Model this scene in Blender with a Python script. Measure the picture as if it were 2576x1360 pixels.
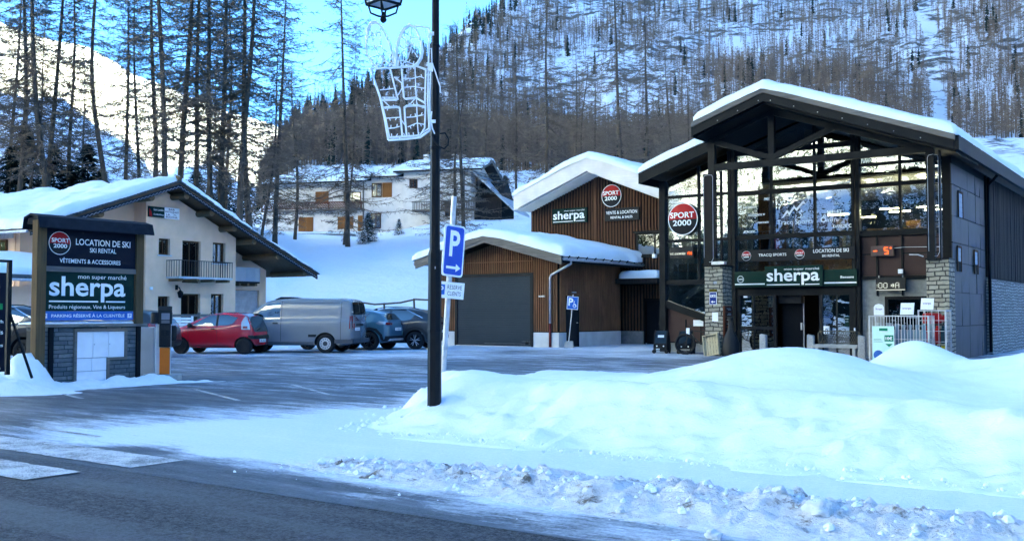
import bpy, bmesh, math, random
from math import sin, cos, tan, pi, radians as R, hypot, atan2, sqrt
from mathutils import Vector, Matrix, noise as NZ
from mathutils.bvhtree import BVHTree
from mathutils.geometry import delaunay_2d_cdt
for o in list(bpy.data.objects): bpy.data.objects.remove(o)
SC = bpy.context.scene
COL = SC.collection
random.seed(7)

# ------------------------------------------------------------------ camera
cam = bpy.data.cameras.new('camera'); camo = bpy.data.objects.new('camera', cam); COL.objects.link(camo)
camo.location = (0, 0, 1.45)
camo.rotation_euler = (R(90 + 2.39), 0, 0)
cam.sensor_width = 36; cam.lens = 36 * 2540 / 2576
cam.clip_start = 0.1; cam.clip_end = 12000
SC.camera = camo
# ------------------------------------------------------------------ sky, sun, exposure
SUN_EL, SUN_AZ = 20.0, 114.0        # azimuth clockwise from +y (the view direction), sun hidden by land raised out of view on the right
w = bpy.data.worlds.new('World'); SC.world = w; w.use_nodes = True
nt = w.node_tree; nt.nodes.clear()
sky = nt.nodes.new('ShaderNodeTexSky'); sky.sky_type = 'NISHITA'; sky.sun_disc = False
sky.sun_elevation = R(SUN_EL); sky.sun_rotation = R(SUN_AZ); sky.altitude = 5000; sky.air_density = 0.6; sky.dust_density = 0.0; sky.ozone_density = 10.0
bg = nt.nodes.new('ShaderNodeBackground'); bg.inputs['Strength'].default_value = 0.15
wo = nt.nodes.new('ShaderNodeOutputWorld')
nt.links.new(sky.outputs[0], bg.inputs['Color']); nt.links.new(bg.outputs[0], wo.inputs['Surface'])
sl = bpy.data.lights.new('sun', 'SUN'); sl.energy = 3.0; sl.angle = R(0.5); sl.color = (1.0, 0.985, 0.965)
so = bpy.data.objects.new('sun', sl); COL.objects.link(so)
sd = Vector((sin(R(SUN_AZ)) * cos(R(SUN_EL)), cos(R(SUN_AZ)) * cos(R(SUN_EL)), sin(R(SUN_EL))))
so.rotation_euler = sd.to_track_quat('Z', 'Y').to_euler()
SC.view_settings.view_transform = 'Standard'; SC.view_settings.look = 'None'
SC.view_settings.gamma = 1; SC.view_settings.exposure = 3.85
SC.view_settings.use_white_balance = True; SC.view_settings.white_balance_temperature = 9900; SC.view_settings.white_balance_tint = -16   # the camera's daylight-shade white balance
SC.render.engine = 'CYCLES'; SC.cycles.use_denoising = True; SC.cycles.denoiser = 'OPENIMAGEDENOISE'; SC.cycles.denoising_input_passes = 'RGB_ALBEDO_NORMAL'; SC.cycles.sample_clamp_indirect = 3; SC.cycles.use_light_tree = False

# ------------------------------------------------------------------ helpers: pixels of the measured photo (2576 x 1360) -> points
FP, PCX, PCY, TH = 2540.0, 1288.0, 680.0, R(2.39)
def ray(x, y):
    a = (x - PCX) / FP; b = (PCY - y) / FP
    return Vector((a, cos(TH) - b * sin(TH), sin(TH) + b * cos(TH)))
def at(x, y, d):
    r = ray(x, y); return Vector((0, 0, 1.45)) + r * (d / r.y)
def gnd(x, y, z=0.0):
    r = ray(x, y); return Vector((0, 0, 1.45)) + r * ((z - 1.45) / r.z)

# ------------------------------------------------------------------ helpers: objects
def tag(o, label=None, cat=None, group=None, kind=None):
    if label: o['label'] = label
    if cat: o['category'] = cat
    if group: o['group'] = group
    if kind: o['kind'] = kind
    return o
def empty(name, loc, rz=0, label=None, cat=None, group=None):
    o = bpy.data.objects.new(name, None); COL.objects.link(o)
    o.location = loc; o.rotation_euler = (0, 0, rz); o.empty_display_size = .2
    return tag(o, label, cat, group)
def copy_tree(o, parent=None):
    c = o.copy(); COL.objects.link(c)
    if parent: c.parent = parent
    for ch in list(o.children): copy_tree(ch, c)
    return c
KEEP = {'lettering', 'lit_dots', 'lit_red_dots', 'screw', 'foliage', 'crown', 'board_cladding', 'slat_cladding', 'metal_cladding', 'curtain', 'branches', 'light_string'}
class MB:
    def __init__(s): s.v = []; s.f = []; s.mi = []; s.m = 0
    def pieces(s):
        n = len(s.v); par = list(range(n))
        def fd(a):
            while par[a] != a: par[a] = par[par[a]]; a = par[a]
            return a
        for f in s.f:
            a = fd(f[0])
            for b in f[1:]:
                b = fd(b)
                if a != b: par[b] = a
        isl = {}
        for f in s.f: isl.setdefault(fd(f[0]), []).append(f)
        ks = list(isl)
        if len(ks) < 2 or len(ks) > 260: return None
        bb = {}
        for k in ks:
            P_ = [s.v[i] for f in isl[k] for i in f]
            bb[k] = ([min(p[i] for p in P_) for i in range(3)], [max(p[i] for p in P_) for i in range(3)])
        sz = {k: max(bb[k][1][i]-bb[k][0][i] for i in range(3)) for k in ks}
        g = {k: k for k in ks}
        def fg(a):
            while g[a] != a: g[a] = g[g[a]]; a = g[a]
            return a
        for x in range(len(ks)):
            for y in range(x+1, len(ks)):
                a, b = ks[x], ks[y]; lo1, hi1 = bb[a]; lo2, hi2 = bb[b]
                d = sqrt(sum(max(0, lo1[i]-hi2[i], lo2[i]-hi1[i])**2 for i in range(3)))
                if d <= max(.02, .5*max(sz[a], sz[b])):
                    a, b = fg(a), fg(b)
                    if a != b: g[b] = a
        out = {}; mi = {id(f): m_ for f, m_ in zip(s.f, s.mi)}
        for k in ks: out.setdefault(fg(k), []).extend(isl[k])
        if len(out) < 2: return None
        res = []
        for fs in out.values():
            q = MB(); mp = {}
            for f in fs:
                nf = []
                for i in f:
                    if i not in mp: mp[i] = len(q.v); q.v.append(s.v[i])
                    nf.append(mp[i])
                q.f.append(nf); q.mi.append(mi[id(f)])
            res.append(q)
        return res
    def add(s, vs, fs):
        b = len(s.v); s.v += [tuple(p) for p in vs]
        for f in fs: s.f.append([b + i for i in f]); s.mi.append(s.m)
        return s
    def box(s, x0, x1, y0, y1, z0, z1):
        if x0 > x1: x0, x1 = x1, x0
        if y0 > y1: y0, y1 = y1, y0
        if z0 > z1: z0, z1 = z1, z0
        return s.add([(x0,y0,z0),(x1,y0,z0),(x1,y1,z0),(x0,y1,z0),(x0,y0,z1),(x1,y0,z1),(x1,y1,z1),(x0,y1,z1)],
                     [(3,2,1,0),(4,5,6,7),(0,1,5,4),(1,2,6,5),(2,3,7,6),(3,0,4,7)])
    def prism(s, pts, y0, y1):          # polygon in xz (counter-clockwise seen from -y), extruded along y
        n = len(pts)
        vs = [(x, y0, z) for x, z in pts] + [(x, y1, z) for x, z in pts]
        fs = [tuple(range(n)), tuple(range(2*n-1, n-1, -1))] + [((i+1) % n, i, n+i, n+(i+1) % n) for i in range(n)]
        return s.add(vs, fs)
    def prismx(s, pts, x0, x1):         # polygon in yz, extruded along x
        n = len(pts)
        vs = [(x0, y, z) for y, z in pts] + [(x1, y, z) for y, z in pts]
        fs = [tuple(range(n-1, -1, -1)), tuple(range(n, 2*n))] + [(i, (i+1) % n, n+(i+1) % n, n+i) for i in range(n)]
        return s.add(vs, fs)
    def prismz(s, pts, z0, z1):
        n = len(pts)
        vs = [(x, y, z0) for x, y in pts] + [(x, y, z1) for x, y in pts]
        fs = [tuple(range(n-1, -1, -1)), tuple(range(n, 2*n))] + [(i, (i+1) % n, n+(i+1) % n, n+i) for i in range(n)]
        return s.add(vs, fs)
    def beam(s, p, q, w, h, up=(0, 0, 1)):
        p, q = Vector(p), Vector(q); d = (q - p).normalized(); u = Vector(up)
        if abs(d.dot(u)) > .98: u = Vector((0, 1, 0))
        a = d.cross(u).normalized() * w / 2; b = a.cross(d).normalized() * h / 2
        vs = [p-a-b, p+a-b, p+a+b, p-a+b, q-a-b, q+a-b, q+a+b, q-a+b]
        return s.add(vs, [(0,1,2,3),(7,6,5,4),(1,0,4,5),(2,1,5,6),(3,2,6,7),(0,3,7,4)])
    def tube(s, pts, r, n=6, closed=False, cap=True):
        P = [Vector(p) for p in pts]; N = len(P)
        rs = r if isinstance(r, (list, tuple)) else [r] * N
        b = len(s.v); pa = None
        for i, p in enumerate(P):
            if closed: d = (P[(i+1) % N] - P[i-1])
            else: d = (P[min(i+1, N-1)] - P[max(i-1, 0)])
            if d.length < 1e-9: d = Vector((0, 0, 1))
            d.normalize()
            if pa is None:
                u = Vector((0, 0, 1)) if abs(d.z) < .9 else Vector((1, 0, 0))
                a = d.cross(u).normalized()
            else:
                a = (pa - d * pa.dot(d))
                a = a.normalized() if a.length > 1e-6 else d.cross(Vector((0, 1, .3))).normalized()
            pa = a; c = d.cross(a)
            for k in range(n):
                t = 2*pi*k/n; s.v.append(tuple(p + (a*cos(t) + c*sin(t)) * rs[i]))
        M = N if closed else N-1
        for i in range(M):
            j = (i+1) % N
            for k in range(n):
                k2 = (k+1) % n
                s.f.append([b+i*n+k, b+i*n+k2, b+j*n+k2, b+j*n+k]); s.mi.append(s.m)
        if cap and not closed:
            s.f.append([b+k for k in range(n-1, -1, -1)]); s.mi.append(s.m)
            s.f.append([b+(N-1)*n+k for k in range(n)]); s.mi.append(s.m)
        return s
    def lathe(s, prof, cx=0, cy=0, n=16, ax='z', cap=True):   # profile (r, h)
        b = len(s.v)
        for r_, h in prof:
            for k in range(n):
                t = 2*pi*k/n; a_, b_ = r_*cos(t), r_*sin(t)
                s.v.append((cx+a_, cy+b_, h) if ax == 'z' else (cx+a_, h, cy+b_))
        for i in range(len(prof)-1):
            for k in range(n):
                k2 = (k+1) % n
                f = [b+i*n+k, b+i*n+k2, b+(i+1)*n+k2, b+(i+1)*n+k]
                if ax == 'y': f.reverse()
                s.f.append(f); s.mi.append(s.m)
        for i, rev in ((0, True), (len(prof)-1, False)) if cap else ():
            f = [b+i*n+k for k in range(n)]
            if rev != (ax == 'y'): f.reverse()
            s.f.append(f); s.mi.append(s.m)
        return s
    def disc(s, cx, cz, r, y, n=32, a0=0, a1=2*pi, r0=0, bulge=0):   # facing -y
        K = 5 if bulge else 1; b = len(s.v); full = abs(a1-a0-2*pi) < 1e-6
        rings = [r0 + (r-r0)*i/K for i in range(K+1)]
        for rr in rings:
            for k in range(n+1):
                t = a0 + (a1-a0)*k/n
                s.v.append((cx+rr*cos(t), y - bulge*(1-(rr/r)**2), cz+rr*sin(t)))
        for i in range(K):
            for k in range(n):
                s.f.append([b+i*(n+1)+k, b+i*(n+1)+k+1, b+(i+1)*(n+1)+k+1, b+(i+1)*(n+1)+k][::1]); s.mi.append(s.m)
        return s
    def build(s, name, mat, parent=None, smooth=False, bevel=0, label=None, split=True):
        if split and parent is not None and name not in KEEP and len(s.f) < 6000:
            ps = s.pieces()
            if ps and len(ps) > 1:
                obs = [q.build(name, mat, parent, smooth, bevel, label, False) for q in ps]
                return obs[0]
        me = bpy.data.meshes.new(name); me.from_pydata(s.v, [], s.f)
        for m in (mat if isinstance(mat, (list, tuple)) else [mat]): me.materials.append(m)
        me.polygons.foreach_set('material_index', s.mi)
        if smooth: me.shade_smooth()
        me.validate(); me.update()
        o = bpy.data.objects.new(name, me); COL.objects.link(o)
        if parent: o.parent = parent
        if label: o['label'] = label
        if bevel:
            b = o.modifiers.new('bevel', 'BEVEL'); b.width = bevel; b.segments = 2; b.limit_method = 'ANGLE'
        return o
def mesh_of(o):
    bpy.context.view_layer.update()
    dg = bpy.context.evaluated_depsgraph_get()
    return bpy.data.meshes.new_from_object(o.evaluated_get(dg))
def fbm(x, y, z=0.0, o=4, h=.9):
    return NZ.fractal(Vector((x, y, z)), h, 2.0, o)
def sst(a, b, x):
    t = max(0, min(1, (x-a)/(b-a))); return t*t*(3-2*t)
def lerp_tab(tab, x):
    if x <= tab[0][0]: return tab[0][1]
    for (a, b), (c, d) in zip(tab, tab[1:]):
        if x <= c: return b + (d-b)*(x-a)/(c-a)
    return tab[-1][1]

# ------------------------------------------------------------------ helpers: materials
def nodes(name):
    m = bpy.data.materials.new(name); m.use_nodes = True
    n = m.node_tree.nodes; n.clear(); L = m.node_tree.links
    out = n.new('ShaderNodeOutputMaterial'); p = n.new('ShaderNodeBsdfPrincipled'); L.new(p.outputs[0], out.inputs[0])
    return m, n, L, p, out
def nd(n, t, **k):
    x = n.new(t)
    for a, b in k.items():
        if a.startswith('i_'): x.inputs[a[2:].replace('_', ' ')].default_value = b
        else: setattr(x, a, b)
    return x
def mixc(n, L, fac, a, b, mode='MIX'):
    m = n.new('ShaderNodeMix'); m.data_type = 'RGBA'; m.blend_type = mode
    for sck, v in ((0, fac), (6, a), (7, b)):
        if hasattr(v, 'is_output'): L.new(v, m.inputs[sck])
        elif sck == 0: m.inputs[0].default_value = v
        else: m.inputs[sck].default_value = (*v, 1) if len(v) == 3 else v
    return m.outputs[2]
def ramp(n, L, src, a, b, ca=0.0, cb=1.0):
    m = n.new('ShaderNodeMapRange'); m.inputs[1].default_value = a; m.inputs[2].default_value = b
    m.inputs[3].default_value = ca; m.inputs[4].default_value = cb
    L.new(src, m.inputs[0]); return m.outputs[0]
def coords(n, L, scale=(1,1,1), rot=(0,0,0)):
    tc = n.new('ShaderNodeTexCoord'); mp = n.new('ShaderNodeMapping')
    mp.inputs['Scale'].default_value = scale; mp.inputs['Rotation'].default_value = rot
    L.new(tc.outputs['Object'], mp.inputs[0]); return mp.outputs[0]
def noi(n, L, v, s, d=6, r=.55):
    x = n.new('ShaderNodeTexNoise'); x.inputs['Scale'].default_value = s; x.inputs['Detail'].default_value = d; x.inputs['Roughness'].default_value = r
    L.new(v, x.inputs['Vector']); return x.outputs['Fac']
def bump(n, L, p, h, strength=.3, dist=.02):
    b = n.new('ShaderNodeBump'); b.inputs['Strength'].default_value = strength; b.inputs['Distance'].default_value = dist
    L.new(h, b.inputs['Height']); L.new(b.outputs[0], p.inputs['Normal']); return b
def mat(name, col, rough=.7, metal=0, var=.18, vs=3, bmp=0, bs=25, st=(1,1,1), spec=None, coat=0, dist=.01):
    m, n, L, p, out = nodes(name)
    v = coords(n, L, st)
    f = noi(n, L, v, vs)
    f2 = ramp(n, L, f, .3, .7)
    L.new(mixc(n, L, f2, tuple(c*(1-var) for c in col), tuple(min(1, c*(1+var)) for c in col)), p.inputs['Base Color'])
    p.inputs['Roughness'].default_value = rough; p.inputs['Metallic'].default_value = metal
    p.inputs['Specular IOR Level'].default_value = spec if spec is not None else (.5 if (metal or coat) else .12)
    if coat: p.inputs['Coat Weight'].default_value = coat; p.inputs['Coat Roughness'].default_value = .04
    if bmp: bump(n, L, p, noi(n, L, v, bs), bmp, dist)
    return m
def stone_mat(name, c1, c2, mortar, bw=.45, bh=.13, ms=.012, dist=.03, warp=.05, msmooth=.2, bmps=.8):
    m, n, L, p, out = nodes(name)
    tc = n.new('ShaderNodeTexCoord'); sp = n.new('ShaderNodeSeparateXYZ'); L.new(tc.outputs['Object'], sp.inputs[0])
    ad = nd(n, 'ShaderNodeMath', operation='ADD'); L.new(sp.outputs[0], ad.inputs[0]); L.new(sp.outputs[1], ad.inputs[1])
    cb = n.new('ShaderNodeCombineXYZ'); L.new(ad.outputs[0], cb.inputs[0]); L.new(sp.outputs[2], cb.inputs[1])
    nz = nd(n, 'ShaderNodeTexNoise'); nz.inputs['Scale'].default_value = 2.2; nz.inputs['Detail'].default_value = 3
    L.new(cb.outputs[0], nz.inputs['Vector'])
    vm = nd(n, 'ShaderNodeVectorMath', operation='MULTIPLY_ADD'); L.new(nz.outputs['Color'], vm.inputs[0])
    vm.inputs[1].default_value = (warp*2, warp*1.6, 0); L.new(cb.outputs[0], vm.inputs[2])
    br = n.new('ShaderNodeTexBrick'); L.new(vm.outputs[0], br.inputs['Vector'])
    br.offset = .43; br.squash = 1.35; br.squash_frequency = 3
    br.inputs['Color1'].default_value = (0,0,0,1); br.inputs['Color2'].default_value = (1,1,1,1); br.inputs['Mortar'].default_value = (.5,.5,.5,1)
    br.inputs['Scale'].default_value = 1; br.inputs['Mortar Size'].default_value = ms; br.inputs['Mortar Smooth'].default_value = msmooth
    br.inputs['Brick Width'].default_value = bw; br.inputs['Row Height'].default_value = bh; br.inputs['Bias'].default_value = 0
    v = coords(n, L)
    f = noi(n, L, v, 6, 8, .7)
    base = mixc(n, L, br.outputs['Color'], c1, c2)
    base = mixc(n, L, ramp(n, L, f, .3, .75, 0, .8), base, tuple(c*.55 for c in c1))
    L.new(mixc(n, L, br.outputs['Fac'], base, mortar), p.inputs['Base Color'])
    p.inputs['Roughness'].default_value = .85; p.inputs['Specular IOR Level'].default_value = .12
    h = nd(n, 'ShaderNodeMath', operation='MULTIPLY_ADD'); L.new(f, h.inputs[0]); h.inputs[1].default_value = .5
    inv = nd(n, 'ShaderNodeMath', operation='SUBTRACT'); inv.inputs[0].default_value = 1; L.new(br.outputs['Fac'], inv.inputs[1])
    L.new(inv.outputs[0], h.inputs[2]); bump(n, L, p, h.outputs[0], bmps, dist)
    return m
def wood_mat(name, col, var=.35, axis='z', plank=0, rough=.75, bmp=.25, knots=False):
    st = {'z': (14, 14, .7), 'x': (.7, 14, 14), 'y': (14, .7, 14)}[axis]
    m, n, L, p, out = nodes(name)
    v = coords(n, L, st); f = noi(n, L, v, 1.6, 8, .6)
    v2 = coords(n, L); g = noi(n, L, v2, 1.1, 3)
    c = mixc(n, L, ramp(n, L, f, .3, .72), tuple(x*(1-var) for x in col), tuple(min(1, x*(1+var)) for x in col))
    c = mixc(n, L, ramp(n, L, g, .35, .7, 0, .45), c, tuple(x*.6 for x in col))
    if knots:
        vo = nd(n, 'ShaderNodeTexVoronoi'); vo.inputs['Scale'].default_value = 1.0; L.new(coords(n, L, (6, 6, 2.2)), vo.inputs['Vector'])
        c = mixc(n, L, ramp(n, L, vo.outputs['Distance'], .08, .16, .7, 0), c, tuple(x*.3 for x in col))
    L.new(c, p.inputs['Base Color']); p.inputs['Roughness'].default_value = rough; p.inputs['Specular IOR Level'].default_value = .12
    bump(n, L, p, f, bmp, .01)
    return m
def glow(name, col, s):
    m, n, L, p, out = nodes(name)
    p.inputs['Base Color'].default_value = (*[c*.3 for c in col], 1); p.inputs['Emission Color'].default_value = (*col, 1); p.inputs['Emission Strength'].default_value = s
    return m
def glass_mat(name, tint, refl, wavy=.0, rough=.0):
    m = bpy.data.materials.new(name); m.use_nodes = True; n = m.node_tree.nodes; n.clear(); L = m.node_tree.links
    out = n.new('ShaderNodeOutputMaterial'); mx = n.new('ShaderNodeMixShader'); tr = n.new('ShaderNodeBsdfTransparent'); gl = n.new('ShaderNodeBsdfGlossy')
    tr.inputs[0].default_value = (*tint, 1); gl.inputs['Color'].default_value = (.96, .98, .97, 1); gl.inputs['Roughness'].default_value = rough
    lw = n.new('ShaderNodeLayerWeight'); lw.inputs[0].default_value = .35
    f = ramp(n, L, lw.outputs['Fresnel'], 0, 1, refl, 1); L.new(f, mx.inputs[0])
    if wavy:
        v = coords(n, L, (.9, .9, 1.6)); h = noi(n, L, v, 1.3, 3, .5)
        b = n.new('ShaderNodeBump'); b.inputs['Strength'].default_value = wavy; b.inputs['Distance'].default_value = .05
        L.new(h, b.inputs['Height']); L.new(b.outputs[0], gl.inputs['Normal'])
    L.new(tr.outputs[0], mx.inputs[1]); L.new(gl.outputs[0], mx.inputs[2]); L.new(mx.outputs[0], out.inputs[0])
    return m
def snow_mat(name, col=(.86, .89, .93), fine=.7, dist=.035, lumps=3.0, dirt=0):
    m, n, L, p, out = nodes(name)
    v = coords(n, L)
    a = noi(n, L, v, lumps, 8, .6); b = noi(n, L, v, lumps*14, 4, .6)
    ad = nd(n, 'ShaderNodeMath', operation='MULTIPLY_ADD'); L.new(b, ad.inputs[0]); ad.inputs[1].default_value = .18; L.new(a, ad.inputs[2])
    c = mixc(n, L, ramp(n, L, a, .35, .65), tuple(x*.97 for x in col), col)
    if dirt:
        d = noi(n, L, v, 1.7, 9, .72); d2 = noi(n, L, v, 7, 6, .7)
        c = mixc(n, L, ramp(n, L, d2, .47, .68, 0, .75*dirt), c, (.52, .50, .47))
        c = mixc(n, L, ramp(n, L, d, .565, .63, 0, dirt), c, (.16, .13, .10))
    L.new(c, p.inputs['Base Color']); p.inputs['Roughness'].default_value = .55; p.inputs['Specular IOR Level'].default_value = .3
    bump(n, L, p, ad.outputs[0], fine, dist)
    return m
def flat(name, col, rough=.5, metal=0, coat=0):
    return mat(name, col, rough, metal, var=.05, vs=5, coat=coat, spec=.5 if (metal or coat) else .15)

M = dict(
 snow=snow_mat('snow', (.81, .88, .92)), snow_rough=snow_mat('trodden_snow', fine=.9, dist=.06, lumps=5), snow_dirty=snow_mat('dirty_snow', (.76, .77, .79), 1.0, .05, 9, 1),
 white=flat('white_paint', (.8, .82, .84), .4), sticker=flat('white_vinyl', (.85, .88, .88), .5), black=mat('black_metal', (.006, .007, .009), .45, spec=.12, var=.05), blacksteel=mat('black_steel', (.010, .0115, .0135), .5, .0, .25, 2, .1, 40, spec=.08),
 rubber=flat('rubber', (.018, .018, .02), .8), plastic=flat('black_plastic', (.02, .021, .023), .5), chrome=flat('bright_metal', (.6, .62, .64), .2, 1), galv=mat('galvanised_steel', (.45, .48, .52), .45, .7, .2, 8),
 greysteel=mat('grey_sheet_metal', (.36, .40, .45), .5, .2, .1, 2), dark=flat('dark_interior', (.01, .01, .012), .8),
 navy=mat('navy_panel', (.0045, .0065, .016), .5, spec=.12, var=.05), green=mat('dark_green_panel', (.0015, .024, .019), .5, spec=.12, var=.05), blue=mat('blue_panel', (.008, .13, .45), .5, spec=.15, var=.05), charcoal=mat('charcoal_panel', (.016, .017, .020), .55, spec=.12, var=.05), red=flat('red_enamel', (.42, .008, .012), .45), emblack=flat('black_enamel', (.012, .013, .016), .45),
 darkbrown=mat('brown_cladding_panel', (.05, .029, .028), .4, 0, .12, 2),
 stone_grey=stone_mat('schist_cladding', (.10, .12, .13), (.22, .24, .24), (.035, .04, .045), .34, .085, .008, .02, .03),
 stone_warm=stone_mat('fieldstone_masonry', (.33, .30, .23), (.50, .45, .35), (.05, .048, .045), .30, .13, .018, .03, .09),
 stone_wall=stone_mat('dry_stone_masonry', (.30, .31, .31), (.46, .48, .48), (.12, .13, .13), .34, .11, .02, .04, .12),
 block=stone_mat('concrete_block', (.27, .28, .27), (.36, .36, .35), (.2, .2, .2), .9, .42, .008, .01, .02, bmps=.4),
 granite=mat('granite', (.36, .36, .36), .8, 0, .3, 30, .4, 60), concrete=mat('concrete', (.34, .35, .35), .85, 0, .2, 3, .3, 30),
 render_cream=mat('cream_render', (.82, .55, .38), .9, 0, .08, 1.5, .25, 60), render_white=mat('white_render', (.72, .66, .60), .9, 0, .1, 1, .25, 50), plinth=mat('light_concrete_plinth', (.52, .54, .55), .85, 0, .12, 2, .2, 30),
 slat=wood_mat('larch_slats', (.22, .105, .056), .35), slat_dark=wood_mat('weathered_slats', (.125, .06, .034), .3), behind=wood_mat('wall_behind_slats', (.02, .012, .009), .3),
 wood_grey=wood_mat('weathered_board', (.17, .155, .14), .3, 'x'), wood_post=wood_mat('treated_post', (.13, .083, .042), .3), wood_black=wood_mat('black_stained_boards', (.036, .028, .025), .45, knots=True), wood_frame=wood_mat('brown_joinery', (.10, .045, .022), .25),
 pine=wood_mat('pine_panel', (.34, .21, .10), .2, knots=True), log=wood_mat('log', (.20, .12, .065), .3, 'y'), soffit=wood_mat('soffit_boards', (.14, .085, .05), .3, 'x'), whiteboard=wood_mat('pale_fascia', (.78, .72, .66), .07, 'x', bmp=.15), shutter=wood_mat('orange_shutter', (.26, .105, .035), .2),
 slate=mat('stone_slate', (.085, .085, .082), .8, 0, .4, 9, .6, 18), garage=mat('garage_door', (.022, .036, .050), .5, 0, .06, 1),
 zinc=mat('aged_metal_cladding', (.024, .027, .033), .5, .12, .35, 1.6, .25, 5, (1, 1, .5)),
 glass=glass_mat('shop_glass', (.88, .90, .89), .36, .08), glass_side=glass_mat('pane_glass', (.5, .53, .55), .30, .15), glass_dark=glass_mat('window_glass', (.25, .27, .3), .16, .1),
 curtain=mat('curtain', (.4, .44, .5), .9, 0, .2, 8, st=(8, 8, .3)), orange=flat('orange_panel', (.75, .16, .02), .45), bark=mat('bark', (.105, .078, .058), .95, 0, .4, 5, .8, 18, (1, 1, .3)), twig=mat('twigs', (.17, .125, .09), .95, 0, .3, 1), needles=mat('conifer_needles', (.018, .03, .02), .9, 0, .4, 2),
 hilltwig=mat('far_larch', (.20, .145, .11), .95, 0, .3, .1), hillfir=mat('far_fir', (.022, .034, .028), .95, 0, .3, .1),
 lamp=glow('lamp_panel', (1, .90, .76), 9), ledred=glow('led_red', (1, .10, .015), .3), ledwhite=glow('led_white', (.8, .85, 1), .13),
)
# ------------------------------------------------------------------ terrain
UX, UY = cos(R(-35.2)), sin(R(-35.2))          # road direction; v = distance away from the road
def uv2w(u, v): return (u*UX - v*UY, u*UY + v*UX)
def w2uv(x, y): return (x*UX + y*UY, -x*UY + y*UX)
RID = [(690, 330), (720, 312), (780, 285), (850, 262), (930, 215), (1000, 170), (1100, 122), (1150, 88), (1230, 24), (1288, -10), (1500, -260), (1800, -500), (2300, -640), (3000, -900), (5000, -2200), (9000, -4200)]  # right of the view the unseen ridge is raised to hide the sun
PROF = [(0, 0), (56, 0), (64, 1.6), (90, 6.3), (112, 9.5), (127, 11.3), (140, 12.6), (160, 16), (250, 35), (420, 66), (900, 282), (1250, 470), (2600, 0)]
PROFL = [(0, 0), (64, 0), (72, 4), (84, 9.6), (110, 12), (150, 12.5), (400, 14), (5000, 10)]
def hill_ridge(a):
    px = 1288 + 2540*tan(min(a, 1.0))
    return (786 - lerp_tab(RID, px))/2540*cos(min(a, 1.0))
def sun_block_rise(a): return 2.0*sst(.47, .75, a) - 1.2*sst(1.5, 1.9, a)  # extra height for unseen land right of the view, shaped to block the sun
def terrain(x, y):
    r = hypot(x, y); a = atan2(x, y); px = 1288 + 2540*tan(max(-1.2, min(a, 1.2)))
    rr = r / (1 + .0*a)
    z = lerp_tab(PROF, rr)
    z += 1.9*sst(900, 1230, px)*sst(80, 118, r)*(1 - sst(150, 220, r))
    te = hill_ridge(a)
    if a > .45:
        z *= 1 + sun_block_rise(a)*sst(150, 500, r); z = min(z, 950 - 560*sst(1.5, 1.85, a))  # cap drops farther round so sun still reaches the mountain behind
    lim = te*r + 1.45
    if px < 700:
        te2 = te*sst(-.42, -.23, a); lim = te2*r + 1.45
    if r > 150 and z > lim:
        # past the ridge: fall away behind it
        lo, hi = 150.0, r
        for _ in range(18):
            m_ = (lo+hi)/2; zz = lerp_tab(PROF, m_)*(1 + (sun_block_rise(a)*sst(150, 500, m_) if a > .45 else 0))
            if zz > (te if px >= 700 else te2)*m_ + 1.45: hi = m_
            else: lo = m_
        z = min(z, (te if px >= 700 else te2)*hi + 1.45 - .35*(r-hi))
    zl = lerp_tab(PROFL, r)
    k = sst(-.205, -.30, a) if False else 1 - sst(-.30, -.20, a)
    z = z*(1-k) + zl*k
    amp = sst(60, 110, r)
    z += amp*.35*fbm(x*.09, y*.09, 3)
    if r > 170: z += sst(170, 500, r)*(1-k)*(fbm(x*.012, y*.012, 1, 5)*9 + abs(fbm(x*.03, y*.03, 8, 5))*7)
    # level ground under the chalets
    kx = sst(-36, -31, x)*(1-sst(4, 9, x))*sst(108, 116, y)*(1-sst(138, 150, y))
    if kx > 0: zc = 11.35 + 2.5*sst(-19, -2, x); z = z*(1-kx) + min(z, zc)*kx
    # keep the land clear of the buildings (they stand on cut, level ground)
    u, v = w2uv(x, y)
    if u > -18 and v > 20: z *= sst(34, 60, v + max(0, -10-u)*2) if r < 200 else 1
    return z
def polar(name, a0, a1, na, r0, r1, nr, fn, material, fine=None):
    A = []; a = a0
    for i in range(na+1):
        t = i/na; A.append(a0 + (a1-a0)*t)
    if fine: A = sorted(set([x for x in A if not fine[0] < x < fine[1]] + [fine[0] + (fine[1]-fine[0])*i/fine[2] for i in range(fine[2]+1)]))
    V = []; F = []; n = len(A)
    for j in range(nr+1):
        r = r0*(r1/r0)**(j/nr)
        for a in A: V.append((r*sin(a), r*cos(a), fn(r*sin(a), r*cos(a))))
    for j in range(nr):
        for i in range(n-1):
            b = j*n+i; F.append((b, b+1, b+n+1, b+n))
    me = bpy.data.meshes.new(name); me.from_pydata(V, [], F); me.shade_smooth(); me.materials.append(material)
    o = bpy.data.objects.new(name, me); COL.objects.link(o); tag(o, kind='structure'); return o
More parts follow.
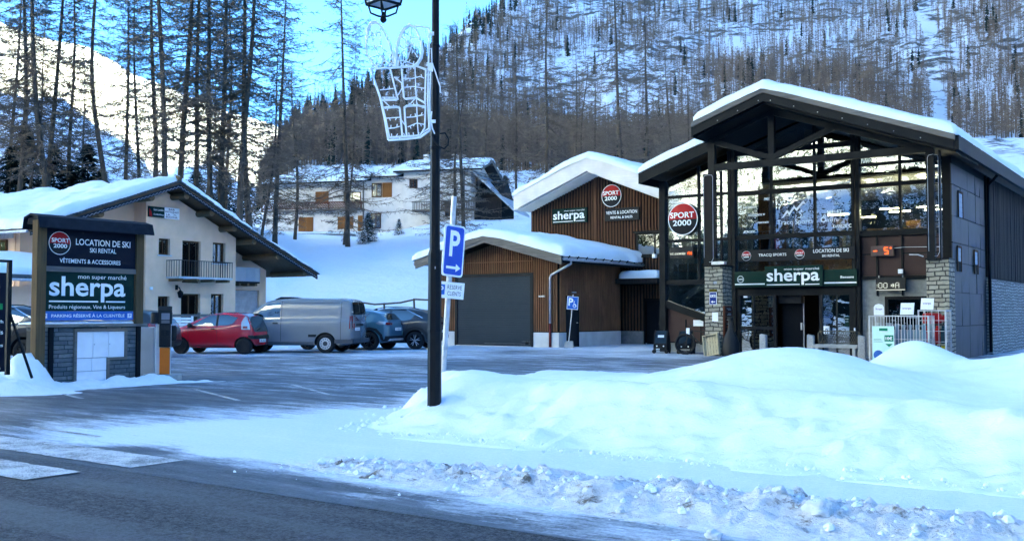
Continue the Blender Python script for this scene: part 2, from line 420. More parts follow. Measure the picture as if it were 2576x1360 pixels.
# snowy slope with rock ledges
def mountain_mat(name, rock_t=.56, streak=1.0, sc=1.0, near=False):
    m, n, L, p, out = nodes(name)
    geo = n.new('ShaderNodeNewGeometry')
    mp = n.new('ShaderNodeMapping'); mp.inputs['Scale'].default_value = (.012*sc, .012*sc, .032*sc); L.new(geo.outputs['Position'], mp.inputs[0])
    a = noi(n, L, mp.outputs[0], 1.0, 8, .62)
    mp2 = n.new('ShaderNodeMapping'); mp2.inputs['Scale'].default_value = (.085*sc, .085*sc, .24*sc); L.new(geo.outputs['Position'], mp2.inputs[0])
    b = noi(n, L, mp2.outputs[0], 1.0, 8, .7)
    f = ramp(n, L, a, rock_t, rock_t+.04)
    g = ramp(n, L, b, .47, .56)
    mu = nd(n, 'ShaderNodeMath', operation='MULTIPLY'); L.new(f, mu.inputs[0]); L.new(g, mu.inputs[1])
    if near:      # no outcrops on the village meadow below the wood
        ln = nd(n, 'ShaderNodeVectorMath', operation='LENGTH'); L.new(geo.outputs['Position'], ln.inputs[0])
        m2 = nd(n, 'ShaderNodeMath', operation='MULTIPLY'); L.new(mu.outputs[0], m2.inputs[0]); L.new(ramp(n, L, ln.outputs['Value'], 230, 330), m2.inputs[1]); mu = m2
    rock = mixc(n, L, ramp(n, L, b, .5, .75), (.065, .058, .052), (.16, .148, .13))
    L.new(mixc(n, L, mu.outputs[0], (.84, .87, .92), rock), p.inputs['Base Color'])
    p.inputs['Roughness'].default_value = .7; p.inputs['Specular IOR Level'].default_value = .15
    bump(n, L, p, b, .8, 1.2)
    return m
M['mountain'] = mountain_mat('mountain_snow_and_rock', .468, near=True)
M['peak'] = mountain_mat('far_peak_snow', .66, sc=.35)
M['back'] = mountain_mat('opposite_mountain', .50, sc=1.1)
ter = polar('mountain', -.75, 2.65, 170, 50, 2600, 190, terrain, M['mountain'], (-.47, .50, 300))
def ridge_surface(tab, r0, r1, zb, seed, rough, steep=1.0):
    def f(x, y):
        r = hypot(x, y); a = atan2(x, y); px = 1288 + 2540*tan(max(-1.2, min(1.2, a)))
        te = (786 - lerp_tab(tab, px))/2540*cos(a)
        ztop = te*r1 + 1.45
        t = (r-r0)/(r1-r0)
        z = zb + (ztop-zb)*max(0, min(1, t))**steep if t <= 1 else ztop - (r-r1)*.7
        k = sin(pi*max(0, min(1, t)))
        return z + rough*k*(fbm(x*.0016, y*.0016, seed, 6) + .35*fbm(x*.008, y*.008, seed, 5)) + (1-k)*rough*.07*fbm(x*.01, y*.01, seed, 4)
    return f
polar('snow_mountain', -.80, -.16, 90, 500, 2400, 70, ridge_surface([(-1200, -500), (-300, -60), (0, 55), (60, 82), (125, 109), (170, 132), (215, 168), (260, 225), (320, 320), (370, 430), (420, 560), (520, 700), (900, 780)], 500, 1700, 5, 3.3, 70, .8), M['peak'])
polar('snow_mountain', -.80, -.05, 90, 1500, 4200, 70, ridge_surface([(-1200, -100), (0, 60), (120, 90), (223, 112), (270, 146), (328, 177), (400, 205), (528, 257), (620, 292), (717, 318), (800, 352), (1000, 430), (1200, 600)], 1500, 3100, 30, 9.1, 120, .8), M['peak'])
# the sunlit mountain across the valley, behind the camera: the shop windows and car windows reflect it
def backm(x, y):
    r = hypot(x, y); t = (r-430)/850
    a = atan2(x, y)
    top = 620 + 90*sin(a*3.1+1) + 60*sin(a*7.7)
    z = -2 + top*max(0, min(1, t))**1.1 if r < 1280 else top-2-(r-1280)*.4
    return z + sst(430, 600, r)*(fbm(x*.006, y*.006, 5, 6)*45 + fbm(x*.03, y*.03, 5, 5)*10)
V = polar('mountain', -3.75, -1.15, 110, 300, 1700, 80, backm, M['back']); V.name = 'mountain'

# one snow-covered ground sheet out to the horizon
gm = MB()
gm.add([(-5000, -5000, -.012), (5000, -5000, -.012), (5000, 5000, -.012), (-5000, 5000, -.012)], [(0, 1, 2, 3)])
tag(gm.build('ground', M['snow']), kind='structure')

# ------------------------------------------------------------------ asphalt, ice, packed snow
def asphalt_mat(name, col=(.064, .074, .086), worn=True):
    m, n, L, p, out = nodes(name)
    v = coords(n, L); sp = n.new('ShaderNodeSeparateXYZ'); L.new(v, sp.inputs[0])
    g0 = noi(n, L, v, 34, 6, .9); g1 = noi(n, L, v, 11, 5, .8); gm_ = nd(n, 'ShaderNodeMath', operation='MULTIPLY_ADD'); L.new(g1, gm_.inputs[0]); gm_.inputs[1].default_value = .45; L.new(g0, gm_.inputs[2]); g = ramp(n, L, gm_.outputs[0], .50, .95); b = noi(n, L, coords(n, L, (.10, 1.0, 1)), 1.0, 5, .6); e = noi(n, L, v, 45, 4, .7)
    c = mixc(n, L, ramp(n, L, g, .30, .70), tuple(x*.30 for x in col), tuple(x*1.9 for x in col))
    c = mixc(n, L, ramp(n, L, b, .44, .62, 0, .55), c, (.165, .19, .22))
    c = mixc(n, L, ramp(n, L, e, .62, .72, 0, .35), c, (.25, .27, .30))
    L.new(c, p.inputs['Base Color']); p.inputs['Roughness'].default_value = .85; p.inputs['Specular IOR Level'].default_value = .2
    bump(n, L, p, g, .9, .012)
    return m
M['asphalt'] = asphalt_mat('asphalt')
def ice_mat(name):
    """asphalt under streaks of ice and packed snow: how much snow lies where is the 'cover' attribute"""
    m, n, L, p, out = nodes(name)
    v = coords(n, L)
    at_ = n.new('ShaderNodeAttribute'); at_.attribute_name = 'cover'
    g = noi(n, L, v, 34, 6, .9)
    s1 = noi(n, L, coords(n, L, (.42, 1.9, 1), (0, 0, .35)), 1.5, 9, .72)
    s2 = noi(n, L, coords(n, L, (1.2, 3.6, 1), (0, 0, .3)), 3.2, 8, .75)
    s3 = noi(n, L, v, 26, 6, .8)
    asp = mixc(n, L, ramp(n, L, g, .40, .60), (.025, .029, .034), (.115, .125, .138))
    fr_ = nd(n, 'ShaderNodeMath', operation='MULTIPLY'); L.new(ramp(n, L, s1, .35, .6, 0, .65), fr_.inputs[0]); L.new(ramp(n, L, at_.outputs['Fac'], .02, .22), fr_.inputs[1])
    asp = mixc(n, L, fr_.outputs[0], asp, (.15, .175, .21))
    a = nd(n, 'ShaderNodeMath', operation='MULTIPLY_ADD'); L.new(s2, a.inputs[0]); a.inputs[1].default_value = .5; L.new(s1, a.inputs[2])
    a2 = nd(n, 'ShaderNodeMath', operation='MULTIPLY_ADD'); L.new(s3, a2.inputs[0]); a2.inputs[1].default_value = .46; L.new(a.outputs[0], a2.inputs[2])
    a3 = nd(n, 'ShaderNodeMath', operation='ADD'); L.new(a2.outputs[0], a3.inputs[0]); L.new(at_.outputs['Fac'], a3.inputs[1])
    cov = ramp(n, L, a3.outputs[0], 1.26, 1.62)
    sn = mixc(n, L, ramp(n, L, s3, .3, .7), (.62, .70, .80), (.80, .85, .92))
    L.new(mixc(n, L, cov, asp, sn), p.inputs['Base Color'])
    p.inputs['Specular IOR Level'].default_value = .35
    L.new(ramp(n, L, s1, .35, .65, .75, .38), p.inputs['Roughness'])
    h = nd(n, 'ShaderNodeMath', operation='MULTIPLY_ADD'); L.new(cov, h.inputs[0]); h.inputs[1].default_value = .6; L.new(s3, h.inputs[2])
    bump(n, L, p, h.outputs[0], .5, .015)
    return m
M['ice'] = ice_mat('icy_asphalt')
FRAME = empty('x', (0, 0, 0)); bpy.data.objects.remove(FRAME)
def uvgrid(name, u0, u1, v0, v1, step, zf, cov, material, kind='structure'):
    nu = int((u1-u0)/step); nv = int((v1-v0)/step)
    V = []; C = []
    for j in range(nv+1):
        for i in range(nu+1):
            u = u0+(u1-u0)*i/nu; v = v0+(v1-v0)*j/nv
            du, dv, z = zf(u, v); V.append((u+du, v+dv, z))
            if cov: C.append(cov(u, v))
    F = [(j*(nu+1)+i, j*(nu+1)+i+1, (j+1)*(nu+1)+i+1, (j+1)*(nu+1)+i) for j in range(nv) for i in range(nu)]
    me = bpy.data.meshes.new(name); me.from_pydata(V, [], F); me.shade_smooth(); me.materials.append(material)
    if cov:
        a = me.attributes.new('cover', 'FLOAT', 'POINT'); a.data.foreach_set('value', C)
    o = bpy.data.objects.new(name, me); COL.objects.link(o); o.rotation_euler = (0, 0, R(-35.2)); tag(o, kind=kind); return o
rd = MB(); rd.add([(-90, -9, 0), (60, -9, 0), (60, 6.35, 0), (-90, 6.35, 0)], [(0, 1, 2, 3)])
ro = rd.build('road', M['asphalt']); ro.rotation_euler = (0, 0, R(-35.2)); tag(ro, kind='structure')
def cover(u, v):
    x, y = uv2w(u, v); px = 1288 + 2540*x/max(y, 1)
    # verge of the road: dirty thin snow
    c = .31
    n1 = fbm(u*.25, v*.25, 2, 4); n2 = fbm(u*.8, v*.8, 4, 4)
    c += .16*n1
    c -= .30*(1-sst(5.75, 6.5, v + .5*n2 + .3*n1 + .25*sst(-14, -9, u) - .25))
    # footpath and apron in front of the bank: packed snow
    k = sst(-11.5, -8.0, u + n1*1.2 - .25*(v-7.5)) * sst(6.15, 7.5, v + n2*.35)
    c += .85*k*(1 - sst(13, 17, v))
    c += .28*sst(-15, -9.5, u)*sst(6.0, 7.4, v)*(1-sst(11, 15, v))
    # thin film near the road edge
    c += .12*math.exp(-((v-6.3)/.25)**2)*(u > -9) + .10*math.exp(-((v-5.75)/.18)**2)*(u > -8)
    # left: bare strips before the sign wall
    if v < 16: c -= .10*(1-sst(-16, -11, u))
    d = y
    if 15 < d < 19 and px < 1000: c -= .22*(1-abs(d-17)/2)
    # snow dusting by the parked cars and by the buildings
    c += .16*sst(30, 36, d) + .25*sst(37, 42, d)
    return c
fc = uvgrid('car_park', -62, 9, 5.55, 52, .30, lambda u, v: (0, 0, .004 + .003*(v > 5.6)), cover, M['ice'])
# painted markings
mk = M['paint'] = None
def paint_mat():
    m, n, L, p, out = nodes('worn_road_paint')
    v = coords(n, L); f = noi(n, L, v, 60, 5, .8); g = noi(n, L, v, 2.5, 5, .7)
    ad = nd(n, 'ShaderNodeMath', operation='MULTIPLY_ADD'); L.new(g, ad.inputs[0]); ad.inputs[1].default_value = .8; L.new(f, ad.inputs[2])
    L.new(mixc(n, L, ramp(n, L, ad.outputs[0], .76, .98), (.10, .105, .11), (.62, .62, .62)), p.inputs['Base Color'])
    p.inputs['Roughness'].default_value = .8; return m
M['paint'] = paint_mat()
mm = MB()
def quad_uv(mb, u0, v0, u1, v1, z):
    n = int((u1-u0)/.04); rj = random.Random(int(v0*100)); pr = None
    for i in range(n+1):
        u = u0+(u1-u0)*i/n; a = v0+.016*fbm(u*6, v0, 1, 3)+rj.uniform(-.006, .006); b_ = v1+.016*fbm(u*6, v1, 5, 3)+rj.uniform(-.006, .006)
        k = len(mb.v); mb.v += [(u, a, z), (u, b_, z)]
        if i: mb.f.append([k-2, k, k+1, k-1]); mb.mi.append(0)
quad_uv(mm, -15.5, 5.68, -8.35, 6.28, .013); quad_uv(mm, -14.2, 4.74, -8.5, 5.28, .013)
quad_uv(mm, -14.0, 3.75, -9.6, 4.3, .0125) if False else None
o = mm.build('crosswalk_marking', M['paint']); o.rotation_euler = (0, 0, R(-35.2)); tag(o, kind='structure')
ml = MB()
for (xa, ya), (xb, yb) in (((490, 980), (600, 1008)), ((735, 968), (830, 994)), ((130, 985), (205, 1003)), ((110, 982), (560, 976)), ((390, 1035), (500, 1050)), ((80, 1075), (250, 1100))):
    A, B = gnd(xa, ya), gnd(xb, yb); d = (B-A).normalized(); nn = Vector((-d.y, d.x, 0))*.045
    ml.add([(*(A+nn).xy, .013), (*(A-nn).xy, .013), (*(B-nn).xy, .013), (*(B+nn).xy, .013)], [(0, 1, 2, 3)])
tag(ml.build('parking_bay_marking', M['paint']), kind='structure')

# ------------------------------------------------------------------ heaped snow
def gauss(u, v, cu, cv, su, sv, p=2): return math.exp(-(abs((u-cu)/su)**p + abs((v-cv)/sv)**p))
def bank(u, v):
    n1 = fbm(u*.5, v*.5, 7, 4); n2 = fbm(u*1.7, v*1.7, 1, 5); n3 = fbm(u*6, v*6, 1, 4)
    x, y = uv2w(u, v)
    left = -8.75 - .42*(v-9) + .35*n2 + .3*n1
    e = sst(left-.15, left+.85, u)                 # left end
    fr = sst(8.85 + .18*n2, 10.6, v) * (.8+.2*sst(8.9, 9.5, v))
    bk = 1 - sst(18.0, 19.6, v + .4*n1)
    z = (.31 - .07*sst(12, 14, v))*fr*bk
    z += .25*gauss(v, 0, 10.9 + .25*sin(u*1.3) + .15*n1, 0, .62, 1)*(1+.35*sin(u*1.05+.7)) 
    z += .10*sst(-5, 0, u)*gauss(v, 0, 11, 0, 1.4, 1)
    z += .16*gauss(u, v, -8.3, 10.6, .9, .9) + .10*gauss(u, v, -9.2, 11.6, 1.0, 1.0)
    z += .66*gauss(u, v, -5.5, 15.2, 1.7, 1.6, 2.0)
    z += .14*gauss(u, v, -8.4, 14.6, 1.9, 1.2)
    z += .05*gauss(u, v, -10.2, 15.8, 1.3, 1.0)
    z += .62*gauss(u, v, -4.35, 18.1, .85, .9)
    z += .60*gauss(u, v, -1.4, 17.4, 2.1, 1.3) + .16*gauss(u, v, -2.6, 16.6, 1.6, 1.4)
    z += .42*gauss(u, v, 1.6, 16, 2.3, 2.2)
    z *= e
    front = sst(8.8, 9.4, v)*(1-sst(10.2, 11.2, v))
    z += e*bk*(.05*n1 + front*(.065*n2 + .04*n3 + .03*abs(n2)) + .010*n3 + .015*n2)
    if v > 19.3: z = min(z, .05) - .05*(v-19.3)
    return z - .03*(1-e) - (.05 if v < 8.75 else 0)
sb = uvgrid('snow_bank', -13.5, 4.6, 8.6, 20, .085, lambda u, v: (0, 0, bank(u, v)), None, M['snow'])
def berm(u, v):
    n1 = fbm(u*.9, v*.9, 11, 4); n2 = fbm(u*3.2, v*3.2, 5, 5); n3 = fbm(u*11, v*11, 2, 5)
    c = 7.0 + .12*n1; wd = .42 + .15*sst(-7, -2, u)
    k = gauss(v, 0, c, 0, wd, 1, 2.4)
    h = (.05 + .10*sst(-7.6, -3.0, u))*sst(-8.4, -6.3, u + n1*.6)
    z = h*k*(1 + .35*n2) + k*sst(-8, -6.5, u)*(.045*n3 + .03*fbm(u*24, v*24, 3, 3) + .03*max(0, n2))
    return z - .012 + .002
bm = uvgrid('snow_berm', -9.5, 4, 6.2, 7.9, .03, lambda u, v: (0, 0, berm(u, v)), None, M['snow_dirty'])
def chunk(sd, r):
    rnd = random.Random(sd); b_ = bmesh.new(); bmesh.ops.create_icosphere(b_, subdivisions=3, radius=1)
    for v in b_.verts:
        k = 1 + .6*NZ.noise(v.co*1.6 + Vector((sd*3.1, 0, 0))) + .35*NZ.noise(v.co*4 + Vector((0, sd*2.0, 0))) + .15*NZ.noise(v.co*9)
        v.co *= k*r; v.co.z *= .75
    me = bpy.data.meshes.new('snow_lump'); b_.to_mesh(me); b_.free()
    me.shade_smooth(); me.materials.append(M['snow']); return me
rn = random.Random(5)
lump_m = [chunk(i, 1) for i in range(4)]
lumps = [((1793, 1316), .05), ((1880, 1356), .045), ((2060, 1297), .085), ((2010, 1352), .03), ((2310, 1330), .04), ((1700, 1330), .03), ((1560, 1262), .03), ((1960, 1270), .04)]
LN = ['rounded snow lump on the road side of the dirty snow berm', 'snow lump at the bottom edge beside the wet road', 'largest snow lump on top of the dirty berm', 'small snow lump just right of the lowest lump', 'snow lump at the far right of the berm', 'tiny snow lump lying out on the asphalt', 'small snow lump near the brown patch of the berm', 'snow lump on the crest of the berm left of the largest']
for i, ((px, py), r_) in enumerate(lumps):
    g_ = gnd(px, py, .1); o = bpy.data.objects.new('snow_lump', lump_m[i % 4]); COL.objects.link(o)
    u, v = w2uv(g_.x, g_.y)
    o.location = (g_.x, g_.y, max(.0, berm(u, v) if 6.2 < v < 7.9 else 0) + r_*.45); o.scale = (r_,)*3; o.rotation_euler = (0, 0, rn.uniform(0, 6))
    tag(o, LN[i], 'snow lump', 'snow lumps fallen from the berm')
# snow round the foot of the big sign board, and the heap against its left end
def heap(name, pts, step, zf, material):
    xs = [p[0] for p in pts]; ys = [p[1] for p in pts]
    V = []; nx = int((max(xs)-min(xs))/step); ny = int((max(ys)-min(ys))/step); F = []
    for j in range(ny+1):
        for i in range(nx+1):
            x = min(xs) + step*i; y = min(ys) + step*j; V.append((x, y, zf(x, y)))
    F = [(j*(nx+1)+i, j*(nx+1)+i+1, (j+1)*(nx+1)+i+1, (j+1)*(nx+1)+i) for j in range(ny) for i in range(nx)]
    me = bpy.data.meshes.new(name); me.from_pydata(V, [], F); me.shade_smooth(); me.materials.append(material)
    o = bpy.data.objects.new(name, me); COL.objects.link(o); return tag(o, kind='structure')
def segd(px, py, a, b):
    ax, ay = a; bx, by = b; t = ((px-ax)*(bx-ax)+(py-ay)*(by-ay))/((bx-ax)**2+(by-ay)**2); t = max(0, min(1, t))
    return hypot(px-ax-t*(bx-ax), py-ay-t*(by-ay)), t
S0 = Vector((-8.94, 19.28)); SD = Vector((cos(R(54.5)), sin(R(54.5)))); SN = Vector((sin(R(54.5)), -cos(R(54.5))))
def heapz(x, y):
    n1 = fbm(x*.9, y*.9, 3, 4); n2 = fbm(x*3, y*3, 8, 5)
    a = S0 + SN*.45 - SD*1.2; b = S0 + SD*2.3 + SN*.40
    d, t = segd(x, y, a, b); z = .17*math.exp(-(d/.42)**2)*(1+.5*n2)
    d, t = segd(x, y, b, (-5.9, 21.4)); z = max(z, (.10-.06*t)*math.exp(-(d/.30)**2)*(1+.8*n2))
    z = max(z, .74*math.exp(-(((x+9.15)/.42)**2+((y-19.05)/.50)**2)**1.3)*(1+.12*n2))
    z = max(z, .55*math.exp(-(((x+10.3)/1.2)**2+((y-19.0)/.8)**2)**1.2)*(1+.15*n2))
    z = max(z, .34*math.exp(-(((x+9.6)/1.3)**2+((y-18.2)/.6)**2)**1.2)*(1+.2*n2))
    z = max(z, .7*sst(-10.5, -12.5, x)*0 + .45*math.exp(-(((x+12.5)/2.2)**2+((y-19)/1.4)**2)))
    return z - .035 + .02*n1
heap('snow_heap', [(-15, 16.3), (-5, 23)], .07, heapz, M['snow_rough'])

# crumbs of snow at the foot of the bank and over the berm
rn = random.Random(31); V = []; F = []
def crumb(u, v, r, z):
    x, y = uv2w(u, v); b = len(V); n = 6
    rings_ = [(.0, -.6), (.9, -.35), (1.0, .2), (.55, .75), (0, .95)]
    for k, (rr_, h) in enumerate(rings_):
        for i in range(n): t = 2*pi*i/n; q = r*rr_*rn.uniform(.7, 1.25); V.append((x+q*cos(t), y+q*sin(t), z+h*r*rn.uniform(.7, 1.1)))
    for k in range(4):
        for i in range(n): F.append((b+k*n+i, b+k*n+(i+1) % n, b+(k+1)*n+(i+1) % n, b+(k+1)*n+i))
for i in range(380):
    u = rn.uniform(-8.2, 3); v = 9.0 - abs(rn.gauss(0, .16)) + .12; r = .006+.026*rn.random()**4; crumb(u, v, r, .01+r*.3+max(0, bank(u, v) if v > 8.65 else 0))
for i in range(700):
    u = rn.uniform(-7.2, 3); v = rn.gauss(6.95, .24); r = .006+.034*rn.random()**4
    if 6.2 < v < 7.9: crumb(u, v, r, max(.008, berm(u, v))+r*.3)
for i in range(90):
    u = rn.uniform(-7.5, 2); v = 6.65-abs(rn.gauss(0, .28)); r = .004+.014*rn.random()**3; crumb(u, v, r, .012)
for i in range(150):
    u = -8.8+rn.gauss(0, .22); v = rn.uniform(8.9, 13); r = .006+.03*rn.random()**3; crumb(u-.42*(v-9), v, r, .01+max(0, bank(u-.42*(v-9), v))+r*.3)
me = bpy.data.meshes.new('snow_crumbs'); me.from_pydata(V, [], F); me.materials.append(M['snow']); o = bpy.data.objects.new('snow_crumbs', me); COL.objects.link(o); tag(o, kind='stuff')
# ------------------------------------------------------------------ lettering
_TC = {}
def text_mesh(s, bold=0.0, shear=0.0, space=1.0):
    k = (s, bold, shear, space)
    if k not in _TC:
        c = bpy.data.curves.new('lettering', 'FONT'); c.body = s; c.size = 1; c.offset = bold; c.shear = shear; c.space_character = space; c.resolution_u = 3
        c.fill_mode = 'FRONT' if hasattr(c, 'fill_mode') else c.fill_mode
        o = bpy.data.objects.new('lettering', c); COL.objects.link(o)
        me = mesh_of(o); vs = [v.co.copy() for v in me.vertices]; fs = [tuple(p.vertices) for p in me.polygons]
        bpy.data.objects.remove(o); bpy.data.curves.remove(c)
        _TC[k] = (vs, fs)
    return _TC[k]
def put_text(mb, s, x0, x1, z0, z1=None, y=0, bold=0.0, shear=0.0, space=1.0, base=False):
    """text fitted to x0..x1; z0..z1 is the box of the letters' own outline (or, with base, z0 the base line and z1 the cap height line)"""
    vs, fs = text_mesh(s, bold, shear, space)
    ax = min(v.x for v in vs); bx = max(v.x for v in vs)
    if base: az, bz = 0, .72
    else: az = min(v.y for v in vs); bz = max(v.y for v in vs)
    sx = (x1-x0)/(bx-ax); sz = sx if z1 is None else (z1-z0)/(bz-az)
    mb.add([(x0+(v.x-ax)*sx, y, z0+(v.y-az)*sz) for v in vs], fs)
    return mb
def lettering(parent, items, material, y, name='lettering', label=None):
    for it in items:
        s, x0, x1, z0, z1 = it[:5]; k = it[5] if len(it) > 5 else {}
        o = put_text(MB(), s, x0, x1, z0, z1, y, **k).build(name, material, parent, label=label)
    return o
def sherpa_logo(parent, x0, x1, z0, z1, y, material=None):
    """the word with its cut-through underline; z0 = underline bottom, z1 = top of the h"""
    mb = MB(); W = x1-x0; H = z1-z0; ub = z0+.07*H
    put_text(mb, 'sherpa', x0, x1, z0, z1, y, bold=.020, space=1.0)
    mb.box(x0, x0+W*.63, y, y+.004, z0, z0+.055*H)
    mb.box(x0+W*.735, x1, y, y+.004, z0, z0+.055*H)
    return mb.build('lettering', material or M['sticker'], parent)
def sport_emblem(parent, cx, cz, r, y, sx=1.0):
    rim = MB(); rim.disc(0, 0, r, 0, 40, r0=r*.94); rim.build('emblem_rim', M['white'], parent)
    a = parent.children[-1] if False else None
    up = MB().disc(0, 0, r*.945, 0, 28, -.04, pi+.04, bulge=r*.10); dn = MB().disc(0, 0, r*.945, 0, 28, pi+.04, 2*pi-.04, bulge=r*.10)
    tx = MB(); put_text(tx, 'SPORT', -r*.80, r*.80, r*.06, r*.42, -r*.105, bold=.02); put_text(tx, '2000', -r*.62, r*.62, -r*.42, -r*.06, -r*.105, bold=.02)
    obs = [parent.children[-1]] if False else []
    for nm, mb, mt in (('emblem_top', up, M['red']), ('emblem_bottom', dn, M['emblack']), ('lettering', tx, M['sticker'])):
        obs.append(mb.build(nm, mt, parent))
    rimo = [c for c in COL.objects if c.name.startswith('emblem_rim') and c.parent == parent][-1]
    for o in obs + [rimo]:
        o.data.transform(Matrix.Translation((cx, y, cz)) @ Matrix.Diagonal((sx, 1, 1, 1)))
# ------------------------------------------------------------------ roofs with snow
def snow_cap(name, x0, x1, y0, y1, zf, t, parent, seed=1, step=.16, over=.0, r=.4, wav=.06, rag=.05, material=None, floor=None):
    nx = max(4, int((x1-x0)/step)); ny = max(4, int((y1-y0)/step)); V = []; F = []
    for j in range(ny+1):
        for i in range(nx+1):
            fx = i/nx; fy = j/ny
            x = x0+(x1-x0)*fx; y = y0+(y1-y0)*fy
            d = min(fx*(x1-x0), (1-fx)*(x1-x0), fy*(y1-y0), (1-fy)*(y1-y0))
            k = sqrt(max(0, 1-(1-min(1, d/r))**2))
            zt = zf(x, y)
            h = t*(.45+.55*k) + wav*k*(fbm(x*.45, y*.45, seed, 4)+.15) + .015*fbm(x*2.5, y*2.5, seed, 3)
            wx = rag*fbm(x*1.1, y*1.1, seed+5, 3)*(1 if 0 < i < nx else 1.6); wy = rag*fbm(x*1.1, y*1.1, seed+9, 3)
            V.append((x+wx, y+wy, zt+max(.02, h)))
    top = len(V)
    F = [(j*(nx+1)+i, j*(nx+1)+i+1, (j+1)*(nx+1)+i+1, (j+1)*(nx+1)+i) for j in range(ny) for i in range(nx)]
    per = [i for i in range(nx+1)] + [(j)*(nx+1)+nx for j in range(1, ny+1)] + [ny*(nx+1)+i for i in range(nx-1, -1, -1)] + [j*(nx+1) for j in range(ny-1, 0, -1)]
    for p_ in per:
        x, y, z = V[p_]; V.append((x, y, zf(x, y)+.004))
    n = len(per)
    for i in range(n): j = (i+1) % n; F.append((per[j], per[i], top+i, top+j))
    me = bpy.data.meshes.new(name); me.from_pydata(V, [], F); me.shade_smooth(); me.materials.append(material or M['snow'])
    o = bpy.data.objects.new(name, me); COL.objects.link(o); o.parent = parent; return o
def roof_slab(mb, xs, zs, th, y0, y1):
    """bent slab; xs/zs: top line from left to right"""
    pts = list(zip(xs, zs)); low = [(x, z-th) for x, z in reversed(pts)]
    mb.prism(list(reversed(pts)) [::-1][::-1] + [] if False else [(x, z) for x, z in reversed(low)][::1] + [(x, z) for x, z in reversed(pts)], y0, y1)
def gable_prism(mb, pts_top, th, y0, y1):
    # split at each kink so every face is planar and convex
    for (xa, za), (xb, zb) in zip(pts_top, pts_top[1:]):
        mb.prism([(xa, za-th), (xb, zb-th), (xb, zb), (xa, za)], y0, y1)
def battens(mb, x0, x1, y, zb, ztf, pitch=.115, w_=.055, d=.05, axis='x'):
    n = int((x1-x0)/pitch)
    for i in range(n+1):
        x = x0 + (x1-x0)*(i+.5)/(n+1)
        zt = ztf(x) if callable(ztf) else ztf; b_ = zb(x) if callable(zb) else zb
        if zt-b_ < .05: continue
        if axis == 'x': mb.box(x-w_/2, x+w_/2, y-d, y, b_, zt)
        else: mb.box(y, y+d, x-w_/2, x+w_/2, b_, zt)
def window(parent, x0, x1, z0, z1, y, frame=None, pane=None, fw=.06, depth=.05, mull=(), bars=(), name='window', sill=None, curtain=None):
    mb = MB(); mb.box(x0, x0+fw, y-depth, y, z0, z1); mb.box(x1-fw, x1, y-depth, y, z0, z1); mb.box(x0+fw, x1-fw, y-depth, y, z1-fw, z1); mb.box(x0+fw, x1-fw, y-depth, y, z0, z0+fw)
    for m_ in mull: mb.box(m_-fw*.4, m_+fw*.4, y-depth*.9, y-.002, z0+fw, z1-fw)
    for b_ in bars: mb.box(x0+fw, x1-fw, y-depth*.8, y-.004, b_-fw*.3, b_+fw*.3)
    o = mb.build(name, frame or M['wood_frame'], parent)
    MB().box(x0+fw, x1-fw, y-.016, y-.006, z0+fw, z1-fw).build('pane', pane or M['glass_dark'], o)
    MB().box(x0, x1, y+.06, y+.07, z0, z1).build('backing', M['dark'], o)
    if curtain:
        c = MB()
        for a_, b_ in curtain:
            n = 8
            for i in range(n):
                xa = a_+(b_-a_)*i/n; xb = a_+(b_-a_)*(i+1)/n; k = .012*(i % 2)
                c.box(xa, xb, y+.01+k, y+.02+k, z0+fw, z1-fw)
        c.build('curtain', M['curtain'], o)
    if sill: MB().box(x0-.08, x1+.08, y-.14, y-depth-.002, z0-.06, z0).build('sill', sill, o)
    return o
# ------------------------------------------------------------------ the big shop with the dark steel gable
SHOP = empty('shop_building', (6.85, 34, 0), R(-35.2), 'large dark steel and glass shop with two stone pillars and a snowy gable roof', 'shop')
def P(mb, name, m, parent=SHOP, **k): return mb.build(name, M[m] if isinstance(m, str) else m, parent, **k)
rz = lambda u, y=0: 8.60 - (.345*(2.15-u) if u < 2.15 else .365*(u-2.15))
Z0 = .02
# side wall (right) and its claddings
mb = MB(); mb.box(7.02, 7.26, 1.2, 24, 0, 6.25); P(mb, 'side_wall', 'blacksteel')
mb = MB(); mb.box(7.262, 7.44, 6.30, 24, 0, 2.60); P(mb, 'stone_plinth', 'stone_wall')
mb = MB()
rr_ = random.Random(3); y = 6.3
while y < 23.8:
    w_ = rr_.uniform(.13, .2); mb.box(7.262, 7.32+rr_.uniform(0, .02), y, y+w_-.012, 2.68, 6.2); y += w_
P(mb, 'board_cladding', 'wood_black')
# dark metal sheet cladding in slightly uneven sheets
mb = MB(); rows = [(0, 1.02), (1.04, 2.06), (2.08, 2.98), (3.0, 3.58), (3.6, 4.4), (4.42, 5.35), (5.37, 6.0)]
cols = [.95, 2.2, 3.35, 4.55, 5.3, 6.05]
WIN = [(1.75, 2.45, 4.42, 5.22), (1.5, 2.1, 2.72, 3.5), (4.05, 4.7, 2.72, 3.5)]
for z0, z1 in rows:
    for a, b in zip(cols, cols[1:]):
        j = rr_.uniform(-.012, .012)
        A, B, z0_, z1_ = a+.008, b-.008, z0+.008+j, z1-.006+j
        t0, t1 = rr_.uniform(0, .02), rr_.uniform(0, .02)
        x = 7.264
        mb.add([(x, A, z0_), (x, B, z0_), (x, B, z1_), (x, A, z1_), (x+.02+t0, A, z0_), (x+.02+t1, B, z0_), (x+.02+t0, B, z1_), (x+.02+t1, A, z1_)],
               [(0,3,2,1), (4,5,6,7), (0,1,5,4), (1,2,6,5), (2,3,7,6), (3,0,4,7)])
P(mb, 'metal_cladding', 'zinc')
mb = MB()
for a, b, z0, z1 in WIN:
    mb.box(7.31, 7.335, a, a+.07, z0, z1); mb.box(7.31, 7.335, b-.07, b, z0, z1); mb.box(7.31, 7.335, a, b, z1-.05, z1+.02)
wf = P(mb, 'side_window', 'wood_frame')
mb = MB()
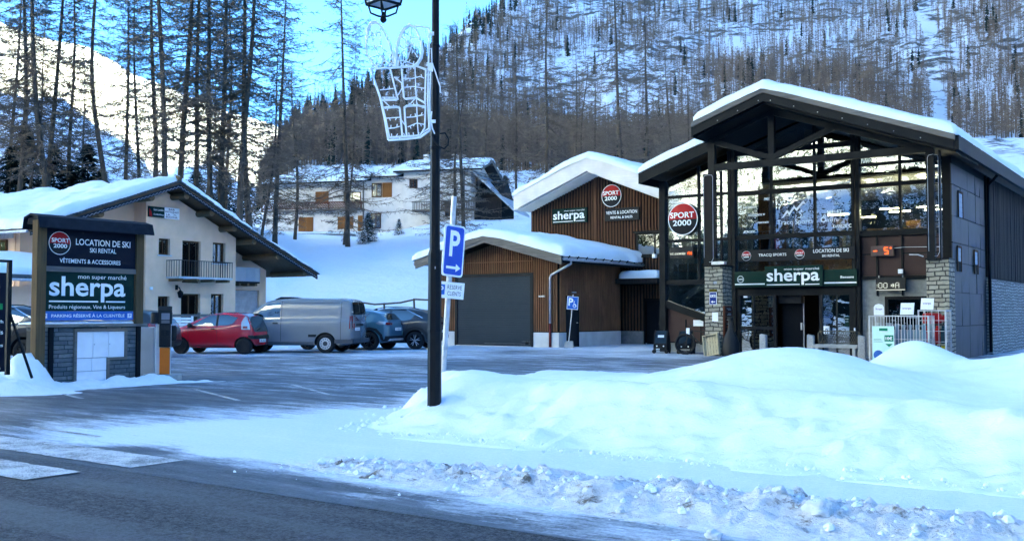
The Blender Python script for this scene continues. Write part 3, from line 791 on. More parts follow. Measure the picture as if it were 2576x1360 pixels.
for i, (a, b, z0, z1) in enumerate(WIN):
    for k in range(5):
        zz = z0+(z1-z0)*(k/5)
        if i == 0 or k > 1: mb.box(7.30, 7.318, a+.07, b-.07, zz+.01, zz+(z1-z0)/5)
mb.build('pane', M['curtain'], wf)
mb = MB()
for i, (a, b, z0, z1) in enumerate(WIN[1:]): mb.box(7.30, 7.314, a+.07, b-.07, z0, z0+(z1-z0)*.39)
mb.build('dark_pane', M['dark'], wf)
mb = MB(); mb.tube([(7.42, 6.12, 6.1), (7.42, 6.12, .1)], .055, 8); mb.tube([(7.75, 6.0, 6.18), (7.6, 6.08, 6.0), (7.42, 6.12, 5.85)], .05, 8); P(mb, 'downpipe', 'black', smooth=True)
# steel skeleton in front of the glass
mb = MB()
S_ = 2.5
def V_(u0, u1, z0, z1, d0=.14, y=None): mb.box(u0, u1, (y or S_)-d0, (y or S_)+.05, z0, z1)
rb = lambda u: rz(u)-.42
for u0, u1, d in ((-3.26, -3.02, .20), (-.54, -.42, .16), (-.38, -.25, .20), (3.86, 3.97, .16), (4.01, 4.13, .20), (6.74, 7.02, .2)):
    V_(u0, u1, 0, rb((u0+u1)/2), d)
for u0, u1, z0 in ((-1.74, -1.66, 2.57), (1.02, 1.10, 3.3), (2.56, 2.64, 3.3), (5.38, 5.46, 4.2)): V_(u0, u1, z0, rb(u0), .10)
for u0, u1, z0, z1 in ((-3.02, -.54, 5.70, 5.80), (-3.02, -.54, 4.05, 4.16), (-3.02, -.54, 2.48, 2.66), (-.25, 3.86, 5.62, 5.78), (-.25, 3.86, 4.04, 4.20), (-.25, 3.86, 7.06, 7.22),
                       (4.13, 6.74, 5.60, 5.74), (4.13, 6.74, 3.98, 4.16), (4.13, 6.74, 6.32, 6.42), (-.25, 3.86, 2.05, 2.34), (-.25, -.12, 0, 2.05), (3.74, 3.86, 0, 2.05), (4.13, 6.74, 2.56, 2.64), (-.54, -.25, 2.42, 2.56)):
    V_(u0, u1, z0, z1, .12)
mb.beam((-3.05, 2.40, 1.78), (-.45, 2.40, .92), .12, .26); mb.beam((-1.70, 2.41, 2.55), (-.5, 2.41, 3.25), .1, .10)
P(mb, 'steel_frame', 'blacksteel')
mb = MB(); mb.box(4.14, 6.73, 2.52, 2.60, 2.66, 3.98)
for z0, z1 in ((2.7, 3.96),):
    pass
P(mb, 'brown_panel', 'darkbrown')
mb = MB(); mb.prism([(-3.0, .35), (-.56, .35), (-.56, .86), (-3.0, 1.66)], 2.50, 2.56); P(mb, 'brown_panel', 'darkbrown')
mb = MB()
for u in (4.62, 5.42, ): mb.box(u, u+.05, 2.44, 2.52, 2.0, 3.98)
for u0, u1 in ((4.14, 4.62), (5.47, 6.7)): mb.box(u0, u1, 2.49, 2.52, 3.36, 3.40)
for u in (-2.3, -1.7): mb.box(u, u+.04, 2.47, 2.50, .36, 1.2)
mb.box(-3.0, -.56, 2.46, 2.5, .33, .38)
P(mb, 'panel_joint', 'black')
mb = MB(); mb.box(4.14, 6.73, 2.52, 2.70, 0, .9); mb.box(4.14, 4.86, 2.52, 2.7, .9, 2.54); mb.box(6.25, 6.73, 2.52, 2.7, .9, 2.54); mb.box(4.86, 6.25, 2.52, 2.7, 1.98, 2.54); mb.box(-3.0, -.5, 2.52, 2.7, 0, .34)
P(mb, 'block_wall', 'block')
window(SHOP, 4.86, 6.25, .9, 1.98, 2.56, M['black'], M['glass_dark'], .10, name='window')
# gable fill between the frame top and the roof + glass
mb = MB()
g = [(-3.02, .35), (-.54, .35), (-.54, rb(-.54)-.02), (-3.02, rb(-3.02)-.02)]
mb.prism([(-3.02, 1.7), (-.54, .9), (-.54, rb(-.54)), (-3.02, rb(-3.02))], 2.455, 2.465)
mb.prism([(-.25, 2.34), (3.86, 2.34), (3.86, rb(3.86)), (2.15, rb(2.15)), (-.25, rb(-.25))], 2.455, 2.465)
mb.prism([(4.13, 4.0), (6.74, 4.0), (6.74, rb(6.74)), (4.13, rb(4.13))], 2.455, 2.465)
P(mb, 'glazing', 'glass')
mb = MB(); mb.box(-.12, 1.12, 2.46, 2.47, .05, 2.05); mb.box(2.80, 3.74, 2.46, 2.47, .05, 2.05); P(mb, 'shopfront_glass', 'glass_side')
mb = MB()
mb.box(-.02+1.12, 1.20, 2.38, 2.52, 0, 2.05); mb.box(2.72, 2.82, 2.38, 2.52, 0, 2.05); mb.box(.35, .39, 2.42, 2.5, 0, 2.05); mb.box(3.28, 3.32, 2.42, 2.5, 0, 2.05); mb.box(-.12, 1.12, 2.42, 2.5, .85, .97); mb.box(2.82, 3.28, 2.42, 2.5, .95, 1.0)
do = P(mb, 'door_frame', 'charcoal')
MB().box(1.22, 2.0, 3.0, 3.05, 0, 2.02).build('door', M['dark'], SHOP)
MB().box(1.97, 2.0, 2.96, 3.0, .02, 2.0).box(1.88, 1.93, 2.93, 3.0, .85, 1.1).build('handle', M['galv'], do)
MB().box(1.22, 2.02, 2.6, 2.9, 1.78, 2.04).build('door_closer_box', M['charcoal'], do)
mb = MB(); mb.box(.05, .18, 2.30, 2.38, 1.98, 2.04); P(mb, 'sensor_box', 'white')
# wall behind the glass, floors, ceiling
mb = MB(); mb.prism([(-3.1, 0), (6.9, 0), (6.9, 6.3), (2.15, 8.0), (-3.1, 6.3)], 10.0, 10.2); P(mb, 'back_wall', 'charcoal')
mb = MB(); mb.box(-3.2, 6.95, 3.1, 10, 3.02, 3.28); mb.box(-.2, 3.8, 2.75, 3.1, 2.95, 3.10); P(mb, 'upper_floor', 'pine')
mb = MB(); mb.box(-3.2, 7.0, 2.6, 24, -.05, .012); P(mb, 'ground_floor', 'concrete')
mb = MB(); mb.box(-3.24, -3.06, 2.5, 24, 0, 6.35); mb.box(-3.24, -3.02, 2.55, 3.2, 0, 1.6); P(mb, 'left_wall', 'greysteel')
mb = MB(); mb.box(-.1, .95, 4.2, 4.4, 3.3, 5.62); P(mb, 'interior_partition', 'pine')
mb = MB(); mb.box(-.55, -.30, 3.4, 3.5, 0, 7.2); mb.box(-.2, .32, 3.0, 3.06, .02, 2.05); mb.box(-1.75, -.6, 4.6, 4.7, .02, 2.9); P(mb, 'interior_partition', mat('pale_ply', (.22, .17, .10), .7, 0, .2, 2))
mb = MB(); mb.box(.95, 2.4, 5.0, 5.2, 3.3, 5.6); mb.box(.5, .94, 3.6, 3.7, 4.6, 5.6); P(mb, 'interior_partition', mat('brown_interior', (.12, .07, .04), .7, 0, .2, 2))
mb = MB(); mb.box(4.2, 6.7, 6, 6.2, 3.3, 5.0); mb.box(-.2, 3.8, 6.6, 6.8, 0, 3.0); mb.box(4.2, 6.8, 4.6, 4.7, 3.3, 3.62); P(mb, 'interior_partition', 'dark')
mb = MB(); mb.box(-3.1, 6.9, 2.75, 10, 6.0, 6.06); P(mb, 'suspended_ceiling', 'greysteel')
lp = MB()
for u, y in ((4.7, 4), (5.9, 4), (4.7, 5.2), (5.9, 5.2), (2.9, 4), (3.4, 5.6), (1.4, 7)): lp.box(u-.35, u+.35, y, y+.08, 5.0 if u > 4 else 4.9, 5.03 if u > 4 else 4.93)
lp.lathe([(.24, 5.94), (.24, 5.99)], 6.0, 3.4, 20)
P(lp, 'ceiling_lamp', 'lamp')
lp = MB(); lp.box(3.5, 3.75, 3.4, 3.46, 1.72, 1.75); lp.box(3.6, 3.75, 3.6, 3.65, 1.8, 1.82); P(lp, 'strip_lamp', 'lamp')
# stairs seen through the left bay
mb = MB(); mb.beam((-2.95, 3.5, 1.9), (-1.4, 3.5, 2.9), .12, .28); mb.beam((-2.95, 4.5, 1.9), (-1.4, 4.5, 2.9), .12, .28)
for i in range(7): mb.box(-2.9+i*.22, -2.65+i*.22, 3.5, 4.5, 1.95+i*.14, 1.99+i*.14)
P(mb, 'staircase', 'greysteel')
mb = MB()
for u in (-2.75, -2.35, -1.95, -1.4, -1.0): mb.box(u, u+.03, 2.8, 2.83, 2.6, 5.7)
P(mb, 'blind_track', 'galv')
mb = MB(); mb.box(-3.0, -.6, 4.8, 4.85, 2.7, 5.6); P(mb, 'frosted_wall', mat('frosted_grey', (.20, .26, .29), .4, 0, .2, 1))
# lattice posts and truss of the porch
mb = MB()
def truss(y0, y1):
    mb.box(.04, 6.80, y0, y1, 6.23, 6.45)
    mb.box(1.92, 2.12, y0, y1, 6.452, rz(2.02)-.62)
    def bm_(a, b, h=.2): mb.beam((a[0], (y0+y1)/2, a[1]), (b[0], (y0+y1)/2, b[1]), (y1-y0)*.92, h)
    bm_((-.1, rz(-.1)-.52), (2.02, rz(2.02)-.52), .24); bm_((2.02, rz(2.02)-.52), (7.0, rz(7.0)-.52), .24)
    bm_((.05, 7.20), (1.93, 6.53), .17); bm_((4.1, 7.30), (2.1, 6.53), .17)
truss(-.09, .09); truss(2.70, 2.82)
P(mb, 'porch_truss', 'blacksteel')
mb = MB()
for u0 in (-.19, 6.80):
    mb.box(u0, u0+.23, -.1, .1, 3.0, rz(u0+.1)-.5)
mb.box(.22, .26, -.08, .08, 3.0, 6.2); mb.box(7.16, 7.20, -.08, .08, 3.0, 6.3)
for k in range(14):
    z = 3.0+k*.225
    mb.box(.05, .25, -.06, -.045, z, z+.03); mb.box(7.03, 7.2, -.06, -.045, z, z+.03)
mb.box(-.42, .34, -.02, .78, 3.0, 3.05); mb.box(6.72, 7.4, -.02, .78, 3.02, 3.07)
mb.box(-.40, -.2, -.03, .03, 3.05, 6.15)
P(mb, 'lattice_post', 'black')
def cord(u, zt, zb, w_=.2):
    p = [(u, -.13, zb+.15), (u, -.13, zt-.1), (u+.03, -.13, zt-.02), (u+w_/2, -.13, zt), (u+w_-.03, -.13, zt-.02), (u+w_, -.13, zt-.1), (u+w_, -.13, zb+.12), (u+w_*.8, -.13, zb), (u+w_*.55, -.13, zb)]
    return MB().tube(p, .007, 5)
P(cord(-.34, 6.1, 3.15, .33), 'light_cord', 'curtain'); P(cord(6.86, 6.15, 3.12, .3), 'light_cord', 'curtain')
mb = MB(); mb.tube([(6.70, -.1, 3.12), (6.55, -.12, 3.18), (6.30, -.15, 3.19)], .02, 5); mb.box(-.05, .4, -.2, .02, 3.06, 3.16); P(mb, 'spotlight', 'galv')
for u0, u1, n_ in ((-.39, .25, 0), (6.75, 7.38, 1)):
    mb = MB(); mb.box(u0, u1, 0, .78, 0, 3.0 + .02*n_); P(mb, 'stone_pillar', 'stone_warm')
# roof
mb = MB()
gable_prism(mb, [(-3.55, rz(-3.55)), (-.27, rz(-.27))], .16, 1.5, 24)
gable_prism(mb, [(-.27, rz(-.27)), (2.15, 8.6), (7.82, rz(7.82))], .16, -.98, 24)
rf = P(mb, 'roof', 'soffit')
mb = MB()
gable_prism(mb, [(-3.56, rz(-3.56)-.04), (-.25, rz(-.25)-.04)], .36, 1.40, 1.50)
mb.box(-3.64, -3.56, 1.40, 24, rz(-3.56)-.42, rz(-3.56)-.03); mb.box(7.83, 7.93, -1.06, 24, rz(7.83)-.44, rz(7.83)-.02)
gable_prism(mb, [(-.30, rz(-.30)-.17), (2.15, 8.43), (7.82, rz(7.82)-.17)], .27, -1.08, -.985)
mb.box(-.34, -.27, -1.08, 1.4, rz(-.3)-.5, rz(-.3)-.16)
gable_prism(mb, [(-.30, rz(-.30)-.44), (2.15, 8.16), (7.82, rz(7.82)-.44)], .06, -.9, 2.3)
mb.build('black_fascia', M['blacksteel'], rf)
mb = MB(); gable_prism(mb, [(-.32, rz(-.32)+.01), (2.15, 8.61), (7.84, rz(7.84)+.01)], .165, -1.13, -1.082); mb.build('weathered_fascia_board', M['wood_grey'], rf)
mb = MB()
for k in range(7): u = 2.4+k*.75; mb.box(u-.012, u+.012, -1.10, -1.08, rz(u)-.36, rz(u)-.335)
for k in range(3): u = 2.0-k*.7; mb.box(u-.012, u+.012, -1.10, -1.08, rz(u)-.36, rz(u)-.335)
mb.build('screw', M['galv'], rf)
def zf_shop(x, y): return rz(x)-.04*math.exp(-((x-2.15)/.5)**2)
o = snow_cap('snow_layer', -.30, 7.90, -1.16, 24, zf_shop, .34, SHOP, 3, .14, r=.38, wav=.07, rag=.07); o.parent = SHOP
o = snow_cap('snow_layer', -3.60, -.30, 1.38, 24, lambda x, y: rz(x), .36, SHOP, 8, .14, r=.38, wav=.07, rag=.07)
# lights, boxes on the posts
mb = MB(); mb.box(-3.5, -3.38, 2.2, 2.36, 3.5, 3.64); mb.box(5.35, 5.5, 2.30, 2.36, 2.72, 2.86); mb.box(3.92, 3.97, 2.25, 2.31, .85, .95); P(mb, 'sensor_box', 'white')

# ---- signs on the shop (local coordinates of the shop, carried by its own empties)
def on_shop(name, label, cat, u=0, s=0, z=0, group=None): return empty(name, Vector((6.85, 34, 0)) + Matrix.Rotation(R(-35.2), 3, 'Z') @ Vector((u, s, z)), R(-35.2), label, cat, group)
T = on_shop('shop_sign', 'long dark green supermarket sign board above the shop entrance with big white lettering', 'sign', 0, 0, 0)
MB().box(-.23, 4.06, 2.20, 2.36, 2.345, 2.90).build('sign_board', M['green'], T)
MB().box(.92, 2.95, 2.10, 2.20, 2.345, 3.06).build('raised_panel', M['green'], T)
mb = MB(); mb.box(-.22, .90, 2.19, 2.198, 2.43, 2.475); mb.box(2.97, 4.05, 2.19, 2.198, 2.43, 2.475); mb.build('white_stripe', M['sticker'], T)
sherpa_logo(T, .99, 2.84, 2.40, 2.96, 2.094)
lettering(T, [('mon super marché', 1.62, 2.84, 2.885, 2.985, dict())], M['sticker'], 2.092)
lettering(T, [('Bessans', 3.52, 3.96, 2.60, 2.68, dict(bold=.02)), ('100%', -.10, .08, 2.60, 2.66, dict(bold=.02))], M['sticker'], 2.192)
mb = MB(); mb.disc(-.01, 2.63, .125, 2.192, 28, r0=.113); mb.disc(-.01, 2.63, .10, 2.192, 28, r0=.094); mb.build('round_badge', M['sticker'], T)
T = on_shop('shop_sign', 'charcoal ski rental fascia sign with two red and black discs above the green sign', 'sign')
MB().box(-.12, 4.01, 2.22, 2.34, 3.25, 3.66).build('sign_board', M['charcoal'], T)
lettering(T, [('TRACQ SPORTS', .66, 1.66, 3.40, 3.51, dict(bold=.012)), ('LOCATION DE SKI', 2.60, 3.80, 3.48, 3.60, dict(bold=.012)), ('SKI RENTAL', 2.90, 3.50, 3.33, 3.41, dict(bold=.01))], M['sticker'], 2.214)
for cx in (.21, 2.13): sport_emblem(T, cx, 3.455, .17, 2.21)
T = on_shop('shop_sign', 'large round red and black sports shop disc in the left glass bay of the shop', 'sign')
MB().disc(-2.28, 4.90, .60, 2.30, 40).disc(-2.28, 4.9, .60, 2.32, 40).lathe([(.60, 2.30), (.60, 2.34)], -2.28, 4.9, 40, 'y').build('backing_disc', M['charcoal'], T)
sport_emblem(T, -2.28, 4.90, .60, 2.29)
# lettering stuck on the window glass
T = on_shop('window_lettering', 'white sports brand names and a mountain logo stuck on the shop upper window', 'window lettering')
lettering(T, [('SWIX', .78, 1.0, 5.40, 5.50, dict(bold=.03, shear=.3)), ('SALOMON', .0, .52, 5.16, 5.23, dict(bold=.02, shear=.3)), ('ROSSIGNOL', .21, .72, 4.87, 4.95, dict(bold=.01)), ('FISCHER', .54, .95, 4.60, 4.66, dict(bold=.02, shear=.3)), ('EXEL', .0, .47, 4.28, 4.36, dict(bold=.03, shear=.3)),
              ('Tracq Sports', 1.26, 2.52, 4.46, 4.68, dict()), ('BA', 3.28, 3.42, 5.10, 5.19, dict(bold=.02)), ('MILLET.', 3.02, 3.56, 4.78, 4.92, dict(bold=.03)), ('odlo', 2.98, 3.42, 4.54, 4.64, dict(space=1.2)), ('DARE2B', 3.22, 3.68, 4.32, 4.42, dict())], M['sticker'], 2.44)
mb = MB()
zz = [(1.42, 4.75), (1.62, 5.02), (1.70, 4.93), (1.87, 5.16), (1.95, 5.06), (2.2, 5.32), (2.28, 5.20)]
lo = [(1.48, 4.75), (1.64, 4.92), (1.70, 4.83), (1.88, 5.06), (1.96, 4.96), (2.18, 5.20), (2.30, 5.18)]
for i in range(len(zz)-1): mb.add([(zz[i][0], 2.44, zz[i][1]), (lo[i][0], 2.44, lo[i][1]), (lo[i+1][0], 2.44, lo[i+1][1]), (zz[i+1][0], 2.44, zz[i+1][1])], [(0, 1, 2, 3)])
mb.disc(1.85, 4.95, .53, 2.438, 20, 1.8, 3.1, r0=.515); mb.disc(2.89, 4.62, .10, 2.44, 16, r0=.06); mb.disc(2.93, 4.74, .05, 2.439, 12, r0=.025)
mb.disc(3.80, 4.37, .06, 2.44, 14, r0=.04); mb.disc(.78, 4.92, .05, 2.44, 3, pi/6, 2*pi+pi/6, r0=.02)
mb.tube([(2.06, 2.435, 4.9), (2.14, 2.435, 4.82), (2.08, 2.435, 4.74)], .015, 4); mb.tube([(2.0, 2.435, 4.92), (2.22, 2.435, 4.93)], .01, 4); mb.tube([(1.98, 2.435, 4.72), (2.26, 2.435, 4.74)], .008, 4); mb.disc(2.13, 4.97, .03, 2.436, 8)
mb.build('logo', M['sticker'], T)
# LED displays
FONT = {'0': '01110 10001 10001 10001 10001 10001 01110', ':': '0 0 1 0 1 0 0', '5': '11111 10000 11110 00001 00001 10001 01110', '-': '00000 00000 00000 11111 00000 00000 00000', 'h': '10000 10000 10110 11001 10001 10001 10001', 'A': '01110 10001 10001 11111 10001 10001 10001', ' ': '00 00 00 00 00 00 00',
        'n': '00000 00000 11110 10001 10001 10001 10001', 't': '010 010 111 010 010 010 011', 's': '0000 0000 0111 1000 0110 0001 1110', 'o': '0000 0000 0110 1001 1001 1001 0110', 'i': '1 0 1 1 1 1 1', 'g': '0000 0000 0111 1001 0111 0001 0110', 'é': '0010 0100 0110 1001 1111 1000 0111', 'e': '0000 0000 0110 1001 1111 1000 0111', '>': '0000 0010 1011 1111 1011 0010 0000'}
def dots(mb, s, x0, z0, p, y, r=.38):
    x = x0
    for ch in s:
        rows = FONT[ch].split()
        for j, row in enumerate(rows):
            for i, c in enumerate(row):
                if c == '1': mb.box(x+i*p-p*r, x+i*p+p*r, y-.004, y, z0+(6-j)*p-p*r, z0+(6-j)*p+p*r)
        x += (len(rows[0])+1)*p
    return x
T = on_shop('led_display', 'black scrolling display with white dots hanging above the gas bottle cages', 'led display', group='scrolling displays on the shop front')
MB().box(4.68, 5.61, 2.16, 2.28, 2.17, 2.59).build('housing', M['plastic'], T)
mb = MB(); dots(mb, ':00 >A', 4.72, 2.255, .0265, 2.155, .33); mb.box(4.69, 5.60, 2.152, 2.158, 2.185, 2.197); mb.build('lit_dots', M['ledwhite'], T)
mb = MB(); mb.box(4.75, 4.77, 2.2, 2.3, 2.59, 2.66); mb.box(5.5, 5.52, 2.2, 2.3, 2.59, 2.66); mb.build('bracket', M['galv'], T)
T = on_shop('led_display', 'black scrolling display with white and red dots under the large round disc', 'led display', group='scrolling displays on the shop front')
MB().box(-2.74, -1.80, 2.12, 2.24, 3.45, 3.86).build('housing', M['plastic'], T)
mb = MB(); dots(mb, 'nt soignés', -2.70, 3.58, .0135, 2.115); mb.build('lit_dots', M['ledwhite'], T)
mb = MB(); dots(mb, 'Aé', -2.0, 3.57, .017, 2.115); mb.build('lit_red_dots', M['ledred'], T)
mb = MB(); mb.box(-2.65, -2.64, 2.2, 2.22, 3.86, 4.05); mb.box(-1.9, -1.89, 2.2, 2.22, 3.86, 4.05); mb.build('bracket', M['galv'], T)
T = on_shop('temperature_display', 'dark thermometer display showing minus five degrees in orange red on brown panels', 'display')
MB().box(4.50, 5.22, 2.28, 2.40, 3.31, 3.64).build('housing', mat('display_housing', (.10, .07, .065), .5), T)
mb = MB(); z = 3.475
mb.box(4.58, 4.71, 2.27, 2.278, z-.013, z+.013)
for a, b, c, d in ((4.94, 5.05, .09, .115), (4.94, 5.05, -.012, .013), (4.94, 5.05, -.115, -.09), (4.925, 4.95, .01, .105), (5.04, 5.065, -.105, -.01)): mb.box(a, b, 2.27, 2.278, z+c, z+d)
mb.disc(5.14, z+.08, .03, 2.27, 12); mb.build('lit_digits', M['ledred'], T)
mb = MB(); mb.tube([(5.22, 2.36, 3.55), (5.5, 2.44, 3.58), (6.7, 2.44, 3.55)], .008, 4); mb.build('cable', M['white'], T)
# sortie sign, papers, service board on the left pillar
T = on_shop('exit_sign', 'small blue exit sign with a white left arrow on the left stone pillar', 'sign')
MB().box(-.21, .05, -.02, -.003, 1.72, 2.14).build('panel', M['white'], T); MB().box(-.195, .035, -.025, -.02, 1.735, 2.125).build('blue_face', flat('deep_blue', (.005, .03, .20)), T)
mb = MB(); put_text(mb, 'SORTIE', -.18, .02, 1.96, 2.06, -.028, bold=.03); mb.box(-.10, .0, -.028, -.0255, 1.80, 1.83); mb.add([(-.16, -.028, 1.815), (-.09, -.028, 1.77), (-.09, -.028, 1.86)], [(0, 1, 2)]); mb.build('lettering', M['sticker'], T)
MB().box(-.20, .06, -.05, -.003, 2.16, 2.24).build('yellow_strip', mat('dark_yellow', (.12, .09, .01)), T)
T = on_shop('paper_notice', 'white paper notice on the left stone pillar under the blue exit sign', 'notice'); MB().box(-.12, .09, -.012, -.003, 1.16, 1.46).build('sheet', M['white'], T)
T = on_shop('number_plate', 'small pale house number plate high on the left stone pillar', 'number plate'); MB().box(-.06, .05, -.015, -.003, 2.42, 2.50).build('plate', M['curtain'], T); lettering(T, [('26', -.03, .02, 2.44, 2.485)], M['emblack'], -.017)
T = on_shop('information_board', 'upright brown wooden board listing services on the right face of the left pillar', 'information board')
MB().box(.252, .30, .02, .70, .58, 1.68).build('frame', wood_mat('board_frame', (.16, .05, .025), .2), T)
mb = MB()
for k in range(6): mb.box(.302, .312, .10, .66, .64+k*.17, .79+k*.17)
mb.build('slat', wood_mat('board_slat', (.06, .028, .02), .2), T)
mb = MB()
for k in range(6):
    for j in range(2): mb.box(.313, .315, .2+.05*((k+j) % 3), .56-.04*((k*j) % 2), .69+k*.17+.04*j, .705+k*.17+.04*j)
mb.build('text_line', M['curtain'], T)
T = on_shop('paper_notice', 'white notice with small emblem on the brown panel above the child trailers', 'notice'); MB().box(-1.95, -1.56, 2.42, 2.452, .96, 1.18).build('sheet', M['white'], T)
T = on_shop('paper_notice', 'white paper notice taped to the glass right of the shop door', 'notice'); MB().box(2.86, 3.06, 2.395, 2.41, .72, 1.0).build('sheet', M['white'], T); MB().disc(2.96, .86, .05, 2.39, 12, r0=.03).build('round_mark', M['charcoal'], T)
T = on_shop('opening_hours_sticker', 'small green opening hours sticker on the glass at the right end of the entrance', 'sticker'); MB().box(3.58, 3.72, 2.40, 2.45, .98, 1.32).build('sticker', M['green'], T); lettering(T, [('7h30', 3.6, 3.70, 1.22, 1.25), ('12h30', 3.6, 3.70, 1.14, 1.17)], M['sticker'], 2.397)
T = on_shop('information_board', 'tall black service list behind the glass left of the shop door', 'information board')
MB().box(.30, .76, 2.62, 2.64, .52, 2.0).build('panel', M['charcoal'], T)
lettering(T, [('TRACQ', .40, .64, 1.88, 1.96), ('SPORTS', .38, .66, 1.78, 1.86), ('LOCATION', .38, .68, 1.36, 1.42), ('PLUS DE 250M²', .36, .70, 1.26, 1.32), ('LOCATION DE SKI', .36, .70, 1.16, 1.20), ('VÊTEMENTS', .38, .68, 1.05, 1.09), ('ACCESSOIRES', .38, .68, .95, .99)], M['curtain'], 2.615)
# shop goods seen behind the upper window
GC = {'grey': (.35, .37, .38), 'black': (.02, .02, .025), 'navy': (.02, .03, .06), 'red': (.35, .02, .03), 'cream': (.5, .45, .3), 'blue': (.08, .2, .3), 'check': (.15, .16, .17)}
GM = {k: flat('cloth_'+k, v, .9) for k, v in GC.items()}
def jacket(u, s, c, lab):
    T = on_shop('hanging_jacket', lab, 'jacket', group='clothes hanging behind the upper window')
    mb = MB(); mb.prismx([(s-.06, 3.45), (s+.12, 3.45), (s+.10, 4.1), (s+.05, 4.3), (s-.02, 4.3), (s-.05, 4.1)], u, u+.09)
    for k in (-.07, .11): mb.prismx([(s+k, 3.6), (s+k+.05, 3.6), (s+k+.03, 4.22), (s+k-.01, 4.22)], u+.02, u+.07)
    mb.build('jacket_body', GM[c], T)
    MB().tube([(u+.045, s+.03, 4.29), (u+.045, s+.03, 4.36), (u+.045, s+.06, 4.38)], .008, 4).build('hanger', M['galv'], T)
clothes = [(.32, 'black'), (.45, 'black'), (.58, 'black'), (.71, 'navy'), (.84, 'red'), (1.27, 'grey'), (1.39, 'black'), (1.55, 'check'), (1.67, 'check'), (1.83, 'black'), (1.96, 'navy'), (2.10, 'cream'), (2.33, 'black'), (2.5, 'navy'), (2.9, 'blue'), (3.05, 'black'), (3.25, 'cream'), (3.4, 'grey'), (3.55, 'black'), (3.68, 'red')]
nm_ = ['first', 'second', 'third', 'fourth', 'fifth', 'sixth', 'seventh', 'eighth', 'ninth', 'tenth', 'eleventh', 'twelfth', 'thirteenth', 'fourteenth', 'fifteenth', 'sixteenth', 'seventeenth', 'eighteenth', 'nineteenth', 'twentieth']
cn_ = {'grey': 'grey', 'black': 'black', 'navy': 'navy blue', 'red': 'red', 'cream': 'cream', 'blue': 'blue', 'check': 'grey checked'}
for i, (u, c) in enumerate(clothes): jacket(u, 3.35, c, '%s jacket, %s from the left on the rail behind the upper window' % (cn_[c], nm_[i]))
T = on_shop('clothes_rail', 'pale wooden clothes rail behind the upper shop window', 'clothes rail')
mb = MB(); mb.tube([(.2, 3.38, 4.39), (3.8, 3.38, 4.39)], .015, 5); mb.build('rail', M['galv'], T)
for u in (1.49, 3.15): MB().box(u, u+.05, 3.3, 3.36, 3.3, 4.75).build('upright', mat('pale_wood', (.5, .36, .2), .6), T)
for i, (u0, u1, z) in enumerate(((.10, .50, 4.42), (5.3, 5.7, 4.35), (2.95, 3.3, 4.52))):
    T = on_shop('display_shelf', ['open wooden box shelf behind the left of the upper window', 'wooden display shelf behind the right bay of the upper window', 'wooden shelf behind the sports brand names on the right'][i], 'shelf')
    mb = MB(); mb.box(u0, u1, 3.6, 3.9, z, z+.03); mb.box(u0, u1, 3.88, 3.9, z+.03, z+.22); mb.box(u0, u0+.02, 3.6, 3.88, z+.03, z+.2); mb.box(u0+.15, u0+.2, 3.7, 3.76, 3.3, z); mb.build('shelf_box', M['pine'], T)
T = on_shop('counter', 'long low wooden counter behind the right bay of the upper window', 'counter')
MB().box(4.2, 6.7, 2.9, 3.3, 3.4, 4.22).build('counter_body', M['pine'], T)
mb = MB(); mb.box(4.2, 6.72, 2.86, 3.32, 4.22, 4.26); mb.build('counter_top', mat('pale_wood2', (.45, .3, .16), .5), T)
# ------------------------------------------------------------------ garage building with larch slats
GA = empty('garage_building', (1.93, 41.99, 0), R(-35.2), 'low larch slatted garage building with a wide dark roller door and thick roof snow', 'garage')
gz = lambda x, y=0: 4.80 - .268*abs(x+3.2)
def Q(mb, name, m, **k): return mb.build(name, M[m] if isinstance(m, str) else m, GA, **k)
gw = lambda x: gz(x)-.34
mb = MB()
mb.prism([(-6.35, .62), (-5.42, .62), (-5.42, 3.08), (-1.24, 3.08), (-1.24, .62), (0, .62), (0, gw(0)), (-3.2, gw(-3.2)), (-6.35, gw(-6.35))], .0, .12) if False else None
for pts in ([(-6.35, .62), (-5.42, .62), (-5.42, gw(-5.42)), (-6.35, gw(-6.35))], [(-5.42, 3.08), (-3.2, 3.08), (-3.2, gw(-3.2)), (-5.42, gw(-5.42))], [(-3.2, 3.08), (-1.24, 3.08), (-1.24, gw(-1.24)), (-3.2, gw(-3.2))], [(-1.24, .62), (0, .62), (0, gw(0)), (-1.24, gw(-1.24))]):
    mb.prism(pts, .0, .12)
mb.box(-.12, -.002, .12, .52, .62, gw(0)); mb.box(-.12, -.002, .52, 1.56, 2.10, gw(0)); mb.box(-.12, -.002, 1.56, 5.2, .62, gw(0)); mb.box(-6.35, -6.2, .12, 8, 0, gw(-6.3)); mb.box(-6.2, 0, 7.9, 8, 0, gw(-6.3))
Q(mb, 'wall', 'behind')
mb = MB()
battens(mb, -6.35, -5.42, -.003, .66, gw, .118, .052, .055); battens(mb, -5.42, -1.24, -.003, 3.12, gw, .118, .052, .055); battens(mb, -1.24, -.02, -.003, .66, gw, .118, .052, .055)
mb.box(-5.4, -1.26, -.045, -.004, 3.62, 3.66)
Q(mb, 'slat_cladding', 'slat')
mb = MB()
battens(mb, .06, .52, .003, .66, gw(0)-.05, .105, .05, .05, 'y'); battens(mb, .52, 1.56, .003, 2.14, gw(0)-.05, .105, .05, .05, 'y'); battens(mb, 1.56, 5.2, .003, .66, gw(0)-.05, .105, .05, .05, 'y')
Q(mb, 'slat_cladding', 'slat')
mb = MB(); mb.box(-6.35, -5.42, -.06, .12, 0, .62); mb.box(-1.24, .06, -.06, .12, 0, .62); mb.box(-.12, .06, .12, .52, 0, .62); mb.box(-.12, .06, 1.56, 5.2, 0, .62); Q(mb, 'plinth', 'plinth')
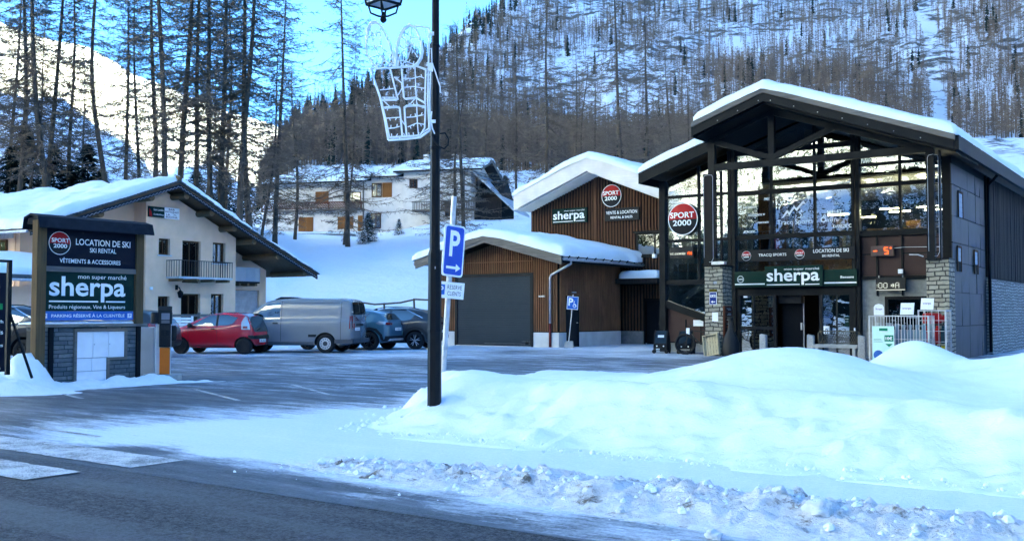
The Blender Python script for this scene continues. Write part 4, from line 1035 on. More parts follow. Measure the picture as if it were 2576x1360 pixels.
mb = MB(); mb.box(-5.42, -5.28, -.10, .0, 0, 3.14); mb.box(-1.36, -1.22, -.10, .0, 0, 3.14); mb.box(-5.28, -1.36, -.10, .0, 3.0, 3.14); Q(mb, 'door_frame', 'charcoal')
mb = MB()
for k in range(30):
    z = .03 + k*.099; mb.box(-5.28, -1.36, -.055+.006*(k % 2), -.0, z, z+.094)
gd = Q(mb, 'garage_door', 'garage')
MB().box(-1.62, -1.46, -.07, -.056, .12, .22).build('handle', M['black'], gd)
mb = MB(); mb.box(-5.3, -1.3, -.14, -.02, 0, .03); Q(mb, 'threshold', 'galv')
mb = MB(); mb.box(-.06, .02, .54, 1.54, .01, 2.10); d = Q(mb, 'side_door', 'charcoal')
MB().box(.022, .05, 1.38, 1.48, 1.0, 1.04).build('handle', M['galv'], d)
mb = MB(); mb.box(.0, .055, .52, .58, 0, 2.16); mb.box(.0, .055, 1.50, 1.56, 0, 2.16); mb.box(.0, .055, .58, 1.5, 2.10, 2.16); Q(mb, 'side_door_frame', 'black')
mb = MB(); gable_prism(mb, [(-7.05, gz(-7.05)), (-3.2, 4.8), (.72, gz(.72))], .14, -.86, 8.6); rf = Q(mb, 'roof', 'soffit')
mb = MB(); gable_prism(mb, [(-7.08, gz(-7.08)+.02), (-3.2, 4.82), (.74, gz(.74)+.02)], .24, -.93, -.865)
gable_prism(mb, [(-7.05, gz(-7.05)-.225), (-3.2, 4.575), (.72, gz(.72)-.225)], .13, -.90, -.84); mb.build('barge_board', M['wood_grey'], rf)
mb = MB(); mb.box(.66, .72, -.8, 8.6, gz(.7)-.27, gz(.7)-.14); mb.build('eave_board', M['wood_black'], rf)
mb = MB(); mb.tube([(.80, -.86, gz(.7)-.12), (.80, 8.6, gz(.7)-.12)], .07, 8); mb.tube([(-7.13, -.86, gz(-7.05)-.12), (-7.13, 8.6, gz(-7.05)-.12)], .07, 8); mb.build('gutter', M['galv'], rf, smooth=True)
mb = MB()
for k in range(13): mb.beam((.75, -.6+k*.7, gz(.7)-.18), (.95, -.6+k*.7, gz(.7)+.0), .02, .05)
mb.build('snow_guard', M['black'], rf, split=False)
mb = MB(); mb.tube([(.80, -.3, gz(.7)-.16), (.78, -.25, gz(.7)-.30), (-.28, -.12, 3.02), (-.34, -.12, 2.9), (-.34, -.12, 1.0)], .05, 8); Q(mb, 'downpipe', 'galv', smooth=True)
mb = MB(); mb.tube([(-.34, -.12, 1.0), (-.34, -.12, .02)], .055, 8); Q(mb, 'downpipe_foot', flat('dark_red_pipe', (.16, .03, .025)), smooth=True)
mb = MB()
for x in (-3.2, -1.55, -.1, -4.9, -6.4): mb.prismx([(-.86, gw(x)+.18), (-.86, gw(x)+.05), (-.72, gw(x)-.02), (-.05, gw(x)-.06), (-.05, gw(x)+.18)], x-.07, x+.07)
Q(mb, 'purlin_end', 'log')
mb = MB(); mb.box(-.9, -.62, -.14, -.06, 2.10, 2.17); mb.box(.06, .14, .95, 1.2, 2.28, 2.34); Q(mb, 'wall_lamp', 'galv')
snow_cap('snow_layer', -7.12, .86, -.98, 8.7, lambda x, y: 4.82-.268*abs(x+3.2)-.1*math.exp(-((x+3.2)/.6)**2), .40, GA, 5, .12, r=.5, wav=.12, rag=.10)
# ------------------------------------------------------------------ tall slatted building with the pale fascia
WB = empty('wooden_building', (.92, 50, 0), R(-35.2), 'tall brown slatted building with a pale wide gable fascia behind the garage', 'building')
wz = lambda x, y=0: 8.72 - (.385*(4.0-x) if x < 4.0 else .40*(x-4.0))
ww = lambda x: wz(x)-.8
mb = MB()
for a, b in ((0, 4.0), (4.0, 8.2)): mb.prism([(a, 0), (b, 0), (b, ww(b)+.3), (a, ww(a)+.3)], .06, .2) if a == 0 else None
mb.prism([(4.0, 2.02), (8.2, 2.02), (8.2, ww(8.2)+.3), (4.0, ww(4.0)+.3)], .06, .2); mb.box(4.0, 6.27, .06, .2, 0, 2.02)
mb.box(0, .15, .2, 9, 0, ww(0)+.3); mb.box(.15, 8.2, 8.9, 9, 0, 6.5)
mb.build('wall', M['behind'], WB)
mb = MB()
def zt_(x): return ww(x)+.25
for a, b, z0 in ((.02, 3.62, 3.0), (3.82, 5.86, 3.0), (5.12, 6.27, .62)):
    battens(mb, a, b, .055, z0, (lambda x: min(zt_(x), 2.70)) if z0 < 1 else zt_, .165, .07, .06)
battens(mb, 5.86, 7.3, .055, 5.22, zt_, .165, .07, .06); battens(mb, 5.86, 7.3, .055, 3.05, 3.98, .165, .07, .06); battens(mb, 6.27, 7.3, .055, 2.1, 2.75, .165, .07, .06)
mb.build('slat_cladding', M['slat_dark'], WB)
MB().box(3.64, 3.80, -.03, .055, 3.0, zt_(3.7)).build('corner_board', M['slat_dark'], WB)
mb = MB(); mb.box(5.10, 6.25, -.04, .06, 0, .60); mb.build('block_plinth', M['block'], WB)
window(WB, 5.9, 7.2, 4.05, 5.12, .05, M['black'], M['glass_dark'], .08, name='window', mull=(6.85,))
MB().box(5.8, 7.3, -.10, .06, 5.12, 5.2).box(5.8, 7.3, -.1, .06, 3.98, 4.05).build('window_ledge', M['black'], WB)
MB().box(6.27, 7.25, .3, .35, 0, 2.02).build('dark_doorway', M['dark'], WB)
mb = MB(); gable_prism(mb, [(-.10, wz(-.1)), (4.0, 8.72), (8.2, wz(8.2))], .16, -1.16, 9.5); rf = mb.build('roof', M['soffit'], WB)
mb = MB(); gable_prism(mb, [(-.14, wz(-.14)+.02), (4.0, 8.74), (8.25, wz(8.25)+.02)], .72, -1.26, -1.165); mb.build('barge_board', M['whiteboard'], rf)
mb = MB(); mb.prism([(-.13, wz(-.1)-.7), (.06, wz(-.1)-.7), (.06, wz(-.1)), (-.13, wz(-.1))], -1.16, 9); mb.build('eave_board', M['whiteboard'], rf)
mb = MB(); gable_prism(mb, [(-.02, wz(0)-.70), (4.0, 8.02), (8.2, wz(8.2)-.70)], .06, -1.10, .4); mb.build('soffit', M['whiteboard'], rf)
snow_cap('snow_layer', -.22, 8.3, -1.32, 9.5, lambda x, y: wz(x)+.02-.12*math.exp(-((x-4)/.6)**2), .34, WB, 12, .13, r=.42, wav=.10, rag=.06)
MB().box(5.3, 7.6, -1.25, .05, 2.76, 2.98).build('canopy', M['wood_black'], WB)
snow_cap('canopy_snow', 5.75, 7.6, -1.3, 0, lambda x, y: 2.985, .36, WB, 14, .07, r=.22, wav=.05, rag=.05)
def on(base, name, label, cat, group=None): return empty(name, base.location, base.rotation_euler.z, label, cat, group)
T = on(WB, 'shop_sign', 'small green supermarket sign on the brown slatted gable left of the round disc', 'sign')
MB().box(1.35, 3.32, -.12, -.02, 5.76, 6.48).build('sign_board', M['green'], T); sherpa_logo(T, 1.42, 3.20, 5.83, 6.36, -.13); lettering(T, [('mon super marché', 2.05, 3.2, 6.30, 6.40)], M['sticker'], -.131)
T = on(WB, 'shop_sign', 'round red and black sports shop disc high on the brown slatted gable', 'sign')
MB().lathe([(.53, -.08), (.53, -.01)], 4.65, 6.93, 36, 'y').build('backing_disc', M['charcoal'], T); sport_emblem(T, 4.65, 6.93, .53, -.09)
T = on(WB, 'shop_sign', 'dark grey sales and rental sign under the round disc on the slatted gable', 'sign')
MB().box(4.30, 6.10, -.12, -.02, 5.74, 6.33).build('sign_board', M['charcoal'], T); lettering(T, [('VENTE & LOCATION', 4.38, 6.02, 6.05, 6.20, dict(bold=.01)), ('RENTAL & SALES', 4.62, 5.78, 5.84, 5.95, dict(bold=.01))], M['sticker'], -.124)

# ------------------------------------------------------------------ restaurant
RA = 58.44
RE = empty('restaurant_building', (-16.5, 52, 0), R(RA), 'cream rendered mountain restaurant with a slate and timber gable roof under thick snow', 'restaurant')
RT = [(-9.75, 5.02), (-1.9, 7.88), (3.1, 5.70), (8.1, 3.66)]
def qz(x, y=0): return lerp_tab(RT, x) if -9.75 <= x <= 8.1 else (5.02+(x+9.75)*.364 if x < 0 else 3.66-(x-8.1)*.408)
def B_(mb, name, m, **k): return mb.build(name, M[m] if isinstance(m, str) else m, RE, **k)
def wallseg(mb, x0, x1, y0, y1, holes, zt, z0=0):
    """wall from x0 to x1 with openings (a,b,za,zb), top follows zt"""
    cuts = sorted(set([x0, x1] + [h[i] for h in holes for i in (0, 1)] + ([-1.9] if x0 < -1.9 < x1 else [])))
    for a, b in zip(cuts, cuts[1:]):
        hs = sorted([(h[2], h[3]) for h in holes if h[0] <= a+1e-6 and h[1] >= b-1e-6])
        z = z0
        for lo, hi in hs:
            if lo > z: mb.box(a, b, y0, y1, z, lo)
            z = hi
        mb.prism([(a, z), (b, z), (b, zt(b)), (a, zt(a))], y0, y1)
qw = lambda x: qz(x)-.28
H = [(-2.10, -1.41, 4.34, 5.16), (-.63, .56, 2.98, 5.14), (1.37, 2.24, 4.06, 5.16), (-2.10, -1.40, .9, 2.27), (-.67, .57, .05, 2.42), (1.29, 2.14, .9, 2.44)]
mb = MB(); wallseg(mb, -2.88, 2.98, 0, .35, H, qw); B_(mb, 'front_wall', 'render_cream')
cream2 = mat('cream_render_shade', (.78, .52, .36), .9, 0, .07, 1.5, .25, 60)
mb = MB(); wallseg(mb, -8.9, -2.88, .9, 1.2, [], qw); mb.box(-9.0, -8.7, 1.2, 26, 0, 5.0) if False else None
mb.box(-8.95, -8.7, 1.2, 22, 0, 5.15); mb.prism([(-2.88, 0), (-2.6, 0), (-2.6, qw(-2.6)), (-2.88, qw(-2.88))], .35, 1.0)
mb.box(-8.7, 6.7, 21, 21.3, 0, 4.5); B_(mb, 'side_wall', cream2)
mb = MB(); wallseg(mb, 2.98, 6.82, 1.6, 1.9, [(3.84, 6.29, 0, 2.73)], qw); mb.box(6.6, 6.82, 1.9, 21, 0, qw(6.8)); mb.prism([(2.7, 0), (2.98, 0), (2.98, qw(2.98)), (2.7, qw(2.7))], .35, 1.7); B_(mb, 'wing_wall', 'render_cream')
WK = dict(depth=.04)
for x0, x1, z0, z1, cu, mu in ((-2.10, -1.41, 4.34, 5.16, [(-2.02, -1.72)], (-1.72,)), (-.63, .56, 2.98, 5.14, [(-.5, -.1), (.05, .42)], (-.04,)), (1.37, 2.24, 4.06, 5.16, [(1.45, 1.75)], (1.8,)), (-2.10, -1.40, .9, 2.27, None, (-1.75,)), (-.67, .57, .05, 2.42, None, (-.05,)), (1.29, 2.14, .9, 2.44, None, (1.72,))):
    window(RE, x0, x1, z0, z1, .22, M['wood_frame'], M['glass_dark'], .09, .06, mu, curtain=cu, name='window' if z1-z0 < 2 else 'balcony_door', sill=None)
mb = MB(); mb.box(-2.18, -1.33, -.06, .02, 4.27, 4.335); mb.box(1.31, 2.34, -.06, .02, 3.99, 4.055); B_(mb, 'window_sill', 'plinth')
def balcony(y0, y1, x0, x1, zf, zr, n, bar, rail, slabm, wide=.02, panel=False):
    mb = MB(); mb.box(x0, x1, y0, y1, zf-.10, zf); b = B_(mb, 'balcony', slabm)
    mb = MB()
    for k in range(n+1):
        x = x0+.02+(x1-x0-.04)*k/n; mb.box(x-wide/2, x+wide/2, y0+.01, y0+.03, zf, zr)
    m_ = int(n*(y1-y0)/(x1-x0))
    for k in range(m_+1):
        y = y0+.02+(y1-y0-.04)*k/max(1, m_); mb.box(x0, x0+.02, y-wide/2, y+wide/2, zf, zr); mb.box(x1-.02, x1, y-wide/2, y+wide/2, zf, zr)
    mb.box(x0-.01, x1+.01, y0, y0+.04, zr, zr+.035); mb.box(x0-.01, x0+.03, y0+.04, y1, zr, zr+.035); mb.box(x1-.03, x1+.01, y0+.04, y1, zr, zr+.035)
    mb.build('railing', bar, b, split=False)
    mb = MB()
    for k in range(4): x = x0+.15+(x1-x0-.45)*k/3; mb.box(x, x+.16, y0+.05, y1, zf-.24, zf-.105)
    mb.build('bracket', M['log'], b)
    return b
balcony(-.95, 0, -1.62, 1.88, 3.26, 4.05, 22, mat('iron_railing', (.07, .055, .05), .6), None, 'plinth', wide=.022)
balcony(.55, 1.6, 3.05, 5.3, 3.18, 3.92, 26, flat('pale_balusters', (.45, .52, .58), .6), None, 'wood_black', wide=.055)
mb = MB(); mb.box(2.99, 3.25, .5, .75, 0, 3.06); mb.box(3.3, 3.55, 1.3, 1.5, 0, 3.06); B_(mb, 'timber_post', wood_mat('pale_timber', (.32, .25, .17), .3))
mb = MB()
for k in range(22): mb.box(3.86, 6.27, 1.72+.006*(k % 2), 1.78, .02+k*.122, .136+k*.122)
B_(mb, 'roller_shutter', mat('pale_shutter', (.42, .42, .43), .6))
# roof of stone slates, overhang, logs
mb = MB(); gable_prism(mb, RT, .10, -1.2, 22); rf = B_(mb, 'roof', 'soffit')
mb = MB(); rs = random.Random(4)
for (xa, za), (xb, zb) in zip(RT, RT[1:]):
    L_ = hypot(xb-xa, zb-za); n = int(L_/.16); sgn = 1 if zb > za else -1
    for k in range(n):
        t = (k+.5)/n; x = xa+(xb-xa)*t; z = za+(zb-za)*t
        for row in range(2):
            w_ = .30+rs.uniform(-.05, .08); y0 = -1.28+rs.uniform(-.05, .05); th = .035
            zz = z+.012+row*.045
            dx = w_/2; sl_ = (zb-za)/(xb-xa)*.78
            mb.prism([(x-dx, zz-dx*sl_-.0), (x+dx, zz+dx*sl_), (x+dx, zz+dx*sl_+th), (x-dx, zz-dx*sl_+th)], y0, y0+.7+rs.uniform(0, .2))
mb.build('slate_edge', M['slate'], rf, split=False)
mb = MB(); gable_prism(mb, [(x, z-.10) for x, z in RT], .18, -1.22, -1.14)
mb.build('barge_board', mat('dark_blue_board', (.022, .026, .035), .6), rf)
mb = MB(); rs = random.Random(9)
pts = []
for (xa, za), (xb, zb) in zip(RT, RT[1:]):
    n = int(hypot(xb-xa, zb-za)/.11)
    for k in range(n): t = k/n; pts.append((xa+(xb-xa)*t, -1.25, za+(zb-za)*t-.17-(.07 if len(pts) % 2 else 0)))
mb.tube(pts, .009, 4); mb.build('light_string', M['curtain'], rf)
mb = MB()
for x in (-6.2, -3.39, -1.3, .35, 1.9, 3.3, 5.1, 7.25):
    z = qz(x)-.34; mb.tube([(x, -1.05, z), (x, .1 if x < 3 else 1.6, z)], .17, 10)
mb.build('log_purlin', M['log'], rf, smooth=False)
mb = MB(); mb.box(-9.0, -8.7, 1.3, 22, 4.78, 5.0); mb.tube([(-9.85, -1.1, 4.93), (-9.85, 22, 4.93)], .07, 6); mb.build('gutter', M['galv'], rf)
snow_cap('snow_layer', -9.85, 3.0, -1.2, 22, lambda x, y: qz(x)+.08-.12*math.exp(-((x+1.9)/.6)**2), .36, RE, 21, .18, r=.38, wav=.24, rag=.12)
snow_cap('snow_layer', 3.15, 7.8, -1.1, 22, lambda x, y: qz(x)+.06, .30, RE, 23, .18, r=.35, wav=.08, rag=.1)
mb = MB(); mb.tube([(-1.9, -1.3, 8.05), (-1.9, -.9, 8.2)], .10, 8); B_(mb, 'ridge_log', 'log')
# windows in the long left side (local x = -8.95 plane)
for ya, yb, z0, z1, cur in ((1.7, 2.6, 3.90, 4.72, False), (1.9, 2.5, .4, 2.1, True), (5.5, 6.4, 3.9, 4.7, False)):
    mb = MB(); mb.box(-9.03, -8.96, ya, yb, z0, z1); o = B_(mb, 'window', 'wood_frame')
    MB().box(-9.045, -9.032, ya+.1, (ya+yb)/2-.04, z0+.1, z1-.1).box(-9.045, -9.032, (ya+yb)/2+.04, yb-.1, z0+.1, z1-.1).build('pane', M['glass_dark'], o, split=False)
    MB().box(-9.06, -8.97, ya-.08, yb+.08, z0-.07, z0-.005).build('sill', M['plinth'], o)
T = on(RE, 'wall_lantern', 'small black wall lantern between the two doors of the cream restaurant', 'lantern')
mb = MB(); mb.lathe([(.03, 2.18), (.10, 2.22), (.15, 2.45), (.18, 2.46), (.09, 2.54), (.02, 2.60)], -.98, -.30, 6); mb.tube([(-.98, -.3, 2.6), (-.98, -.22, 2.72), (-.98, -.06, 2.74)], .03, 6); mb.box(-1.05, -.91, -.05, 0, 2.6, 2.85); mb.build('lantern_frame', M['black'], T)
MB().lathe([(.095, 2.235), (.135, 2.44)], -.98, -.30, 6).build('lantern_glass', M['curtain'], T) if False else None
T = on(RE, 'restaurant_sign', 'small beer and bar sign, half dark green and half white, under the restaurant gable', 'sign')
MB().box(-2.80, -1.86, -.10, -.02, 6.18, 6.70).build('green_board', M['green'], T); MB().box(-1.855, -.93, -.10, -.02, 6.16, 6.72).build('white_board', M['white'], T)
lettering(T, [('Saint Landelin', -2.52, -1.92, 6.50, 6.60, dict(bold=.01)), ('Goldenberg', -2.52, -1.92, 6.26, 6.36, dict(bold=.01))], M['sticker'], -.104)
MB().prism([(-2.78, 6.2), (-2.60, 6.2), (-2.66, 6.45), (-2.78, 6.6)], -.106, -.101).build('red_corner', flat('sign_red', (.4, .01, .01)), T)
lettering(T, [('BAR', -1.60, -1.22, 6.58, 6.67, dict(bold=.015)), ('RESTAURANT', -1.82, -.97, 6.46, 6.54, dict(bold=.015)), ('LA', -1.75, -1.52, 6.32, 6.41, dict(bold=.02)), ('BOCONA', -1.78, -1.05, 6.20, 6.29, dict(bold=.02))], flat('dark_red_letters', (.05, .01, .03)), -.104)
mb = MB(); mb.beam((-1.35, -.106, 6.44), (-1.1, -.106, 6.31), .004, .02, (0, 1, 0)); mb.beam((-1.1, -.106, 6.44), (-1.35, -.106, 6.31), .004, .02, (0, 1, 0)); mb.build('logo', M['black'], T)
T = on(RE, 'wall_box', 'small white alarm box on the cream wall beside the restaurant lantern', 'wall box'); MB().box(-2.62, -2.48, -.08, -.002, 2.58, 2.72).build('housing', M['white'], T)
# railing and slatted bin in front of the restaurant door
a_ = at(430, 790, 46); b_ = at(565, 792, 50)
T = empty('fence', (a_.x, a_.y, 0), 0, 'low weathered wooden rail fence in front of the restaurant door', 'fence')
mb = MB(); dx, dy = b_.x-a_.x, b_.y-a_.y
mb.beam((0, 0, 1.32), (dx, dy, 1.32), .06, .12); mb.beam((0, 0, .8), (dx, dy, .8), .05, .10); mb.build('rail', M['wood_grey'], T)
for k in range(3): MB().box(dx*k/2-.06, dx*k/2+.06, dy*k/2-.06, dy*k/2+.06, 0, 1.45).build('post', M['wood_grey'], T)
g_ = at(455, 830, 44.5)
T = empty('plastic_crate_stack', (g_.x, g_.y, 0), R(10), 'white slatted crate stack standing between the parking terminal and the red car', 'crate stack')
mb = MB()
for k in range(9): mb.box(-.45, .45, -.2, .2, .1+k*.13, .2+k*.13)
mb.box(-.5, -.45, -.2, .2, 0, 1.3); mb.box(.45, .5, -.2, .2, 0, 1.3); mb.build('slatted_side', M['white'], T)
# small slate-roofed porch at the far left
PO = empty('porch_building', (-20.3, 39.5, 0), R(RA-90), 'small slate roofed porch with snow at the left edge beside the restaurant', 'porch')
mb = MB(); gable_prism(mb, [(-3.2, 3.9), (.9, 2.86)], .16, -1.2, 4.0); mb.build('roof', M['slate'], PO)
snow_cap('snow_layer', -3.2, .45, -1.1, 4.0, lambda x, y: 3.9-(x+3.2)*.2537, .22, PO, 31, .15, r=.3, wav=.08, rag=.08)
mb = MB(); mb.box(-3, .3, 0, 3.8, 0, 2.5); mb.build('wall', cream2, PO)
MB().box(-2.6, -.1, -.05, -.002, .9, 2.2).build('window', M['glass_dark'], PO)
mb = MB(); mb.box(-3.1, .45, -.3, -.1, 2.5, 2.72); mb.build('beam', M['wood_frame'], PO)
mb = MB(); mb.tube([(.95, -1.2, 2.74), (.95, 4, 2.74)], .06, 6); mb.tube([(.92, -.9, 2.7), (.55, -.3, 2.45), (.42, -.15, 2.2), (.42, -.15, .1)], .05, 6); mb.build('gutter', M['galv'], PO)

# ------------------------------------------------------------------ white chalets up the slope
CH = empty('chalet_house', (-5.06, 127, 0), R(-14), 'long white chalet with orange shutters, balconies and snowy roofs up the slope', 'house')
def C_(mb, name, m, **k): return mb.build(name, M[m] if isinstance(m, str) else m, CH, **k)
mb = MB(); mb.box(-13.6, -9.0, .0, 8, 10, 18.9); mb.box(-27.4, -13.6, 0, 8, 10, 18.5); C_(mb, 'side_wall', 'render_white')
mb = MB(); mb.prism([(-9.0, 10), (0, 10), (0, 19.45), (-9.0, 19.45)], -.4, 8.5)
mb.prismx([(-.4, 19.45), (8.5, 19.45), (4.0, 21.0)], -9.0, 0); C_(mb, 'main_wall', 'render_white')
def xroof(x0, x1, zf, zr_, y0, y1, yr, th=.22, name='roof', snow=.35, sd_=1):
    mb = MB()
    mb.prismx([(y0, zf-th), (yr, zr_-th), (yr, zr_), (y0, zf)], x0, x1); mb.prismx([(yr, zr_-th), (y1, zf-th), (y1, zf), (yr, zr_)], x0, x1)
    r_ = C_(mb, name, 'wood_black')
    snow_cap('snow_layer', x0-.05, x1+.05, y0-.1, y1, lambda x, y: (zf+(zr_-zf)*(y-y0)/(yr-y0)) if y < yr else (zf+(zr_-zf)*(y1-y)/(y1-yr)), snow, CH, sd_, .45, r=.5, wav=.12, rag=.12)
    return r_
xroof(-10.1, 1.6, 19.50, 21.25, -1.3, 9.4, 4.0, sd_=41); xroof(-14.6, -9.6, 18.95, 20.2, -1.0, 9, 4.2, sd_=42); xroof(-28.6, -13.9, 18.45, 20.0, -1.3, 9, 4.2, sd_=43)
mb = MB(); mb.beam((1.55, -1.3, 19.40), (1.55, 4.0, 21.15), .12, .5); mb.beam((1.55, 4.0, 21.15), (1.55, 9.4, 19.4), .12, .5); C_(mb, 'barge_board', 'wood_grey')
mb = MB(); mb.box(-7.6, -6.9, 3.2, 4.0, 20.5, 22.2); mb.box(-3.6, -2.4, 3.6, 4.6, 20.6, 22.0); mb.box(-3.8, -2.2, 3.4, 4.8, 22.0, 22.15); C_(mb, 'chimney', 'render_white')
# right timber annex
mb = MB(); mb.prismx([(1.0, 13), (7.5, 13), (7.5, 16.0), (4.2, 18.4), (1.0, 16.0)], .02, 3.6); C_(mb, 'annex_wall', 'wood_black')
mb = MB(); mb.prism([(0.3, 19.0), (5.6, 14.0), (5.6, 14.3), (.3, 19.3)], -.6, 8); C_(mb, 'annex_roof', 'greysteel')
# openings
def shut(x0, x1, z0, z1, y=-.0, n=2, kind='shutter', bars=True):
    mb = MB()
    for k in range(n):
        a = x0+(x1-x0)*k/n+.02; b = x0+(x1-x0)*(k+1)/n-.02; mb.box(a, b, y-.07, y-.005, z0, z1)
    if bars: mb.box(x0, x1, y-.085, y-.071, z0+.15*(z1-z0), z0+.15*(z1-z0)+.08); mb.box(x0, x1, y-.085, y-.071, z1-.15*(z1-z0)-.08, z1-.15*(z1-z0))
    return C_(mb, 'shutter', kind)
low = -1.2
mb = MB(); mb.box(-27.9, -13.9, low, 0, 10, 14.55); C_(mb, 'lower_storey', 'render_white')
shut(-23.2, -21.2+.1, 11.65, 13.85, low); shut(-17.7, -15.5, 12.2, 13.8, low); shut(-14.9, -14.2, 11.9, 13.9, low, 1)
shut(-21.4, -19.5, 15.7, 17.3, 0); shut(-12.05, -10.7, 16.3, 18.2, 0, 1)
for x0, x1, z0, z1, y in ((-17.4, -15.0, 15.6, 17.1, 0), (-13.5, -12.1, 16.3, 18.2, 0), (-13.6, -12.2, 12.3, 14.3, 0), (-8.2, -7.1, 17.3, 18.5, -.4), (-18.6, -18.1, 17.9, 18.3, 0), (-3.4, -2.2, 13.6, 15.5, -.4)):
    window(CH, x0, x1, z0, z1, y-.006, M['wood_frame'], M['glass_dark'], .12, .06, ((x0+x1)/2,))
mb = MB(); mb.prismx([(1.6, 17.2), (2.5, 17.2), (2.5, 18.8), (1.6, 18.8)], .003, .05); C_(mb, 'gable_window', 'wood_frame')
# balconies
mb = MB(); mb.box(-27.9, -13.95, -2.3, -1.2, 14.55, 14.75); mb.box(-7.3, 1.0, -2.0, -.4, 14.2, 14.4); C_(mb, 'balcony_floor', 'wood_grey')
mb = MB(); mb.box(-27.9, -13.9, -2.32, -2.24, 15.55, 15.68); mb.box(-27.9, -13.9, -2.3, -2.26, 14.8, 14.9)
for k in range(60):
    x = -27.8+k*.23; mb.beam((x, -2.28, 14.85), (x+.5, -2.28, 15.55), .03, .13)
for x in (-27.9, -23, -18.5, -14): mb.box(x-.07, x+.07, -2.35, -2.2, 14.55, 15.6)
C_(mb, 'balcony_railing', wood_mat('red_brown_rail', (.13, .045, .03), .2), split=False)
mb = MB()
for k in range(38): x = -7.2+k*.22; mb.box(x, x+.1, -2.0, -1.95, 14.4, 15.3)
mb.box(-7.3, 1.0, -2.02, -1.93, 15.3, 15.42); C_(mb, 'balcony_railing', 'wood_grey', split=False)
mb = MB(); mb.box(-.4, -.0, -2.0, -1.6, 10, 14.2); C_(mb, 'stone_post', 'render_white')
mb = MB(); mb.box(-14.15, -14.0, -1.5, -1.35, 11, 18.4); mb.box(-1.0, -.7, -1.1, -.8, 14.4, 19.2); C_(mb, 'timber_post', 'wood_grey')
# dry stone retaining wall on the slope
T = empty('stone_wall', (-24.9, 117, 9.75), R(2), 'low dry stone retaining wall in the snow below the white chalet', 'stone wall')
rs = random.Random(2); mb = MB()
for row in range(4):
    x = 0
    while x < 7.2-.3*row:
        w_ = rs.uniform(.25, .7); mb.box(x, x+w_-.03, -.1+rs.uniform(-.06, .06), .6, row*.24+rs.uniform(-.01, .01)-.1, row*.24+.12); x += w_
mb.build('stone_courses', M['stone_wall'], T, split=False)
snow_cap('snow_layer', -.2, 7.3, -.12, .8, lambda x, y: .86, .25, T, 51, .12, r=.2, wav=.08, rag=.06)
# ------------------------------------------------------------------ the big sign board on its masonry base
SG = empty('sign_board', (S0.x, S0.y, 0), R(54.5), 'large roadside sign board, navy over green, between wooden posts on a grey stone base', 'sign board')
def W_(mb, name, m, parent=None, **k): return mb.build(name, M[m] if isinstance(m, str) else m, parent or SG, **k)
st = W_(MB().box(-.02, 2.06, .0, .55, 0, 1.17), 'stone_base', 'stone_grey')
W_(MB().box(-.16, 2.22, -.07, .62, 1.172, 1.225), 'stone_ledge', mat('ledge_stone', (.20, .18, .16), .85, 0, .25, 6, .4, 30), st)
snow_cap('ledge_snow', -.14, 2.0, -.02, .58, lambda x, y: 1.226, .06, SG, 61, .05, r=.08, wav=.05, rag=.03)
mb = MB()
for x in (.10, 2.0): mb.box(x, x+.09, -.05, -.003, 0, 1.165)
W_(mb, 'steel_edge', 'black')
W_(MB().box(-.05, -.02, .1, .5, .2, 1.1), 'steel_edge', 'black')
mb = MB(); mb.box(-.245, -.06, -.18, .0, .0, 3.2); W_(mb, 'wooden_post', 'wood_post'); W_(MB().box(1.93, 2.10, -.1, .06, 1.226, 3.12), 'wooden_post', 'wood_post')
W_(MB().box(-.045, 1.92, -.06, .04, 2.345, 3.10), 'navy_panel', 'navy'); W_(MB().box(-.05, 1.925, -.09, .02, 2.24, 2.34), 'rail', 'wood_grey')
W_(MB().box(-.05, 1.90, -.06, .04, 1.48, 2.24), 'green_panel', 'green'); W_(MB().box(-.07, 1.89, -.065, .04, 1.305, 1.478), 'blue_panel', 'blue')
lettering(SG, [('LOCATION DE SKI', .60, 1.80, 2.775, 2.90, dict(bold=.012)), ('SKI RENTAL', .90, 1.48, 2.64, 2.73, dict(bold=.01)), ('VÊTEMENTS & ACCESSOIRES', .27, 1.58, 2.415, 2.52, dict(bold=.01))], M['sticker'], -.0645)
sport_emblem(SG, .265, 2.79, .225, -.068)
sherpa_logo(SG, .07, 1.70, 1.655, 2.155, -.066)
lettering(SG, [('mon super marché', .66, 1.72, 2.09, 2.20), ('Produits régionaux, Vins & Liqueurs', .07, 1.70, 1.505, 1.60, dict(bold=.004))], M['sticker'], -.0655)
lettering(SG, [('PARKING RÉSERVÉ À LA CLIENTÈLE', .12, 1.69, 1.36, 1.435, dict(bold=.015))], M['sticker'], -.0695)
mb = MB()
for x in (-.055, 1.76): mb.box(x, x+.09, -.072, -.066, 1.345, 1.435)
W_(mb, 'p_badge', 'sticker', split=False); lettering(SG, [('P', -.03, .01, 1.36, 1.42, dict(bold=.02)), ('P', 1.785, 1.825, 1.36, 1.42, dict(bold=.02))], M['blue'], -.075)
# little felt-covered roof
mb = MB(); mb.prismx([(-.30, 3.04), (-.27, 3.04), (-.22, 3.26), (.0, 3.31), (.22, 3.24), (.27, 3.04), (.29, 3.04), (.25, 3.28), (.02, 3.345), (-.24, 3.30)], -.30, 2.22) if False else None
pr = [(-.30, 3.075), (-.24, 3.27), (.02, 3.335), (.26, 3.27), (.30, 3.075)]
for (a, b), (c, d) in zip(pr, pr[1:]): mb.prismx([(a, b-.03), (c, d-.03), (c, d), (a, b)], -.28, 2.20)
mb.prismx([(-.24, 3.14), (.24, 3.14), (.22, 3.25), (0, 3.3), (-.22, 3.25)], -.22, 2.14); W_(mb, 'roof_cover', mat('roofing_felt', (.016, .019, .026), .8, 0, .3, 4, .5, 12))
